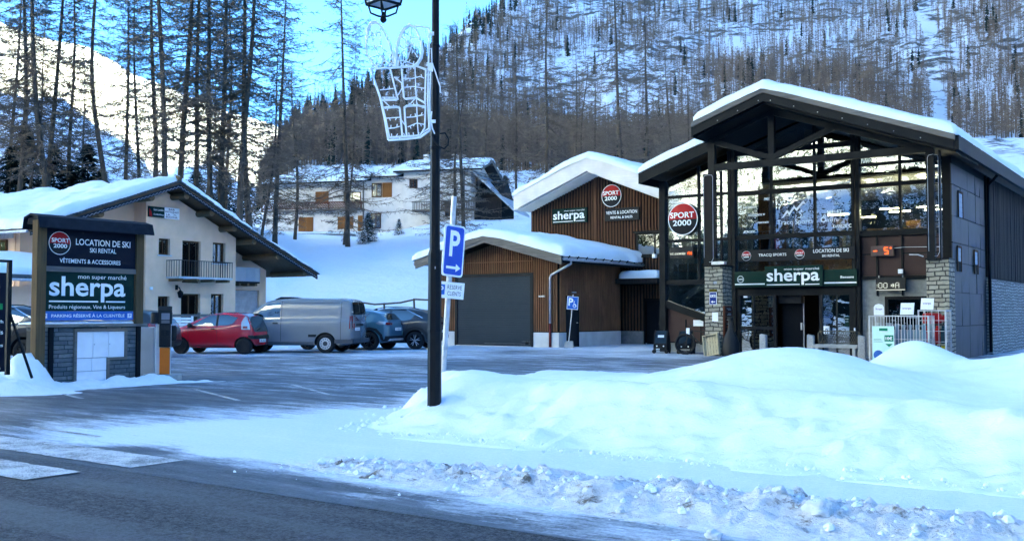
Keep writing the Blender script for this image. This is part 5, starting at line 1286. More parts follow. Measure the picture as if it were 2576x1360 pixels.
# white meter cabinet set in the masonry, L-shaped timber frame
mb = MB(); mb.box(.62, 1.78, -.05, .0, 1.075, 1.13); mb.box(.62, .675, -.05, 0, .05, 1.075); mb.box(1.725, 1.78, -.05, 0, .50, 1.075); mb.box(1.33, 1.725, -.05, 0, .50, .55); mb.box(1.33, 1.385, -.05, 0, .05, .50)
W_(mb, 'cabinet_frame', 'wood_grey')
mb = MB()
for x0, x1, z0, z1 in ((.678, 1.02, .56, 1.07), (1.028, 1.36, .56, 1.07), (1.368, 1.72, .555, 1.07), (.678, 1.0, .30, .55), (1.006, 1.325, .30, .55), (.678, 1.325, .06, .292)): mb.box(x0, x1, -.03, -.002, z0, z1)
W_(mb, 'cabinet_door', mat('chalky_white', (.74, .76, .79), .6, 0, .06, 4, .1, 20), bevel=.004)
mb = MB()
for x, z in ((1.05, .82), (1.39, .82), (1.28, .12)): mb.lathe([(.012, -.036), (.012, -.03)], x, z, 8, 'y')
W_(mb, 'lock', 'chrome', split=True)
# ------------------------------------------------------------------ banner sign at the left edge
b0 = at(36, 700, 15.6)
BN = empty('banner_sign', (b0.x, b0.y, 0), R(54.5-0), 'black roadside price banner cut by the left edge, in a thin steel frame', 'banner sign')
zt = 2.26
MB().box(-1.0, -.13, -.01, .0, .55, 2.06).build('banner', M['navy'], BN)
mb = MB(); mb.box(-.11, -.05, -.03, .03, .5, zt); mb.box(-1.1, -.05, -.02, .02, zt-.04, zt); mb.beam((-.08, 0, 1.5), (.12, -.35, .45), .03, .03); mb.build('frame', M['black'], BN)
sport_emblem(BN, -.40, 1.84, .17, -.012)
lettering(BN, [('9h00-19h', -.52, -.165, 1.29, 1.34, dict(bold=.01)), ('Location Skis', -.75, -.165, 1.12, 1.19, dict(bold=.01)), ('Fatbikes', -.42, -.165, .93, .98, dict(bold=.01)), ('LUGE', -.45, -.22, .74, .81, dict(bold=.01)), ('Entretien', -.5, -.20, .585, .64, dict(bold=.01))], M['sticker'], -.013)
mb = MB(); mb.box(-.34, -.26, -.014, -.011, 1.50, 1.59); mb.build('flag_white', M['sticker'], BN); MB().box(-.258, -.18, -.014, -.011, 1.50, 1.59).build('flag_green', flat('flag_green', (.01, .25, .08)), BN)
# ------------------------------------------------------------------ parking terminal, its concrete pad and the grey cabinet
p_ = gnd(411, 943, .10); TM = empty('parking_terminal', (p_.x, p_.y, 0), R(20), 'parking payment terminal with a black head and an orange front on a concrete pad', 'parking terminal')
def T_(mb, name, m, parent=None, **k): return mb.build(name, M[m] if isinstance(m, str) else m, parent or TM, **k)
mb = MB(); mb.prismz([(-.42, -.22), (.30, -.22), (.38, -.1), (.38, .3), (-.42, .3)], -.05, .12); T_(mb, 'concrete_pad', 'concrete', bevel=.02)
T_(MB().box(-.17, .15, -.10, .16, .12, 1.20), 'column', flat('pale_column', (.50, .53, .56), .35), bevel=.012)
T_(MB().box(-.085, .125, -.125, -.101, .125, .70), 'orange_front', 'orange', bevel=.006)
mb = MB(); mb.box(-.10, .14, -.15, -.101, .71, 1.20); mb.box(-.13, .16, -.16, .18, 1.20, 1.52); mb.prismx([(-.16, 1.52), (.18, 1.52), (.14, 1.57), (-.10, 1.59)], -.13, .16); hd = T_(mb, 'head', 'plastic', bevel=.012)
T_(MB().lathe([(.08, 1.22), (.085, 1.25), (.085, 1.44), (.07, 1.46)], -.19, -.10, 14), 'card_reader', 'plastic')
T_(MB().lathe([(.05, .84), (.07, .9), (.07, 1.12), (.05, 1.17)], .20, .02, 12), 'side_housing', 'plastic')
T_(MB().box(-.06, .11, -.168, -.161, 1.30, 1.44), 'screen', flat('screen_grey', (.18, .21, .26), .15)); T_(MB().box(-.06, .11, -.167, -.161, 1.22, 1.285), 'key_panel', flat('key_grey', (.10, .11, .13), .3))
T_(MB().box(-.065, .0, -.175, -.151, .95, 1.08), 'coin_tray', 'charcoal', bevel=.006); T_(MB().box(.03, .10, -.175, -.151, .95, 1.08), 'coin_tray', 'charcoal', bevel=.006)
mb = MB()
for k in range(5): mb.box(-.085, .125, -.156, -.1505, .72+k*.032, .735+k*.032)
T_(mb, 'grille', 'charcoal', split=False)
p_ = at(367, 900, 22.3); KB = empty('metal_cabinet', (p_.x, p_.y, 0), R(14), 'plain grey sheet metal cabinet between the stone base and the parking terminal', 'cabinet')
MB().box(-.27, .17, .0, .25, .08, 1.13).build('housing', M['greysteel'], KB, bevel=.012); MB().box(-.245, .145, -.012, -.002, .64, 1.10).box(-.245, .145, -.012, -.002, .11, .63).build('door', mat('grey_sheet_b', (.38, .42, .47), .5, .2, .12, 2), KB, split=False)
# ------------------------------------------------------------------ lamp post with lantern
LP = empty('lamp_post', (-.98, 12.8, 0), R(10), 'tall black octagonal lamp post in the snow bank with a hanging four sided lantern', 'lamp post')
def L_(mb, name, m, parent=None, **k): return mb.build(name, M[m] if isinstance(m, str) else m, parent or LP, **k)
mb = MB(); mb.lathe([(.090, 0), (.088, 1.2), (.083, 2.2), (.066, 2.26), (.062, 3.6), (.055, 4.3), (.052, 4.32), (.043, 6.4), (.0, 6.45)], 0, 0, 8); L_(mb, 'pole', M['black'])
mb = MB(); mb.tube([(0, 0, 6.2), (-.2, 0, 6.45), (-.45, 0, 6.5), (-.62, 0, 6.40), (-.665, 0, 6.3)], .025, 8); L_(mb, 'arm', 'black')
lx = -.665; mb = MB()
zb, ztp = 5.36, 5.86; hb, ht = .155, .235
cs4 = [(-1, -1), (1, -1), (1, 1), (-1, 1)]
c30 = R(34)
def rot(x, y): return (lx+x*cos(c30)-y*sin(c30), x*sin(c30)+y*cos(c30))
def P4(h, z): return [(*rot(a*h, b*h), z) for a, b in cs4]
lo, hi = P4(hb, zb), P4(ht, ztp)
for i in range(4):
    mb.tube([lo[i], hi[i]], .014, 6); mb.tube([lo[i], lo[(i+1) % 4]], .018, 6); mb.tube([hi[i], hi[(i+1) % 4]], .02, 6); mb.tube([lo[i], (lx, 0, zb-.07)], .012, 5)
    a_, b_ = P4(hb*.86, zb-.02)[i][:2]
    mb.tube([(a_, b_, zb-.02), (lx+(a_-lx)*.86, b_*.86, zb-.11), (lx+(a_-lx)*.35, b_*.35, zb-.15), (lx, 0, zb-.16)], .013, 6)
mb.lathe([(.01, zb-.24), (.035, zb-.22), (.045, zb-.195), (.03, zb-.16), (.02, zb-.1)], lx, 0, 12)
mb.add(P4(ht*1.05, ztp)+[(lx, 0, ztp+.25)], [(0, 1, 4), (1, 2, 4), (2, 3, 4), (3, 0, 4), (3, 2, 1, 0)]); mb.tube([(lx, 0, ztp+.2), (lx, 0, 6.3)], .02, 6)
ln = L_(mb, 'lantern', 'black', split=False)
gl_ = glass_mat('lantern_glass', (.86, .88, .92), .12, 0, .25)
mb = MB(); lo, hi = P4(hb-.008, zb+.01), P4(ht-.01, ztp-.01)
for i in range(4): mb.add([lo[i], lo[(i+1) % 4], hi[(i+1) % 4], hi[i]], [(0, 1, 2, 3)])
mb.add(P4(hb-.006, zb+.004), [(0, 1, 2, 3)]); mb.build('lantern_glass', mat('opal_glass', (.62, .66, .74), .3, 0, .03), ln, split=False)
mb = MB(); mb.lathe([(.087, 1.20), (.093, 1.21), (.093, 1.24), (.087, 1.25)], 0, 0, 8); mb.lathe([(.064, 3.52), (.073, 3.53), (.073, 3.56), (.064, 3.57)], 0, 0, 8); mb.lathe([(.052, 4.84), (.058, 4.85), (.058, 4.87), (.052, 4.88)], 0, 0, 8)
L_(mb, 'collar', 'black')
mb = MB(); mb.tube([(.05, -.05, 3.72), (.12, -.06, 3.73), (.165, -.05, 3.66), (.16, -.05, 3.58), (.11, -.05, 3.53), (.05, -.06, 3.55), (-.02, -.08, 3.62), (-.05, -.09, 3.70)], .011, 6); L_(mb, 'black_cable', 'rubber')
L_(MB().box(-.01, .0, -.12, -.095, 2.0, 2.03), 'latch', 'galv')
# ------------------------------------------------------------------ christmas light decoration: a gift box with a bow
g0 = Vector((-1.06, 12.74, 0)); DEC = empty('christmas_decoration', g0, R(4), 'white tube light decoration shaped like a gift box with a bow on the lamp post', 'decoration')
def dp(x, y):            # crop pixels of the decoration -> local x, z
    px, py = (980+x/3.238)/1.09084, (0+y/3.238)/1.09084
    a = at(px, py, 12.74); return (a.x-g0.x, 0.0, a.z)
def dtube(pts, r=.010, yy=0, closed=False): return [(p[0], p[1]+yy, p[2]) for p in (dp(*q) for q in pts)]
WT = mat('tube_light_white', (.84, .87, .90), .35, 0, .08, 30)
mb = MB()
def T2(pts, r=.011, yy=0, closed=False):
    P_ = dtube(pts, r, yy); mb.tube(P_, r*.9, 6, closed=closed)
loopL = [(345, 600), (325, 500), (290, 390), (255, 310), (215, 240), (165, 203), (125, 215), (100, 260), (85, 340), (80, 430), (95, 500), (130, 555), (185, 610)]
loopR = [(345, 600), (345, 470), (358, 390), (385, 310), (420, 255), (470, 222), (515, 245), (545, 310), (570, 390), (578, 450), (568, 510), (535, 565), (490, 600)]
for lp_ in (loopL, loopR): T2(lp_, .019); T2([(x+7, y+4) for x, y in lp_], .014, .035)
T2([(120, 620), (345, 607), (530, 590), (610, 620)], .016); T2([(120, 620), (205, 870), (245, 1050), (278, 1248)], .016); T2([(130, 640), (215, 880), (262, 1080), (290, 1225)], .010)
T2([(278, 1250), (420, 1240), (560, 1222), (645, 1160)], .017); T2([(285, 1228), (420, 1220), (550, 1205), (635, 1140)], .010)
T2([(610, 620), (602, 925), (612, 930)], .014); T2([(608, 940), (600, 1140), (560, 1200)], .013); T2([(642, 250), (634, 560), (628, 900), (640, 1150)], .013); T2([(655, 560), (645, 900), (648, 1160)], .012)
T2([(515, 235), (580, 240), (640, 250)], .015)
for q in ([(297, 625), (330, 760), (362, 880), (345, 888), (220, 892)], [(395, 615), (405, 740), (415, 870), (430, 880), (520, 868), (605, 915)], [(240, 962), (350, 950), (378, 958), (390, 1080), (400, 1215)], [(440, 1210), (425, 1060), (420, 955), (440, 942), (540, 935), (605, 955)]):
    T2(q, .013); T2([(x+5, y+6) for x, y in q], .009, .02)
for q in ([(515, 600), (520, 760), (530, 940), (535, 1080), (545, 1200)], [(330, 690), (395, 740), (400, 790), (365, 850)], [(240, 905), (290, 950)], [(515, 880), (470, 930)], [(395, 1070), (430, 1120)]): T2(q, .009)
mb.build('tube_frame', WT, DEC, split=False)
mb = MB(); rs = random.Random(12)
strings = [[(110, 260), (150, 330), (200, 290), (215, 270)], [(95, 350), (150, 310), (200, 295)], [(150, 410), (220, 430), (280, 480), (340, 590)], [(130, 300), (150, 400), (200, 490), (330, 600)], [(205, 290), (215, 380), (215, 430)], [(120, 520), (210, 495), (240, 545)], [(175, 590), (250, 545), (300, 590)],
           [(420, 290), (480, 330), (540, 340)], [(385, 320), (470, 390), (560, 430)], [(360, 590), (380, 500), (440, 420), (480, 390), (490, 250)], [(360, 400), (420, 440), (430, 500)], [(385, 600), (450, 520), (480, 430), (540, 510)], [(380, 540), (440, 550), (520, 580)], [(415, 280), (440, 380), (430, 420)],
           [(205, 805), (260, 800), (325, 790)], [(410, 700), (490, 700), (560, 680), (595, 695)], [(420, 780), (500, 770), (595, 785)], [(260, 1055), (320, 1050), (385, 1045)], [(275, 1145), (330, 1140), (380, 1125)], [(440, 1045), (500, 1040), (590, 1020)], [(450, 1130), (530, 1095), (595, 1105)], [(225, 870), (345, 870)], [(290, 1220), (560, 1200)], [(150, 620), (500, 595)], [(250, 965), (360, 960)], [(440, 945), (600, 940)]]
for q in strings:
    P_ = dtube(q); mb.tube([(p[0], p[1]+.01, p[2]) for p in P_], .0075, 4)
    for a, b in zip(P_, P_[1:]):
        a, b = Vector(a), Vector(b); n = max(1, int((b-a).length/.055))
        for k in range(n):
            p = a.lerp(b, (k+.5)/n); d = Vector((rs.uniform(-.4, .4), rs.uniform(-.5, .2), rs.choice((-1, 1))*rs.uniform(.6, 1))).normalized()*.038
            mb.tube([p, p+d], .0065, 5)
mb.build('light_string', WT, DEC)
mb = MB(); a = dp(640, 600); b = dp(662, 300); c = dp(670, 1080)
mb.box(a[0]-.02, a[0]+.05, -.03, .03, a[2]-.05, a[2]+.05); mb.box(b[0]-.02, b[0]+.03, -.02, .02, b[2]-.02, b[2]+.02); mb.box(c[0]-.02, c[0]+.04, -.02, .02, c[2]-.02, c[2]+.02); mb.build('clamp', M['white'], DEC)
mb = MB(); mb.tube([dp(*q) for q in ((670, 570), (695, 640), (720, 720), (738, 770), (738, 820))], .008, 5); mb.tube([dp(*q) for q in ((605, 265), (630, 350), (625, 440), (660, 430), (665, 560))], .006, 5); mb.tube([dp(*q) for q in ((662, 990), (655, 1060), (668, 1140), (690, 1190))], .009, 5); mb.build('white_cable', M['white'], DEC)
# ------------------------------------------------------------------ leaning parking sign
pb = Vector((-.97, 14.5, .0)); PS = empty('parking_sign', pb, 0, 'blue and white parking sign with right arrow on a leaning galvanised post', 'road sign')
lean = .12
def pl(z): return .165*(z-.3)/2.8*1.0 - .03
mb = MB(); mb.tube([(pl(.1), 0, .1), (pl(3.12), 0, 3.12)], .040, 12); mb.build('post', M['galv'], PS, smooth=False)
def tiltquad(cx, cz, w_, h, y, r, th=.02, yaw=R(-22), roll=R(-6.2), rad=.05, n=5):
    """rounded panel: list of local points front/back after yaw + roll"""
    pts = []
    for sx_, sz_, a0 in ((1, 1, 0), (-1, 1, pi/2), (-1, -1, pi), (1, -1, 3*pi/2)):
        for k in range(n+1):
            t = a0 + pi/2*k/n; pts.append((sx_*(w_/2-rad)+rad*cos(t), sz_*(h/2-rad)+rad*sin(t)))
    return pts
def tp(cx, cz, x, z, y, yaw=R(30), roll=R(-4.2)):
    x2 = x*cos(roll)-z*sin(roll); z2 = x*sin(roll)+z*cos(roll)
    return (cx + x2*cos(yaw) - y*sin(yaw)*-1*-1, x2*sin(yaw) + y*cos(yaw), cz+z2)
def panel_mb(cx, cz, w_, h, y0, y1, rad, **k):
    pts = tiltquad(0, 0, w_, h, 0, 0, rad=rad); n = len(pts); mb = MB()
    vs = [tp(cx, cz, x, z, y0, **k) for x, z in pts]+[tp(cx, cz, x, z, y1, **k) for x, z in pts]
    mb.add(vs, [tuple(range(n)), tuple(range(2*n-1, n-1, -1))]+[((i+1) % n, i, n+i, n+(i+1) % n) for i in range(n)]); return mb
cx, cz = .095, 2.335; pw, ph = .37, .74
KY = dict(yaw=R(40), roll=R(-5.0))
def warp(mb, cx, cz, y, **k):
    mb.v = [tp(cx, cz, v[0], v[2], v[1]+y, **k) for v in mb.v]; return mb
panel_mb(cx, cz, pw, ph, -.065, -.045, .05, **KY).build('white_panel', M['white'], PS); panel_mb(cx, cz, pw-.05, ph-.05, -.068, -.0652, .035, **KY).build('blue_face', flat('traffic_blue', (.004, .075, .42), .3), PS)
mb = MB(); put_text(mb, 'P', -.085, .095, -.085, .29, 0, bold=.025); mb.box(-.12, .06, 0, .001, -.262, -.225); mb.add([(.05, 0, -.30), (.135, 0, -.243), (.05, 0, -.185)], [(0, 1, 2)]); warp(mb, cx, cz, -.0705, **KY).build('lettering', M['sticker'], PS)
cx2, cz2 = .075, 1.77
K2 = dict(yaw=R(12), roll=R(-5.0))
panel_mb(cx2, cz2, .40, .235, -.06, -.048, .004, **K2).build('lower_panel', M['white'], PS)
mb = MB(); mb.box(-.185, -.08, 0, .001, -.07, .075); warp(mb, cx2, cz2, -.063, **K2).build('blue_square', M['blue'], PS)
mb = MB(); put_text(mb, 'P', -.155, -.10, -.045, .05, 0, bold=.02); warp(mb, cx2, cz2, -.066, **K2).build('lettering', M['sticker'], PS)
mb = MB(); put_text(mb, 'RESERVE', -.045, .165, .015, .075, 0); put_text(mb, 'CLIENTS', -.04, .155, -.075, -.015, 0); warp(mb, cx2, cz2, -.063, **K2).build('lettering', M['charcoal'], PS)
mb = MB(); mb.lathe([(.052, 2.56), (.052, 2.60)], pl(2.58), 0, 12); mb.lathe([(.052, 2.02), (.052, 2.06)], pl(2.0), 0, 12); mb.box(pl(2)-.02, pl(2)+.02, -.06, -.03, 1.94, 1.99); mb.build('clamp', M['galv'], PS)
mb = MB(); mb.tube([(pl(.6)-.05, -.05, .60), (pl(.6)+.06, -.05, .55), (pl(.6)+.09, -.02, .50), (pl(.6)+.05, 0, .45)], .006, 4); mb.build('wire', M['black'], PS)
# ------------------------------------------------------------------ disabled parking sign on a concrete foot
p_ = gnd(1431, 874); DS = empty('disabled_parking_sign', (p_.x, p_.y-.25, 0), R(-8), 'small blue disabled parking sign on a leaning post in a concrete foot', 'road sign')
MB().prism([(-.20, 0), (.20, 0), (.15, .28), (-.15, .28)], -.2, .2).build('concrete_foot', M['concrete'], DS, bevel=.02)
MB().tube([(-.02, 0, .25), (.10, 0, 1.35), (.17, .0, 2.2)], .022, 8).build('post', M['galv'], DS)
def ds(mb, y): mb.v = [(.15+(v[0]*cos(-.07)-v[2]*sin(-.07)), y+v[1], 1.85+(v[0]*sin(-.07)+v[2]*cos(-.07))) for v in mb.v]; return mb
ds(MB().box(-.235, .235, -.01, .01, -.27, .27), -.04).build('white_panel', M['white'], DS, bevel=.008); ds(MB().box(-.21, .21, -.002, .002, -.245, .245), -.054).build('blue_face', flat('traffic_blue_b', (.01, .12, .50), .3), DS)
mb = MB(); put_text(mb, 'P', -.17, .02, -.12, .2, 0, bold=.03)
mb.disc(.09, -.11, .075, 0, 14, r0=.052); mb.tube([(.06, 0, .03), (.065, 0, -.07), (.12, 0, -.08), (.16, 0, -.16)], .012, 4); mb.disc(.06, .06, .022, 0, 8); ds(mb, -.058).build('lettering', M['sticker'], DS)
# ------------------------------------------------------------------ things by the shop front
def sw(u, s): 
    v = Vector((6.85, 34, 0)) + Matrix.Rotation(R(-35.2), 3, 'Z') @ Vector((u, s, 0)); return v
def shop_at(name, u, s, label, cat, rz_=0, group=None):
    v = sw(u, s); return empty(name, (v.x, v.y, 0), R(-35.2+rz_), label, cat, group)
for i, (u, lab) in enumerate(((1.88, 'rough granite bollard left of the shop doorway'), (3.42, 'rough granite bollard between the doorway and the bench'), (4.98, 'rough granite bollard at the right end of the bench'))):
    if i == 0:
        BO = shop_at('stone_bollard', u, -.55, lab, 'bollard', 0, 'granite bollards before the shop')
        mb = MB(); mb.add([(-.11, -.10, 0), (.11, -.10, 0), (.11, .10, 0), (-.11, .1, 0), (-.10, -.09, .76), (.10, -.09, .73), (.10, .09, .74), (-.10, .09, .78)], [(3,2,1,0),(4,5,6,7),(0,1,5,4),(1,2,6,5),(2,3,7,6),(3,0,4,7)]); mb.build('block', M['granite'], BO, bevel=.012)
    else:
        c = copy_tree(BO); v = sw(u, -.55); c.location = (v.x, v.y, 0); c['label'] = lab; c.rotation_euler.z += .1*i
BE = shop_at('bench', 4.2, -.45, 'stone slab bench with a lattice metal backrest between two granite bollards', 'bench')
mb = MB(); mb.box(-.68, .68, -.22, .22, .37, .47); mb.build('seat', M['concrete'], BE, bevel=.015)
for x in (-.62, .52): MB().box(x, x+.10, -.2, .2, 0, .368).build('leg', M['concrete'], BE, bevel=.01)
mb = MB(); mb.tube([(-.62, .2, .47), (-.66, .24, .80), (-.60, .25, .87), (.56, .25, .87), (.64, .24, .80), (.60, .2, .47)], .022, 6)
for k in range(17):
    x = -.58+k*.07; mb.tube([(x, .23, .52), (x+.16 if x+.16 < .6 else .6, .245, .84)], .010, 4); mb.tube([(x+.16 if x+.16 < .6 else .6, .23, .52), (x, .245, .84)], .010, 4)
mb.tube([(-.6, .22, .52), (.58, .22, .52)], .015, 5); mb.build('backrest', mat('painted_iron', (.09, .08, .06), .6), BE, split=False)
BT = shop_at('bottle_sculpture', .55, -.05, 'black person-high bottle shaped stand beside the left stone pillar', 'sculpture')
MB().lathe([(.28, 0), (.30, .05), (.29, .45), (.20, .68), (.10, .88), (.075, 1.1), (.075, 1.22), (.10, 1.24), (.10, 1.32), (.0, 1.34)], 0, 0, 20).build('bottle_body', M['plastic'], BT, smooth=True)
CRT = shop_at('wooden_crate', .02, -.32, 'pale slatted wooden crate leaning against the left stone pillar', 'crate')
def tlt(mb):
    a = R(-16); b = R(-12)
    o_ = []
    for x, y, z in mb.v:
        x2 = x*cos(b)+z*sin(b); z2 = -x*sin(b)+z*cos(b); o_.append((x2, y+z2*.28, z2*.96+.03))
    mb.v = o_; return mb
pw_ = wood_mat('crate_wood', (.50, .42, .28), .15)
mb = MB(); mb.box(-.27, -.24, -.10, .06, 0, .74); mb.box(.24, .27, -.10, .06, 0, .74); mb.box(-.24, .24, -.10, .06, 0, .03); mb.box(-.24, .24, -.10, .06, .71, .74); tlt(mb).build('frame', pw_, CRT)
mb = MB()
for k in range(5): x = -.235+k*.096; mb.box(x, x+.075, .02, .04, .03, .71)
tlt(mb).build('slat', pw_, CRT, split=False)
mb = MB()
for z in (.2, .37, .54): mb.box(-.235, .235, .042, .055, z-.025, z+.025)
tlt(mb).build('cross_batten', pw_, CRT, split=False)
# child trailers
def trailer(u, s, rz_, lab, paper):
    T = shop_at('child_trailer', u, s, lab, 'bicycle trailer', rz_, 'child trailers parked at the shop')
    side = [(-.35, .22), (.45, .22), (.55, .40), (.50, .75), (.32, .95), (.05, .98), (-.18, .80), (-.36, .45)]
    mb = MB(); mb.prismx(side, -.28, .28); mb.build('cabin', mat('black_fabric', (.014, .015, .018), .75), T, bevel=.03)
    mb = MB(); f = lambda x, a, o_=.012: (x, side[a][0]-o_, side[a][1])
    mb.add([f(-.24, 7), f(.24, 7), f(.22, 6), f(-.22, 6)], [(0, 1, 2, 3)]); mb.add([(-.22, -.192, .80), (.22, -.192, .80), (.2, .03, .985), (-.2, .03, .985)], [(0, 1, 2, 3)]); mb.build('window', mat('clear_film', (.02, .035, .05), .15), T, split=False)
    mb = MB()
    for x in (-.27, .27): mb.tube([(x, -.39, .40), (x, -.20, .83), (x, .05, 1.01)], .012, 6)
    mb.tube([(-.27, -.38, .3), (-.2, -.46, .16), (.2, -.46, .16), (.27, -.38, .3)], .014, 6); mb.tube([(.0, .3, .93), (.1, .5, 1.08), (.2, .55, 1.02), (.25, .45, .8)], .016, 6); mb.build('frame', M['charcoal'], T, split=False)
    for x in (-.32, .32):
        MB().lathe([(.20, x-.025), (.235, x-.02), (.235, x+.02), (.20, x+.025)], .15, .24, 18, 'y').build('wheel', M['rubber'], T).data.transform(Matrix.Rotation(pi/2, 4, 'Z') @ Matrix.Translation((0, 0, 0)) @ Matrix.Identity(4))
    for x in (-.26, .26): MB().lathe([(.0, -.42), (.09, -.40), (.09, -.34), (.0, -.33)], x, .10, 10, 'y').build('castor', M['rubber'], T)
    for x in (-.14, .14): MB().disc(x, .33, .030, -.40, 10).build('reflector', M['sticker'], T)
    T.scale = (.84, .84, .82)
    if paper: mb = MB(); mb.add([(-.12, -.245, .70), (.14, -.245, .70), (.14, -.205, .80), (-.12, -.205, .80)], [(0, 1, 2, 3)]); mb.build('paper', M['white'], T)
    return T
trailer(-2.45, .85, 18, 'black child bicycle trailer with a white paper on its cover', True); trailer(-1.5, .85, 18, 'black child bicycle trailer behind the parked bicycle', False)
# bicycle in front of the second trailer
BK = shop_at('bicycle', -1.0, .42, 'black fat tyre bicycle leaning at the left stone pillar', 'bicycle', 12)
for x in (-.30, .78):
    mb = MB(); pts = [(x+.33*cos(t), 0, .37+.33*sin(t)) for t in [2*pi*k/28 for k in range(28)]]; mb.tube(pts, .045, 8, closed=True); w_ = mb.build('wheel', M['rubber'], BK)
    mb = MB(); mb.tube([(x+.27*cos(t), 0, .37+.27*sin(t)) for t in [2*pi*k/24 for k in range(24)]], .012, 4, closed=True)
    for k in range(14): t = 2*pi*k/14; mb.tube([(x, 0, .37), (x+.27*cos(t), 0, .37+.27*sin(t))], .0025, 3)
    mb.lathe([(.04, -.04), (.04, .04)], x, .37, 10, 'y'); mb.disc(x, .37, .08, -.05, 16, r0=.06); mb.build('rim', M['charcoal'], w_, split=False)
mb = MB(); mb.tube([(-.30, 0, .37), (-.16, 0, .80), (-.12, 0, .95)], .022, 6); mb.tube([(-.15, 0, .84), (.40, 0, .78)], .022, 6); mb.tube([(-.14, 0, .74), (.26, 0, .36)], .028, 6); mb.tube([(.26, 0, .36), (.42, 0, .86)], .020, 6); mb.tube([(.26, 0, .36), (.78, 0, .37)], .014, 5); mb.tube([(.4, 0, .78), (.78, 0, .37)], .012, 5); mb.build('bike_frame', M['plastic'], BK, split=False)
mb = MB(); mb.tube([(-.10, -.32, 1.02), (-.12, 0, .98), (-.10, .32, 1.02)], .013, 6); mb.build('handlebar', M['plastic'], BK); MB().box(.32, .56, -.06, .06, .87, .92).build('saddle', M['plastic'], BK, bevel=.02)
MB().box(-.26, -.14, -.03, -.02, .66, .92).build('hang_tag', M['white'], BK)
# ------------------------------------------------------------------ gas bottle cages
def grid_cage(T, x0, x1, y0, y1, z1, nx, nz, m, vstep=None):
    mb = MB()
    for x, y in ((x0, y0), (x1, y0), (x0, y1), (x1, y1)): mb.box(x-.02, x+.02, y-.02, y+.02, 0, z1)
    for z in (.06, z1-.02):
        for y in (y0, y1): mb.box(x0, x1, y-.015, y+.015, z-.015, z+.015)
        for x in (x0, x1): mb.box(x-.015, x+.015, y0, y1, z-.015, z+.015)
    mb.build('frame', m, T, split=False)
    mb = MB()
    for k in range(1, nx): x = x0+(x1-x0)*k/nx; mb.box(x-.007, x+.007, y0-.007, y0+.007, .06, z1)
    for k in range(1, nz): z = z1*k/nz; mb.box(x0, x1, y0-.006, y0+.006, z-.008, z+.008); mb.box(x1-.006, x1+.006, y0, y1, z-.008, z+.008)
    for k in range(1, 5): y = y0+(y1-y0)*k/5; mb.box(x1-.006, x1+.006, y-.006, y+.006, .06, z1)
    mb.build('mesh_side', m, T, split=False)
CG = shop_at('gas_bottle_cage', 5.47, -1.45, 'grey steel cage of blue gas bottles with a green and white poster', 'cage')
grid_cage(CG, 0, 1.64, 0, .66, 1.37, 20, 2, M['galv']) 
CG2 = shop_at('gas_bottle_cage', 6.68, -.74, 'grey wire cage of red gas bottles in front of the right stone pillar', 'cage')
grid_cage(CG2, 0, .74, 0, .68, 1.53, 4, 5, M['galv'])
def bottle(u, s, z, r, h, col, lab, grp, lying=False):
    T = shop_at('gas_bottle', u, s, lab, 'gas bottle', 0, grp); T.location.z = z
    prof = [(r*.8, 0), (r, .03), (r, h*.72), (r*.85, h*.82), (r*.4, h*.90), (r*.2, h*.93)]
    mb = MB().lathe(prof, 0, 0, 14); b = mb
    if lying: mb.v = [(v[2], v[1], v[0]+r) for v in mb.v]
    mb.build('shell', col, T, smooth=False)
    mb = MB().lathe([(r*.62, h*.90), (r*.62, h), (r*.56, h), (r*.56, h*.9)], 0, 0, 12).lathe([(r*.18, h*.93), (r*.18, h*.99)], 0, 0, 8)
    if lying: mb.v = [(v[2], v[1], v[0]+r) for v in mb.v]
    mb.build('valve_guard', col if not lying else M['red'], T, split=False); return T
gb = mat('gas_blue', (.10, .20, .27), .45, .1, .15, 3); gg = mat('gas_grey', (.26, .31, .34), .4, .2, .15, 3); gr_ = flat('gas_red', (.50, .02, .02), .4); gd_ = flat('gas_dark', (.02, .05, .07), .5); gy = flat('gas_yellow', (.55, .40, .02), .4)
ord_ = ['first', 'second', 'third', 'fourth', 'fifth', 'sixth', 'seventh']
for i, u in enumerate((5.66, 5.93)): bottle(u, -1.12, .55, .135, .60, gg, 'grey gas bottle standing %s in the grey cage behind the poster' % ('leftmost' if i == 0 else 'second from left'), 'grey gas bottles behind the poster')
for i, u in enumerate((6.18, 6.36, 6.54, 6.72, 6.90)): bottle(u, -1.12, .1, .082, 1.0, gb, 'slim blue gas bottle, %s from the left of the blue row' % ord_[i], 'slim blue gas bottles')
MB2 = bottle(6.73, -.42, 1.12, .16, .62, gr_, 'large red gas bottle lying on top inside the wire cage', 'red gas bottles', True)
for i, (u, c, n_) in enumerate(((6.79, gr_, 'red gas bottle upright at the left of the wire cage'), (6.96, gd_, 'dark blue gas bottle upright in the wire cage beside the red one'), (7.13, gr_, 'red gas bottle upright in the middle of the wire cage'), (7.29, gd_, 'dark blue gas bottle upright at the right of the wire cage'))): bottle(u, -.42, .55, .078, .52, c, n_, 'gas bottles in the wire cage')
for i, (u, c, n_) in enumerate(((6.82, gd_, 'dark gas bottle at the foot of the wire cage left'), (7.05, gr_, 'red gas bottle at the foot of the wire cage'), (7.28, gy, 'yellow gas bottle at the foot of the wire cage'))): bottle(u, -.42, .02, .10, .46, c, n_, 'gas bottles in the wire cage')
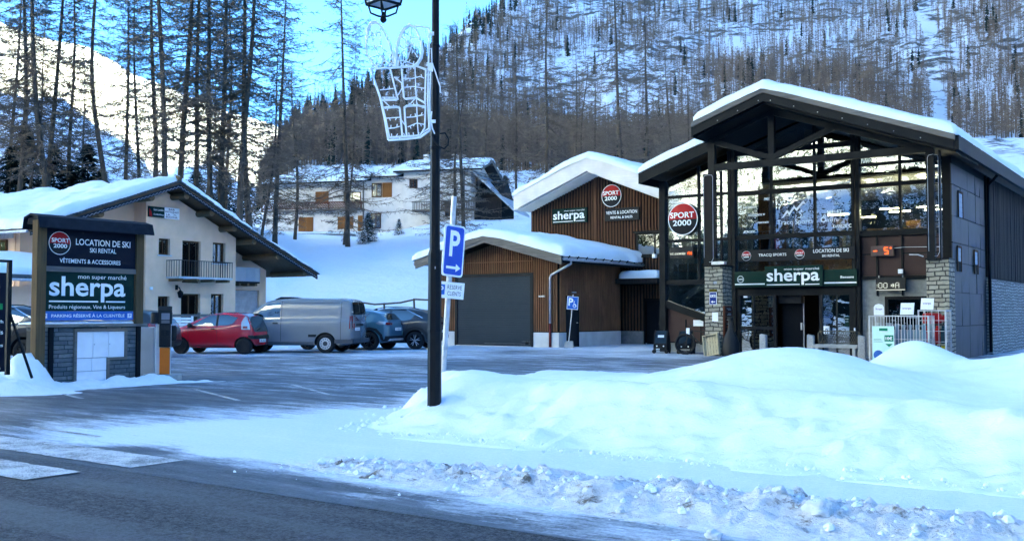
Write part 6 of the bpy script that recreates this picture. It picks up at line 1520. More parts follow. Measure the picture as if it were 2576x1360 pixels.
# poster and plates on the cages
T = shop_at('poster', 5.56, -1.50, 'pale green and white gas price poster fixed on the grey cage', 'poster')
MB().box(0, .62, 0, .015, .05, 1.06).build('sheet', flat('poster_pale', (.55, .82, .78)), T)
pg = flat('poster_green', (.0, .22, .12)); 
mb = MB(); mb.box(.35, .60, -.004, -.001, .62, .80); mb.add([(.37, -.004, .55), (.58, -.004, .55), (.475, -.004, .46)], [(0, 2, 1)]); mb.build('price_badge', pg, T, split=False); lettering(T, [('10€', .38, .57, .66, .76, dict(bold=.03))], M['sticker'], -.006)
mb = MB(); mb.box(.2, .44, -.004, -.001, .92, 1.0); mb.box(.04, .30, -.004, -.001, .60, .61); mb.box(.04, .28, -.004, -.001, .64, .65); mb.box(.04, .26, -.004, -.001, .68, .69); mb.build('text_line', pg, T)
MB().disc(.17, .22, .14, -.003, 18).build('blue_round_shape', flat('poster_blue', (.02, .12, .42)), T)
for u, s, z, w_, h, lab in ((5.60, -1.44, 1.38, .29, .33, 'white arched plate with small lettering on top of the cage'), (6.34, -1.46, 1.39, .38, .34, 'white square plate standing on the middle of the cages'), (6.74, -.76, 1.54, .36, .33, 'white square plate on the taller wire cage')):
    T = shop_at('price_plate', u, s, lab, 'sign', -3)
    mb = MB()
    if 'arched' in lab: mb.prism([(0, z), (w_, z), (w_, z+h*.7)] + [(w_/2+w_/2*cos(t), z+h*.7+h*.3*sin(t)) for t in (pi*.25, pi*.5, pi*.75)] + [(0, z+h*.7)], 0, .015)
    else: mb.prism([(0, z), (w_, z-.0), (w_+.03, z+h), (.03, z+h)], 0, .015)
    mb.build('plate', M['white'], T); lettering(T, [('antargaz' if 'arched' not in lab else 'Butagaz', w_*.2, w_*.85, z+h*.42, z+h*.62, dict(bold=.01))], flat('purple_letters', (.12, .05, .25)), -.003)
# ------------------------------------------------------------------ cars
def car_body(L, W, H, top, belt, zb, plan, roofw, wheels, wr, sub=2):
    xs = sorted(set([p[0] for p in top] + [p[0] for p in belt] + [i*L/30 for i in range(31)]))
    xs = [x for i, x in enumerate(xs) if i == 0 or x-xs[i-1] > .03]
    V = []; F = []; K = 13; rings = []
    for x in xs:
        zt = lerp_tab(top, x); be = min(lerp_tab(belt, x), zt-.07); w_ = lerp_tab(plan, x)*W/2; b = lerp_tab(zb, x)
        k = max(0, min(1, (zt-be)/(H-be)))
        wt = w_*(.93*(1-k) + roofw*k)
        be2 = be
        half = [(0, b), (w_*.78, b), (w_*.955, b+.05), (w_*.995, b+.18), (w_*1.0, (b+be)/2+.02), (w_*.985, be-.10), (w_*.965, be-.02), (w_*.935*(1) if k > .1 else w_*.94, be+.012),
                (w_*.935+(wt-w_*.935)*.5, be+(zt-be)*.5), (wt*.985, zt-max(.03, .10*k)), (wt*.90, zt-.025*max(.3, k)), (wt*.5, zt+.0), (0, zt+.008)]
        rings.append(len(V))
        ring = [(x, -p[0], p[1]) for p in half] + [(x, p[0], p[1]) for p in reversed(half[1:-1])]
        V += ring
    n = 2*K-2
    for a, b in zip(rings, rings[1:]):
        for i in range(n): j = (i+1) % n; F.append((a+i, a+j, b+j, b+i))
    for r_, rev in ((rings[0], False), (rings[-1], True)):
        for i in range(K-2):
            a, b, c, d = r_+i, r_+i+1, r_+(n-i-1) % n, r_+(n-i) % n
            if i == 0: f = (r_, r_+1, r_+n-1)
            else: f = (a, b, c, d)
            F.append(f if rev else tuple(reversed(f)))
        f = (r_+K-2, r_+K-1, r_+K); F.append(f if rev else tuple(reversed(f)))
    me = bpy.data.meshes.new('body'); me.from_pydata(V, [], F); me.validate()
    bm_ = bmesh.new(); bm_.from_mesh(me); bmesh.ops.recalc_face_normals(bm_, faces=bm_.faces[:]); bm_.to_mesh(me); bm_.free()
    o = bpy.data.objects.new('body', me); COL.objects.link(o)
    s_ = o.modifiers.new('s', 'SUBSURF'); s_.levels = 1; s_.render_levels = 1
    cuts = []
    for wx in wheels:
        c = MB().lathe([(wr*1.17, -W/2-.3), (wr*1.17, W/2+.3)], wx, wr, 32, 'y'); co = c.build('cut', M['dark'])
        bmx = bmesh.new(); bmx.from_mesh(co.data); bmesh.ops.recalc_face_normals(bmx, faces=bmx.faces[:]); bmx.to_mesh(co.data); bmx.free()
        b = o.modifiers.new('b', 'BOOLEAN'); b.operation = 'DIFFERENCE'; b.object = co; b.solver = 'EXACT'; b.material_mode = 'TRANSFER'; cuts.append(co)
    m2 = mesh_of(o)
    for c in cuts: bpy.data.objects.remove(c)
    bpy.data.objects.remove(o)
    return m2
def decal(bvh, poly, mode, off=.006, step=.06, mirror=False):
    """polygon laid on the body: mode 'side' (x,z), 'rear' (y,z), 'front' (y,z), 'top' (x,y)"""
    P_ = []
    n = len(poly)
    for i in range(n):
        a, b = Vector(poly[i]), Vector(poly[(i+1) % n]); k = max(1, int((b-a).length/step))
        for j in range(k): P_.append(a.lerp(b, j/k))
    nb = len(P_); edges = [(i, (i+1) % nb) for i in range(nb)]
    x0 = min(p.x for p in P_); x1 = max(p.x for p in P_); y0 = min(p.y for p in P_); y1 = max(p.y for p in P_)
    i = x0+step/2
    def inside(q):
        c = False
        for a_, b_ in edges:
            p1, p2 = P_[a_], P_[b_]
            if (p1.y > q[1]) != (p2.y > q[1]) and q[0] < (p2.x-p1.x)*(q[1]-p1.y)/(p2.y-p1.y)+p1.x: c = not c
        return c
    extra = []
    while i < x1:
        j = y0+step/2
        while j < y1:
            if inside((i, j)) and min((Vector((i, j))-p).length for p in P_[:nb]) > step*.4: extra.append(Vector((i, j)))
            j += step
        i += step
    vs, _, fs, *_r = delaunay_2d_cdt(P_+extra, edges, [tuple(range(nb))], 1, 1e-5)
    mb = MB(); out = []; ok = True
    for p in vs:
        if mode == 'side': o_, d_ = Vector((p.x, -4, p.y)), Vector((0, 1, 0))
        elif mode == 'far': o_, d_ = Vector((p.x, 4, p.y)), Vector((0, -1, 0))
        elif mode == 'rear': o_, d_ = Vector((12, p.x, p.y)), Vector((-1, 0, 0))
        elif mode == 'front': o_, d_ = Vector((-4, p.x, p.y)), Vector((1, 0, 0))
        else: o_, d_ = Vector((p.x, p.y, 5)), Vector((0, 0, -1))
        h, nrm, _, _ = bvh.ray_cast(o_, d_)
        if h is None: out.append(None); continue
        if nrm.dot(d_) > 0: nrm = -nrm
        out.append(h - d_*off*.5 + nrm*off*.5)
    mp = {}
    for i_, q in enumerate(out):
        if q is not None: mp[i_] = len(mb.v); mb.v.append(tuple(q))
    for f in fs:
        if all(k in mp for k in f): mb.f.append([mp[k] for k in f]); mb.mi.append(0)
    return mb
PAINT = lambda name, c, met=.0: mat(name, c, .28 if met else .25, met, .04, 2, coat=.9)
cg = M['car_glass'] = glass_mat('car_glass', (.10, .12, .13), .20, .0)
def wheel_parts(T, x, y, r, side, style):
    s_ = side
    mb = MB(); prof = [(r*.62, y+s_*.0), (r*.80, y-s_*.01), (r*.96, y+s_*.01), (r, y+s_*.05), (r, y+s_*.16), (r*.93, y+s_*.20), (r*.6, y+s_*.20)]
    if s_ < 0: prof = prof[::-1]
    mb.lathe([(a, b) for a, b in prof], x, r, 28, 'y', cap=False); w_ = mb.build('wheel', M['rubber'], T, smooth=False)
    mb = MB()
    yy = y+s_*.02
    if style == 'steel_black' or style == 'steel_white':
        mb.lathe([(r*.66, yy), (r*.62, yy+s_*.04), (r*.30, yy+s_*.01), (r*.16, yy-s_*.0), (r*.0, yy)] , x, r, 28, 'y')
        mt = mat('black_steel_wheel', (.02, .02, .022), .5) if style == 'steel_black' else mat('pale_steel_wheel', (.50, .52, .54), .35, .3)
        rim = mb.build('rim', mt, w_)
        mb = MB()
        for k in range(12): t = 2*pi*k/12; mb.lathe([(r*.055, yy-s_*.004), (r*.055, yy+s_*.02)], x+r*.46*cos(t), r+r*.46*sin(t), 6, 'y')
        mb.build('rim_hole', M['dark'], w_, split=False)
        if style == 'steel_white': MB().lathe([(r*.24, yy-s_*.03), (r*.24, yy)], x, r, 16, 'y').build('hub_cap', mat('hub_grey', (.06, .065, .07), .4), w_)
    else:
        mb.lathe([(r*.70, yy+s_*.10), (r*.0, yy+s_*.10)], x, r, 20, 'y'); mb.build('rim_back', M['dark'], w_)
        mb = MB(); mb.lathe([(r*.70, yy), (r*.64, yy), (r*.64, yy+s_*.06), (r*.70, yy+s_*.06)], x, r, 28, 'y', cap=False)
        for k in range(5):
            t = 2*pi*k/5+.3
            for dt in (-.22, .22):
                mb.beam((x+r*.10*cos(t), yy+s_*.01, r+r*.10*sin(t)), (x+r*.66*cos(t+dt), yy+s_*.02, r+r*.66*sin(t+dt)), .03, r*.11, (0, 1, 0))
        mb.lathe([(r*.15, yy-s_*.01), (r*.15, yy+s_*.03)], x, r, 12, 'y'); mb.build('rim', M['chrome'] if style == 'alloy' else mat('dark_alloy', (.06, .06, .065), .3, .6), w_, split=False)
def make_car(label, cat, ref, rz_, spec):
    """ref: ground pixel of the near rear wheel"""
    L, W, H = spec['L'], spec['W'], spec['H']; wh = spec['wheels']; wr = spec['wr']
    g = gnd(*ref, spec.get('z', 0)) if not isinstance(ref, Vector) else ref
    T = empty(spec.get('name', 'parked_car'), (0, 0, 0), rz_, label, cat)
    off = Matrix.Rotation(rz_, 3, 'Z') @ Vector((wh[1], -W/2+.12, 0)); T.location = (g.x-off.x, g.y-off.y, spec.get('z', 0))
    me = car_body(L, W, H, spec['top'], spec['belt'], spec['zb'], spec['plan'], spec['roofw'], wh, wr)
    bo = bpy.data.objects.new('body', me); COL.objects.link(bo); bo.parent = T
    me.materials.clear(); me.materials.append(spec['paint']); me.materials.append(M['dark'])
    me.shade_smooth()
    bvh = BVHTree.FromPolygons([v.co.copy() for v in me.vertices], [tuple(p.vertices) for p in me.polygons])
    # arch faces dark: those whose centre lies on a wheel cylinder
    mi = []
    for p in me.polygons:
        c = p.center; dk = any(abs(hypot(c.x-w_, c.z-wr)-wr*1.17) < .012 and abs(p.normal.y) < .3 and hypot(c.x-w_, c.z-wr) < wr*1.18 for w_ in wh) or c.z < lerp_tab(spec['zb'], c.x)+.012
        mi.append(1 if dk else 0)
    me.polygons.foreach_set('material_index', mi)
    me.set_sharp_from_angle(angle=R(38)) if hasattr(me, 'set_sharp_from_angle') else None
    for x in wh:
        for y, s_ in ((-W/2+.02, 1), (W/2-.02, -1)): wheel_parts(T, x, y, wr, s_, spec['rim'])
    for nm, poly, mode, m_, *k in spec['decals']:
        o_ = k[0] if k else .006
        decal(bvh, poly, mode, o_).build(nm, M[m_] if isinstance(m_, str) else m_, T, smooth=True, split=False)
        if mode == 'side': decal(bvh, poly, 'far', o_).build(nm, M[m_] if isinstance(m_, str) else m_, T, smooth=True, split=False)
    for nm, fn, m_ in spec.get('extra', []):
        mb = MB(); fn(mb); mb.build(nm, M[m_] if isinstance(m_, str) else m_, T)
    if 'plate' in spec:
        y, z, s = spec['plate']; h, *_ = bvh.ray_cast(Vector((12, y, z)), Vector((-1, 0, 0)))
        MB().box(h.x+.004, h.x+.02, y-.26, y+.26, z-.055, z+.055).build('number_plate', M['white'], T)
        mb = MB(); put_text(mb, s, -.2, .2, -.035, .035, 0, bold=.02); mb.v = [(h.x+.023, y+v[0], z+v[2]) for v in mb.v]; mb.build('lettering', M['emblack'], T)
    return T
gap = lambda pts, w_=.012: pts
def line(p, q, w_=.012):
    p, q = Vector(p), Vector(q); n = (q-p).normalized(); n = Vector((-n.y, n.x))*w_/2; return [tuple(p+n), tuple(q+n), tuple(q-n), tuple(p-n)]
seam = M['seam'] = flat('panel_gap', (.01, .01, .012), .7)
tailred = flat('tail_lamp_red', (.25, .008, .01), .15, coat=1); tailclear = flat('tail_lamp_clear', (.45, .45, .47), .12, .5, coat=1)
# red small hatchback
sp = dict(L=3.44, W=1.63, H=1.47, wheels=(.72, 3.06), wr=.285, rim='steel_black', roofw=.80, paint=PAINT('red_paint', (.42, .004, .018)),
 top=[(0, .50), (.05, .66), (.22, .80), (.55, .93), (.85, 1.01), (1.25, 1.22), (1.6, 1.37), (1.95, 1.45), (2.35, 1.475), (2.75, 1.45), (3.0, 1.40), (3.14, 1.32), (3.30, 1.02), (3.38, .85), (3.44, .60)],
 belt=[(0, .50), (.5, .80), (.95, .90), (1.6, .925), (2.3, .97), (2.7, 1.05), (3.1, 1.10), (3.3, .95), (3.44, .55)], zb=[(0, .30), (.3, .20), (3.1, .20), (3.44, .30)],
 plan=[(0, .62), (.12, .80), (.4, .94), (.8, 1.0), (2.9, 1.0), (3.2, .95), (3.36, .86), (3.44, .72)],
 plate=(0, .47, 'BN 707 LE'),
 decals=[('side_window', [(1.16, 1.0), (1.50, 1.24), (1.80, 1.365), (2.03, 1.375), (2.03, .99)], 'side', cg), ('rear_side_window', [(2.11, .995), (2.11, 1.375), (2.45, 1.37), (2.82, 1.27), (2.66, 1.07), (2.50, 1.01)], 'side', cg),
  ('window_pillar', [(2.035, .99), (2.035, 1.375), (2.105, 1.375), (2.105, .99)], 'side', 'plastic'), ('mirror_corner', [(.98, .93), (1.15, 1.0), (1.15, .97), (1.3, .985), (1.3, .95), (1.0, .90)], 'side', 'plastic'),
  ('rear_window', [(-.58, .78), (-.66, 1.05), (-.56, 1.32), (.56, 1.32), (.66, 1.05), (.58, .78)], 'rear', cg, .012),
  ('tail_lamp', [(3.0, .86), (2.98, 1.12), (3.06, 1.32), (3.13, 1.28), (3.24, 1.05), (3.28, .86)], 'side', tailclear, .014), ('tail_lamp_red', [(3.05, .90), (3.05, .98), (3.2, .98), (3.2, .90)], 'side', tailred, .02),
  ('headlamp', [(.06, .62), (.18, .78), (.50, .90), (.46, .80), (.25, .62)], 'side', tailclear, .012),
  ('rear_bumper_strip', [(-.72, .53), (-.72, .66), (.72, .66), (.72, .53)], 'rear', 'plastic', .02), ('bumper_strip', [(3.22, .54), (3.22, .66), (3.40, .66), (3.42, .54)], 'side', 'plastic', .02), ('windscreen', [(-.62, 1.03), (-.52, 1.34), (.52, 1.34), (.62, 1.03)], 'front', cg, .01),
  ('door_seam', line((1.05, .32), (1.0, .95)), 'side', seam), ('door_seam', line((2.12, .32), (2.07, 1.0)), 'side', seam), ('door_seam', line((1.05, .32), (2.12, .32)), 'side', seam), ('sill_seam', line((1.1, .27), (2.6, .27), .02), 'side', seam)],
 extra=[('door_handle', lambda mb: mb.box(1.87, 2.02, -.835, -.80, .87, .90), 'dark'), ('mirror', lambda mb: mb.lathe([(.0, -.98), (.07, -.96), (.09, -.90), (.05, -.80), (0, -.79)], 1.12, 1.0, 12, 'y'), 'plastic'), ('aerial', lambda mb: mb.tube([(1.55, -.3, 1.38), (1.95, -.3, 1.75)], .006, 4), 'plastic'), ('rear_emblem', lambda mb: (mb.beam((3.335, -.0, .84), (3.32, .04, .90), .01, .012), mb.beam((3.335, .08, .84), (3.32, .04, .90), .01, .012)), 'chrome')])
make_car('bright red small hatchback parked beside the grey van', 'car', (614, 890.7), R(-9), sp)
# grey van
def van_rear(mb):
    mb.box(5.0, 5.10, -.95, .95, .36, .52); mb.box(4.4, 5.06, -1.0, -.95, .36, .50); mb.box(4.4, 5.06, .95, 1.0, .36, .5)
sp = dict(L=5.06, W=1.99, H=1.98, wheels=(1.0, 4.05), wr=.345, rim='steel_white', roofw=.86, paint=PAINT('grey_paint', (.165, .18, .195)), name='parked_van',
 top=[(0, .70), (.06, .95), (.3, 1.08), (.85, 1.22), (1.05, 1.32), (1.45, 1.68), (1.75, 1.87), (2.1, 1.95), (2.7, 1.985), (4.5, 1.97), (4.85, 1.93), (4.97, 1.84), (5.03, 1.3), (5.06, .6)],
 belt=[(0, .65), (.6, 1.05), (1.1, 1.15), (2.0, 1.18), (4.6, 1.20), (5.06, 1.15)], zb=[(0, .30), (.4, .26), (4.7, .26), (5.06, .36)],
 plan=[(0, .70), (.15, .88), (.5, .97), (1.0, 1.0), (4.5, 1.0), (4.9, .97), (5.02, .93), (5.06, .90)], plate=(-.30, .86, 'GV-816-EG'),
 decals=[('side_window', [(1.38, 1.22), (1.52, 1.50), (1.85, 1.77), (2.32, 1.80), (2.32, 1.22)], 'side', cg), ('windscreen', [(-.8, 1.38), (-.70, 1.84), (.70, 1.84), (.8, 1.38)], 'front', cg, .01),
  ('door_seam', line((2.38, .42), (2.38, 1.86)), 'side', seam), ('door_seam', line((1.35, .5), (1.35, 1.2)), 'side', seam), ('sill_seam', line((1.4, .38), (3.6, .38), .016), 'side', seam), ('side_moulding', [(3.42, .58), (3.42, .67), (3.74, .67), (3.70, .58)], 'side', 'charcoal', .012),
  ('roof_seam', line((2.45, 1.80), (4.55, 1.80), .010), 'side', seam), ('door_seam', line((4.62, .50), (4.62, 1.84)), 'side', seam), ('body_crease', line((1.5, 1.11), (4.55, 1.09), .014), 'side', flat('crease_light', (.21, .23, .25), .3)),  # crease highlight is put into the colour as a lighter strip
  ('tail_lamp', [(4.93, .86), (4.93, 1.34), (5.02, 1.34), (5.04, .86)], 'side', tailred, .016), ('tail_lamp', [(-.87, .86), (-.86, 1.34), (-.78, 1.34), (-.78, .86)], 'rear', tailred, .010), ('tail_lamp', [(.87, .86), (.78, .86), (.78, 1.34), (.86, 1.34)], 'rear', tailred, .010),
  ('rear_window', [(-.74, 1.38), (-.68, 1.82), (-.04, 1.82), (-.04, 1.38)], 'rear', cg, .012), ('rear_window', [(.04, 1.38), (.04, 1.82), (.68, 1.82), (.74, 1.38)], 'rear', cg, .012), ('rear_door_seam', line((0, .54), (0, 1.86)), 'rear', seam), ('rear_recess', [(-.45, .97), (-.45, 1.05), (.45, 1.05), (.45, .97)], 'rear', seam)],
 extra=[('rear_bumper', van_rear, mat('grey_bumper', (.07, .075, .085), .5)), ('door_handle', lambda mb: (mb.box(2.08, 2.27, -1.02, -.99, 1.05, 1.09)), 'dark'), ('mirror', lambda mb: mb.box(1.38, 1.55, -1.22, -1.0, 1.15, 1.42), 'plastic'), ('roof_hatch', lambda mb: mb.prism([(1.85, 1.93), (2.9, 1.97), (2.5, 2.03), (2.1, 2.03)], -.3, .3), 'dark'),
  ('rear_emblem', lambda mb: mb.lathe([(.0, 0), (.05, .0)], 0, 0, 3), 'chrome') if False else ('rear_hinge', lambda mb: mb.box(5.0, 5.04, -.86, -.80, 1.45, 1.5), 'galv')])
make_car('grey panel van with white wheels parked in the middle of the row', 'van', (820, 887.8), R(-9), sp)
# teal crossover
sp = dict(L=4.4, W=1.84, H=1.62, wheels=(.88, 3.58), wr=.36, rim='dark', roofw=.80, paint=PAINT('teal_paint', (.04, .14, .20), .3),
 top=[(0, .65), (.08, .88), (.5, 1.0), (1.05, 1.08), (1.5, 1.36), (1.9, 1.55), (2.4, 1.62), (3.0, 1.60), (3.6, 1.53), (3.95, 1.44), (4.15, 1.26), (4.30, 1.12), (4.4, .75)],
 belt=[(0, .6), (.6, .95), (1.3, 1.0), (3.0, 1.05), (3.7, 1.14), (4.2, 1.10), (4.4, .7)], zb=[(0, .32), (.4, .24), (3.9, .24), (4.4, .36)], plan=[(0, .66), (.2, .88), (.6, 1.0), (3.8, 1.0), (4.2, .95), (4.4, .80)], plate=(0, .82, 'GR 254 KE'),
 decals=[('side_window', [(1.45, 1.10), (1.8, 1.40), (2.2, 1.50), (2.5, 1.52), (2.5, 1.10)], 'side', cg), ('rear_side_window', [(2.58, 1.10), (2.58, 1.52), (3.1, 1.50), (3.55, 1.42), (3.35, 1.16), (3.2, 1.12)], 'side', cg),
  ('rear_window', [(-.64, 1.18), (-.56, 1.42), (.56, 1.42), (.64, 1.18)], 'rear', cg, .012), ('tail_lamp', [(4.02, .98), (3.85, 1.04), (3.98, 1.12), (4.24, 1.10), (4.28, 1.02)], 'side', tailclear, .014), ('tail_lamp', [(-.84, .98), (-.80, 1.08), (-.40, 1.06), (-.44, .98)], 'rear', tailred, .014), ('tail_lamp', [(.84, .98), (.44, .98), (.40, 1.06), (.80, 1.08)], 'rear', tailred, .014),
  ('bumper_insert', [(-.85, .36), (-.85, .56), (.85, .56), (.85, .36)], 'rear', 'plastic', .02), ('silver_skid', [(-.75, .38), (-.7, .46), (.7, .46), (.75, .38)], 'rear', 'galv', .03), ('wheel_arch_trim', [(3.0, .3), (3.04, .62), (3.3, .84), (3.6, .90), (3.9, .84), (4.12, .62), (4.18, .4), (4.06, .4), (4.02, .58), (3.83, .75), (3.6, .80), (3.37, .75), (3.18, .58), (3.14, .3)], 'side', 'plastic', .012), ('door_seam', line((3.0, .4), (3.3, 1.1)), 'side', seam)],
 extra=[('roof_aerial', lambda mb: mb.prism([(3.3, 1.56), (3.5, 1.54), (3.48, 1.62)], -.02, .02), 'plastic')])
make_car('teal blue compact crossover parked behind the rear of the grey van', 'car', (931, 881), R(-18), sp)
# dark suv right
sp2 = dict(sp); sp2.update(L=4.5, W=1.86, H=1.66, rim='alloy', paint=PAINT('slate_blue_paint', (.018, .026, .034), .4), wheels=(.9, 3.58),
 top=[(0, .65), (.08, .90), (.5, 1.02), (1.1, 1.12), (1.6, 1.42), (2.0, 1.60), (2.5, 1.66), (3.2, 1.64), (3.8, 1.55), (4.1, 1.42), (4.3, 1.15), (4.42, .95), (4.5, .7)], belt=[(0, .6), (.6, .98), (1.3, 1.02), (3.0, 1.08), (3.7, 1.18), (4.2, 1.15), (4.5, .7)], zb=[(0, .34), (.4, .24), (4.0, .24), (4.5, .38)], plan=[(0, .66), (.2, .88), (.6, 1.0), (3.9, 1.0), (4.3, .93), (4.5, .78)], plate=(0, .72, 'FZ 118 TA'),
 decals=[('side_window', [(1.55, 1.12), (1.9, 1.44), (2.2, 1.53), (2.5, 1.55), (2.5, 1.12)], 'side', cg), ('rear_side_window', [(2.58, 1.12), (2.58, 1.55), (3.2, 1.52), (3.6, 1.40), (3.4, 1.18), (3.2, 1.14)], 'side', cg), ('window_chrome', line((3.15, 1.58), (3.9, 1.24), .03), 'side', 'chrome', .014), ('window_chrome', line((2.1, 1.585), (3.15, 1.58), .02), 'side', 'chrome', .014),
  ('rear_window', [(-.64, 1.20), (-.56, 1.42), (.56, 1.42), (.64, 1.20)], 'rear', cg, .012), ('tail_lamp', [(-.86, .98), (-.80, 1.08), (.80, 1.08), (.86, .98)], 'rear', tailred, .014), ('tail_lamp', [(4.15, .98), (4.1, 1.1), (4.32, 1.08), (4.38, .98)], 'side', tailred, .014), ('bumper_insert', [(-.85, .36), (-.85, .56), (.85, .56), (.85, .36)], 'rear', 'plastic', .02),
  ('wheel_arch_trim', [(3.0, .3), (3.04, .62), (3.3, .84), (3.6, .90), (3.9, .84), (4.12, .62), (4.18, .4), (4.06, .4), (4.02, .58), (3.83, .75), (3.6, .80), (3.37, .75), (3.18, .58), (3.14, .3)], 'side', 'plastic', .012), ('door_seam', line((2.54, .4), (2.54, 1.1)), 'side', seam), ('door_seam', line((3.1, .5), (3.35, 1.12)), 'side', seam)],
 extra=[('roof_rail', lambda mb: mb.tube([(1.9, -.66, 1.60), (2.3, -.68, 1.68), (3.4, -.68, 1.66), (3.7, -.66, 1.58)], .016, 5), 'plastic'), ('door_handle', lambda mb: (mb.box(2.9, 3.08, -.95, -.92, .98, 1.01)), 'dark')])
make_car('dark slate sport utility car half hidden by the lamp post', 'car', (1045, 878.8), R(-14), sp2)
# dark suv left of the sign board
sp3 = dict(sp2); sp3.update(paint=PAINT('black_blue_paint', (.012, .018, .03), .3), rim='dark', L=4.5)
make_car('dark blue car half hidden behind the banner and the big sign board', 'car', Vector((-13.55, 28.2, 0)), R(-9), sp3)
# estate car behind the stone base
sp4 = dict(sp2); sp4.update(paint=PAINT('anthracite_paint', (.014, .019, .024), .3), H=1.60, rim='dark', plate=(0, .80, 'DV 401 BC'),
 top=[(0, .65), (.08, .86), (.5, .96), (1.1, 1.05), (1.6, 1.36), (2.0, 1.52), (2.5, 1.58), (3.4, 1.56), (3.9, 1.50), (4.05, 1.42), (4.32, 1.08), (4.42, .95), (4.5, .7)])
make_car('anthracite car seen between the stone sign base and the parking terminal', 'car', Vector((-12.2, 32.6, 0)), R(-9), sp4)
# ------------------------------------------------------------------ bare larches
def larch(seed, H=26.0, nb=190, tw=34, spread=4.6, r0=.205, low=.10, bend=.35, tr=.021):
    rnd = random.Random(seed)
    ph = [rnd.uniform(0, 6.28) for _ in range(4)]
    def c(t): return Vector((bend*(sin(t*3.1+ph[0])-sin(ph[0])) + bend*.4*sin(t*8+ph[1]) - bend*.4*sin(ph[1]), bend*(sin(t*2.7+ph[2])-sin(ph[2])), t*H))
    trk = MB(); trk.tube([c(i/22)-(Vector((0, 0, .6)) if i == 0 else Vector()) for i in range(23)], [r0*(1.25 if i == 0 else 1)*((1-i/22)**.85)+.012 for i in range(23)], 8)
    cr = MB()
    def tri(p, q, r):
        d = (q-p); 
        if d.length < 1e-5: return
        a = d.normalized().orthogonal().normalized()*r; b = d.normalized().cross(a)
        n = len(cr.v); cr.v += [tuple(p+a), tuple(p-a*.5+b*.87), tuple(p-a*.5-b*.87), tuple(q)]
        cr.f += [[n, n+1, n+3], [n+1, n+2, n+3], [n+2, n, n+3]]; cr.mi += [0]*3
    for i in range(nb):
        t = low + (1-low)*((i+rnd.random())/nb)**.92
        if t > .985: t = .985
        f = (1-t)/(1-low)
        ln = spread*(.18 + .95*f**.75)*rnd.uniform(.45, 1.15)
        if f > .9: ln *= rnd.uniform(.3, .9)
        az = rnd.uniform(0, 6.283); base = c(t)
        rise = rnd.uniform(-.28, .22) - .12*f
        d = Vector((cos(az), sin(az), rise)).normalized()
        pts = [base]; n = 5; p = base.copy(); dd = d.copy()
        for k in range(n):
            dd = (dd + Vector((rnd.uniform(-.16, .16), rnd.uniform(-.16, .16), (-.10 if k < 2 else .16) + rnd.uniform(-.06, .06)))).normalized()
            p = p + dd*ln/n; pts.append(p.copy())
        rb_ = .014 + .012*ln*.5
        cr.tube(pts, [rb_*(1-k/n*.8) for k in range(n+1)], 3, cap=False)
        m = max(5, int(tw*ln/spread*1.1))
        for k in range(m):
            s = rnd.uniform(.12, 1.0)*n; j = min(n-1, int(s)); q = pts[j].lerp(pts[j+1], s-j); bd = (pts[j+1]-pts[j]).normalized()
            side = bd.cross(Vector((0, 0, 1))).normalized()*rnd.choice((-1, 1))
            td = (bd*rnd.uniform(.2, .9) + side*rnd.uniform(.3, 1.1) + Vector((0, 0, rnd.uniform(-.75, .35)))).normalized()
            tl = rnd.uniform(.25, .85)*(1.1-s/n*.5)
            e = q+td*tl; tri(q, e, tr)
            for _ in range(2):
                a = q.lerp(e, rnd.uniform(.3, .9)); tri(a, a+(td*.5+Vector((rnd.uniform(-1, 1), rnd.uniform(-1, 1), rnd.uniform(-1, .5)))).normalized()*rnd.uniform(.10, .28), tr*.8)
    return trk, cr
LV = []
for s_, kw in enumerate((dict(), dict(nb=210, spread=5.2), dict(nb=170, spread=4.0, bend=.6), dict(nb=210, spread=4.4, low=.15), dict(nb=190, spread=5.8, low=.05), dict(nb=150, spread=3.6, bend=.8, r0=.17))):
    a, b = larch(s_+1, **kw); me = []
    for nm, m_, mt in (('trunk', a, M['bark']), ('crown', b, M['twig'])):
        x = bpy.data.meshes.new(nm); x.from_pydata(m_.v, [], m_.f); x.materials.append(mt); me.append(x)
    LV.append(me)
def put_larch(px, d, H, var, label, rot_=0, lean=(0, 0), wide=1.0, zoff=0, group='bare larches behind the restaurant and chalet', thick=None):
    x = (px-1288)/2540*d; z = terrain(x, d)+zoff
    T = empty('larch_tree', (x, d, z-.3), rot_, label, 'tree', group); k = H/26; T.scale = (wide*k, wide*k, k); T.rotation_euler = (lean[0], lean[1], rot_)
    for me in LV[var]:
        o = bpy.data.objects.new(me.name, me); COL.objects.link(o); o.parent = T
    return T
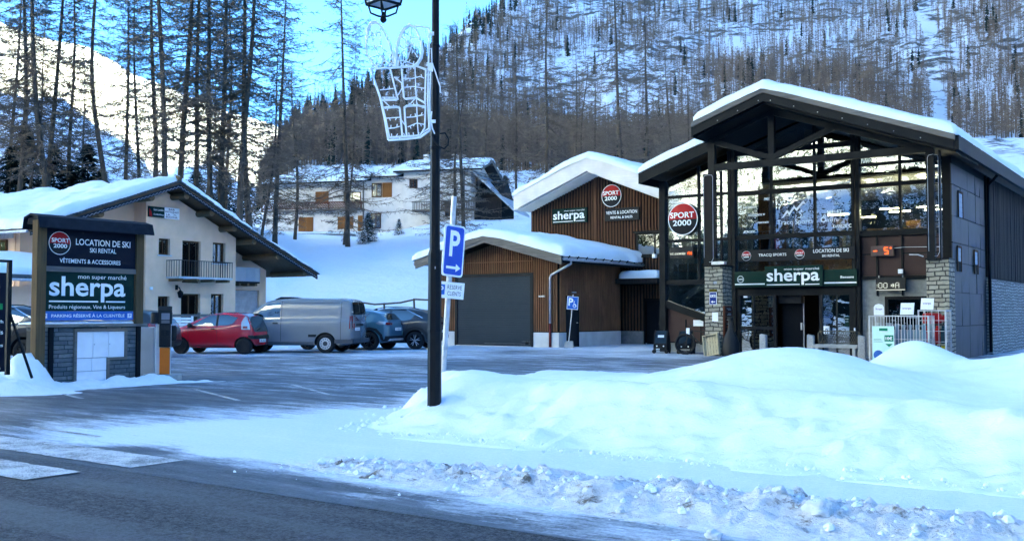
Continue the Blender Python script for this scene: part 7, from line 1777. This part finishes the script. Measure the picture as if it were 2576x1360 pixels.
larches = [(42, 80, 28, 0, 'straight larch at the left edge, thick trunk above the restaurant roof', 0, (0, 0), 1.0), (62, 84, 19, 5, 'thin crooked shorter larch just right of the leftmost trunk', 1, (0, .0), .9), (112, 82, 27, 2, 'slim larch left of the leaning thick larch near the left edge', 2, (0, .03), 1.0),
 (121, 78, 30, 1, 'thick larch leaning right above the left end of the restaurant roof', 3, (0, .075), 1.0), (200, 95, 18, 5, 'small thin larch in the gap between the left group and the crooked larch', 2.4, (0, 0), 1.0), (268, 79, 28, 5, 'crooked larch standing alone in front of the white mountain', 4, (0, -.05), 1.15), (350, 86, 21, 2, 'shorter larch with broken top left of the double trunk', 5, (0, -.02), 1.0),
 (385, 84, 30, 3, 'left trunk of the close pair above the restaurant ridge', .6, (0, .0), .9), (412, 78, 31, 0, 'thick bent larch right above the restaurant roof peak', 1.7, (0, -.085), 1.0), (448, 80, 32, 3, 'straight dark larch right of the bent thick larch', 2.2, (0, 0), 1.0), (487, 83, 30, 4, 'larch with a slight left lean right of the straight dark one', 3.1, (0, -.03), .9),
 (528, 80, 29, 1, 'larch with dense twigs left of centre of the left wood', 4.4, (0, .03), .95), (551, 82, 31, 0, 'thick trunk with a bushy dark crown in the middle of the wood', 5.3, (0, -.02), 1.0), (512, 90, 17, 5, 'thin low larch between two thick trunks of the wood', .2, (0, 0), 1.0), (566, 90, 22, 2, 'short larch hugging the bushy trunk on its right', 1.2, (0, 0), .9), (601, 79, 33, 3, 'tall straight larch left of the last thick pair', 2.8, (0, 0), .95),
 (628, 81, 31, 1, 'tall larch forming the right trunk of the last thick pair', 3.9, (0, .02), 1.1), (655, 88, 20, 5, 'thin larch in front of the low chalet roof', 1.0, (0, 0), 1.0), (690, 92, 25, 4, 'wide crowned larch at the left corner of the white chalet', 5.0, (0, .02), 1.15), (863, 104, 24, 5, 'thin stem twin beside the big larch in front of the chalet', .9, (0, 0), .7), (874, 102, 32, 4, 'big lone larch standing before the middle of the white chalet', 2.0, (0, .01), .95),
 (1096, 100, 20, 4, 'low branching larch right behind the lamp post', 4.0, (0, 0), 1.1), (1166, 98, 22, 4, 'slim larch in front of the right end of the chalet', 1.9, (0, 0), 1.2), (1140, 100, 17, 2, 'small larch between lamp post and the slim chalet larch', 3.3, (0, 0), 1.3),
 (1368, 150, 38, 1, 'tall larch on the slope above the garage building', .4, (0, 0), 1.0), (1432, 165, 28, 5, 'thin larch between the two tall ones above the wooden building', 1.3, (0, 0), 1.1), (1458, 170, 26, 2, 'slender larch just left of the thickest slope larch', 3.0, (0, 0), 1.1), (1566, 140, 38, 4, 'thickest larch above the ridge of the pale gable', 2.3, (0, 0), 1.0), (1618, 150, 34, 1, 'tall larch close to the left eave of the big shop', 5.5, (0, 0), 1.05),
 (1690, 165, 27, 0, 'bushy larch just above the left snowy eave of the shop', .8, (0, 0), 1.1), (1300, 175, 26, 3, 'larch on the slope right of the chalet roof', 4.1, (0, 0), 1.1), (1225, 170, 24, 0, 'larch right behind the chalet gable', 2.9, (0, 0), 1.2), (1495, 185, 24, 3, 'low larch behind the peak of the pale gable', 1.1, (0, 0), 1.2), (1740, 190, 26, 4, 'larch behind the left slope of the big shop roof', 2.6, (0, 0), 1.2),
 (-60, 82, 27, 1, 'larch just outside the left edge whose branches reach in', 1, (0, 0), 1.1), (10, 92, 24, 2, 'thin larch at the very left edge behind the thick trunk', 2, (0, 0), 1), (170, 88, 25, 3, 'larch between the leaning thick larch and the crooked one', 3.6, (0, .02), .9), (310, 92, 24, 1, 'larch with drooping twigs right of the crooked one', 4.9, (0, 0), 1.0), (740, 108, 20, 0, 'larch in front of the chalet roof left of the big lone larch', .5, (0, 0), 1.2)]
for px, d, H, v, lab, ro_, ln_, wd in larches: put_larch(px, d, H, v, lab, ro_, ln_, wd)
# ------------------------------------------------------------------ small dark conifers, some with snow
def conifer(seed, H=2.0, R_=.8, n=900, snow=False):
    rnd = random.Random(seed); mb = MB(); sn = MB()
    for i in range(n):
        t = rnd.random()**1.2; z = H*(.05+.95*t); rr_ = R_*(1-t)**.8*rnd.uniform(.35, 1); az = rnd.uniform(0, 6.283)
        p = Vector((rr_*cos(az), rr_*sin(az), z)); d = Vector((cos(az), sin(az), rnd.uniform(-.5, .25))).normalized(); L_ = H*rnd.uniform(.06, .13)
        s = d.cross(Vector((0, 0, 1))).normalized()*L_*.28
        k = len(mb.v); mb.v += [tuple(p-d*L_*.3+s), tuple(p-d*L_*.3-s), tuple(p+d*L_)]; mb.f.append([k, k+1, k+2]); mb.mi.append(0)
        if snow and rnd.random() < .12:
            q = p+d*L_*.3+Vector((0, 0, .02)); r_ = H*.035
            k = len(sn.v); sn.v += [tuple(q+Vector((r_*cos(a), r_*sin(a), 0))) for a in (0, 1.57, 3.14, 4.7)] + [tuple(q+Vector((0, 0, r_*.8)))]; sn.f += [[k, k+1, k+4], [k+1, k+2, k+4], [k+2, k+3, k+4], [k+3, k, k+4]]; sn.mi += [0]*4
    tk = MB().tube([(0, 0, -.2), (0, 0, H*.95)], [H*.025, .01], 6)
    return mb, tk, sn
def put_conifer(p, H, R_, seed, label, name='fir_tree', snow=True, n=900):
    mb, tk, sn = conifer(seed, H, R_, n, snow); T = empty(name, p, 0, label, 'tree' if H > 2.5 else 'shrub')
    tk.build('trunk', M['bark'], T, split=False); mb.build('foliage', M['needles'], T, split=False)
    if snow and sn.v: sn.build('snow', M['snow'], T, split=False)
    return T
def tz(px, d, dz=0): x = (px-1288)/2540*d; return Vector((x, d, terrain(x, d)+dz-.1))
put_conifer(tz(925, 108), 3.2, 1.2, 1, 'dark young fir with snow on it below the middle of the white chalet', n=1500)
put_conifer(tz(912, 106), 1.5, .9, 2, 'snowy shrub at the foot of the dark young fir', 'shrub')
put_conifer(tz(1003, 118), 2.0, .8, 3, 'small snow laden fir against the right chalet wall')
put_conifer(tz(985, 58), 1.3, .5, 4, 'tiny fir behind the fence between the teal and the dark car', n=400)
for i, (px, d, H, R_, lab) in enumerate(((55, 88, 7, 2.6, 'dark conifer behind the left end of the restaurant roof'), (20, 85, 5, 2.6, 'broad dark shrub at the left edge above the restaurant roof'), (130, 90, 5.5, 2.6, 'dark round conifer between the leaning larch and the left group'), (215, 88, 5.6, 2.6, 'pointed dark conifer above the middle of the restaurant snow roof'), (250, 86, 3.5, 2.2, 'low dark bush right of the pointed conifer'), (172, 92, 4.2, 2.2, 'low dark bush left of the pointed conifer'), (560, 96, 4.5, 2.2, 'dark bush under the bushy trunk right of the restaurant peak'), (620, 98, 4.0, 2.4, 'dark bush between the last thick pair of trunks'), (490, 96, 4.0, 2.2, 'dark bush right behind the restaurant ridge'))):
    put_conifer(tz(px, d), H, R_, 20+i, lab, 'conifer_tree', False, 1600)
for i, (px, d, H, R_, lab) in enumerate(((1240, 165, 5, 3.4, 'brown bare bush right of the chalet annex'), (1270, 172, 5, 3.6, 'brown bush on the slope left of the pale fascia'), (1330, 160, 4.5, 3.6, 'low brown bush above the garage snow roof'), (1400, 175, 5, 3.8, 'brown bush right behind the pale gable'))):
    mb, tk, sn = conifer(40+i, H, R_, 1500); T = empty('shrub', tz(px, d), 0, lab, 'shrub'); tk.build('stem', M['bark'], T, split=False); mb.build('foliage', M['twig'], T, split=False)
# ------------------------------------------------------------------ rail and wire fence on the snow behind the cars
f0 = tz(700, 56)
FN = empty('fence', (f0.x, 56, 0), 0, 'wooden rail and wire mesh fence at the foot of the snow slope behind the cars', 'fence')
fx = [(px-1288)/2540*57 - f0.x for px in (690, 745, 800, 860, 915, 970, 1045, 1110, 1160)]; hz_ = [1.4, 1.5, 1.75, 1.9, 2.0, 1.95, 2.2, 2.25, 2.3]
for i, (a, b) in enumerate(zip(fx, fx[1:])):
    m_ = ((a+b)/2, 1.0, (hz_[i]+hz_[i+1])/2-.06)
    MB().tube([(a, 1, hz_[i]), m_, (b, 1, hz_[i+1])], .055, 6).build('rail', M['wood_post'], FN)
for i, a in enumerate(fx): MB().tube([(a, 1, 0), (a-.08, 1, hz_[i]+.05)], .06, 6).build('post', M['wood_post'], FN)
mb = MB()
for k in range(90):
    x = fx[0]+(fx[-1]-fx[0])*k/90; mb.tube([(x, 1, .5), (x, 1, 1.6)], .004, 3, cap=False)
for z in (.6, .8, 1.0, 1.2, 1.4, 1.6): mb.tube([(fx[0], 1, z), (fx[-1], 1, z)], .004, 3)
mb.build('wire_mesh', M['galv'], FN, split=False)
# ------------------------------------------------------------------ the forest on the mountain
def small_larch(seed, fir=False, H=15.0, n=56):
    rnd = random.Random(seed); V = []; F = []
    for k in range(3): t = 2.09*k; V.append((.17*cos(t), .17*sin(t), -.8))
    V.append((rnd.uniform(-.3, .3), rnd.uniform(-.3, .3), H)); F += [(0, 1, 3), (1, 2, 3), (2, 0, 3)]
    n = n*2 if fir else n
    for i in range(n):
        t = (.03 if fir else .18)+(.80 if not fir else .95)*rnd.random(); z = t*H; L_ = (1-t)**.7*(2.5 if fir else 2.1)*rnd.uniform(.5, 1.1)+.25; az = rnd.uniform(0, 6.28)
        d = Vector((cos(az), sin(az), rnd.uniform(-.35, .35) if not fir else -.35)); q = Vector((0, 0, z)); e = q+d*L_; w_ = .10 if not fir else .5
        b = len(V); V += [tuple(q+Vector((0, 0, w_))), tuple(q-Vector((0, 0, w_))), tuple(e)]; F.append((b, b+1, b+2))
        if not fir:
            m_ = q+d*L_*.5; e2 = m_+Vector((rnd.uniform(-1, 1), rnd.uniform(-1, 1), rnd.uniform(-.9, .5)))*.75
            b = len(V); V += [tuple(m_+Vector((0, .06, .06))), tuple(m_-Vector((0, .06, .06))), tuple(e2)]; F.append((b, b+1, b+2))
    return V, F
SL = [small_larch(i) for i in range(7)]; SF = [small_larch(60+i, True) for i in range(3)]
rnd = random.Random(99); spots = []
tries = 0
while len(spots) < 13500 and tries < 90000:
    tries += 1
    a = atan2(rnd.uniform(-640, 1500), 2540); te = rnd.uniform(.02, .345); r = 126/(.45-te)
    if r < 205 or r > 1240: continue
    x, y = r*sin(a), r*cos(a); px = 1288+2540*tan(a)
    hr = hill_ridge(a)
    if te > hr-.004: continue
    dens = .55 + .9*NZ.noise(Vector((x*.011, y*.006, 3))) + .35*NZ.noise(Vector((x*.03, y*.02, 7)))
    dens += .5*(1-sst(1150, 1500, px)) + .35*sst(.22, .30, te)
    gul = abs(((px-2360)+(te-.2)*300)/26)           # the snow gully
    if gul < 1: dens -= 1.2*(1-gul)
    dens -= .38*(1-sst(.04, .15, te))
    if rnd.random() > dens: continue
    z = terrain(x, y)
    fir = rnd.random() < (.03 if px > 1250 else .05) or (te > hr-.03 and rnd.random() < .5 and px < 1300)
    spots.append((x, y, z, rnd.uniform(.65, 1.2)*(.8 if fir else 1), rnd.uniform(0, 6.28), fir, rnd.randrange(1000)))
spots.sort(key=lambda s: -(s[3]/hypot(s[0], s[1])))
near, rest = spots[:290], spots[290:]
import numpy as np
def merged(nm, lst):
    Vs, Fs, b = [], [], 0; cache = {}
    for x, y, z, s, ro_, (vs, fs) in lst:
        if id(vs) not in cache: cache[id(vs)] = (np.array(vs), np.array(fs))
        v, f = cache[id(vs)]; c, sn_ = cos(ro_)*s, sin(ro_)*s
        Vs.append(np.stack([x+v[:, 0]*c-v[:, 1]*sn_, y+v[:, 0]*sn_+v[:, 1]*c, z+v[:, 2]*s], 1)); Fs.append(f+b); b += len(v)
    V, F = np.concatenate(Vs).astype(np.float32), np.concatenate(Fs).astype(np.int32)
    me = bpy.data.meshes.new(nm); me.vertices.add(len(V)); me.vertices.foreach_set('co', V.ravel()); me.loops.add(F.size); me.loops.foreach_set('vertex_index', F.ravel())
    me.polygons.add(len(F)); me.polygons.foreach_set('loop_start', np.arange(0, F.size, 3, dtype=np.int32)); me.update(calc_edges=True); return me
mats_ = {}
for i, (V_l, F_l) in enumerate(SL+SF):
    me = bpy.data.meshes.new('far_tree'); me.from_pydata(V_l, [], F_l); me.materials.append(M['hilltwig'] if i < 7 else M['hillfir']); mats_[i] = me
for x, y, z, s, ro_, fir, k in near:
    o = bpy.data.objects.new('fir_tree' if fir else 'larch_tree', mats_[7+k % 3 if fir else k % 7]); COL.objects.link(o); o.location = (x, y, z); o.scale = (s, s, s); o.rotation_euler = (0, 0, ro_)
    if fir: tag(o, 'dark fir standing among the bare larches of the mountain slope', 'tree', 'dark firs on the mountain slope')
    else: tag(o, 'bare larch of the open wood on the snowy mountain slope', 'tree', 'bare larches on the mountain slope')
for nm, lst, mt in (('distant_forest', [s for s in rest if not s[5]], M['hilltwig']), ('distant_fir_forest', [s for s in rest if s[5]], M['hillfir'])):
    me = merged(nm, [(x, y, z, s, ro_, (SF[k % 3] if fir else SL[k % 7])) for x, y, z, s, ro_, fir, k in lst]); me.materials.append(mt)
    o = bpy.data.objects.new(nm, me); COL.objects.link(o); tag(o, kind='stuff')
# woods across the road, behind the camera (mirrored in the shop windows)
rnd = random.Random(17); lst = []
for i in range(2600):
    a = rnd.uniform(-2.75, -1.35); r = 300 + 300*rnd.random()**1.0; s = rnd.uniform(.8, 1.4)*(1.6 if r < 480 else .8)
    if i < 9: a = -2.013+rnd.uniform(-.06, .06); r = rnd.uniform(58, 80); s = rnd.uniform(.8, 1.2)
    x, y = r*sin(a), r*cos(a); lst.append((x, y, backm(x, y) if r > 300 else 0, s, i, SF[i % 3]))
me = merged('opposite_forest', lst); me.materials.append(M['hillfir']); o = bpy.data.objects.new('opposite_forest', me); COL.objects.link(o); tag(o, kind='stuff')
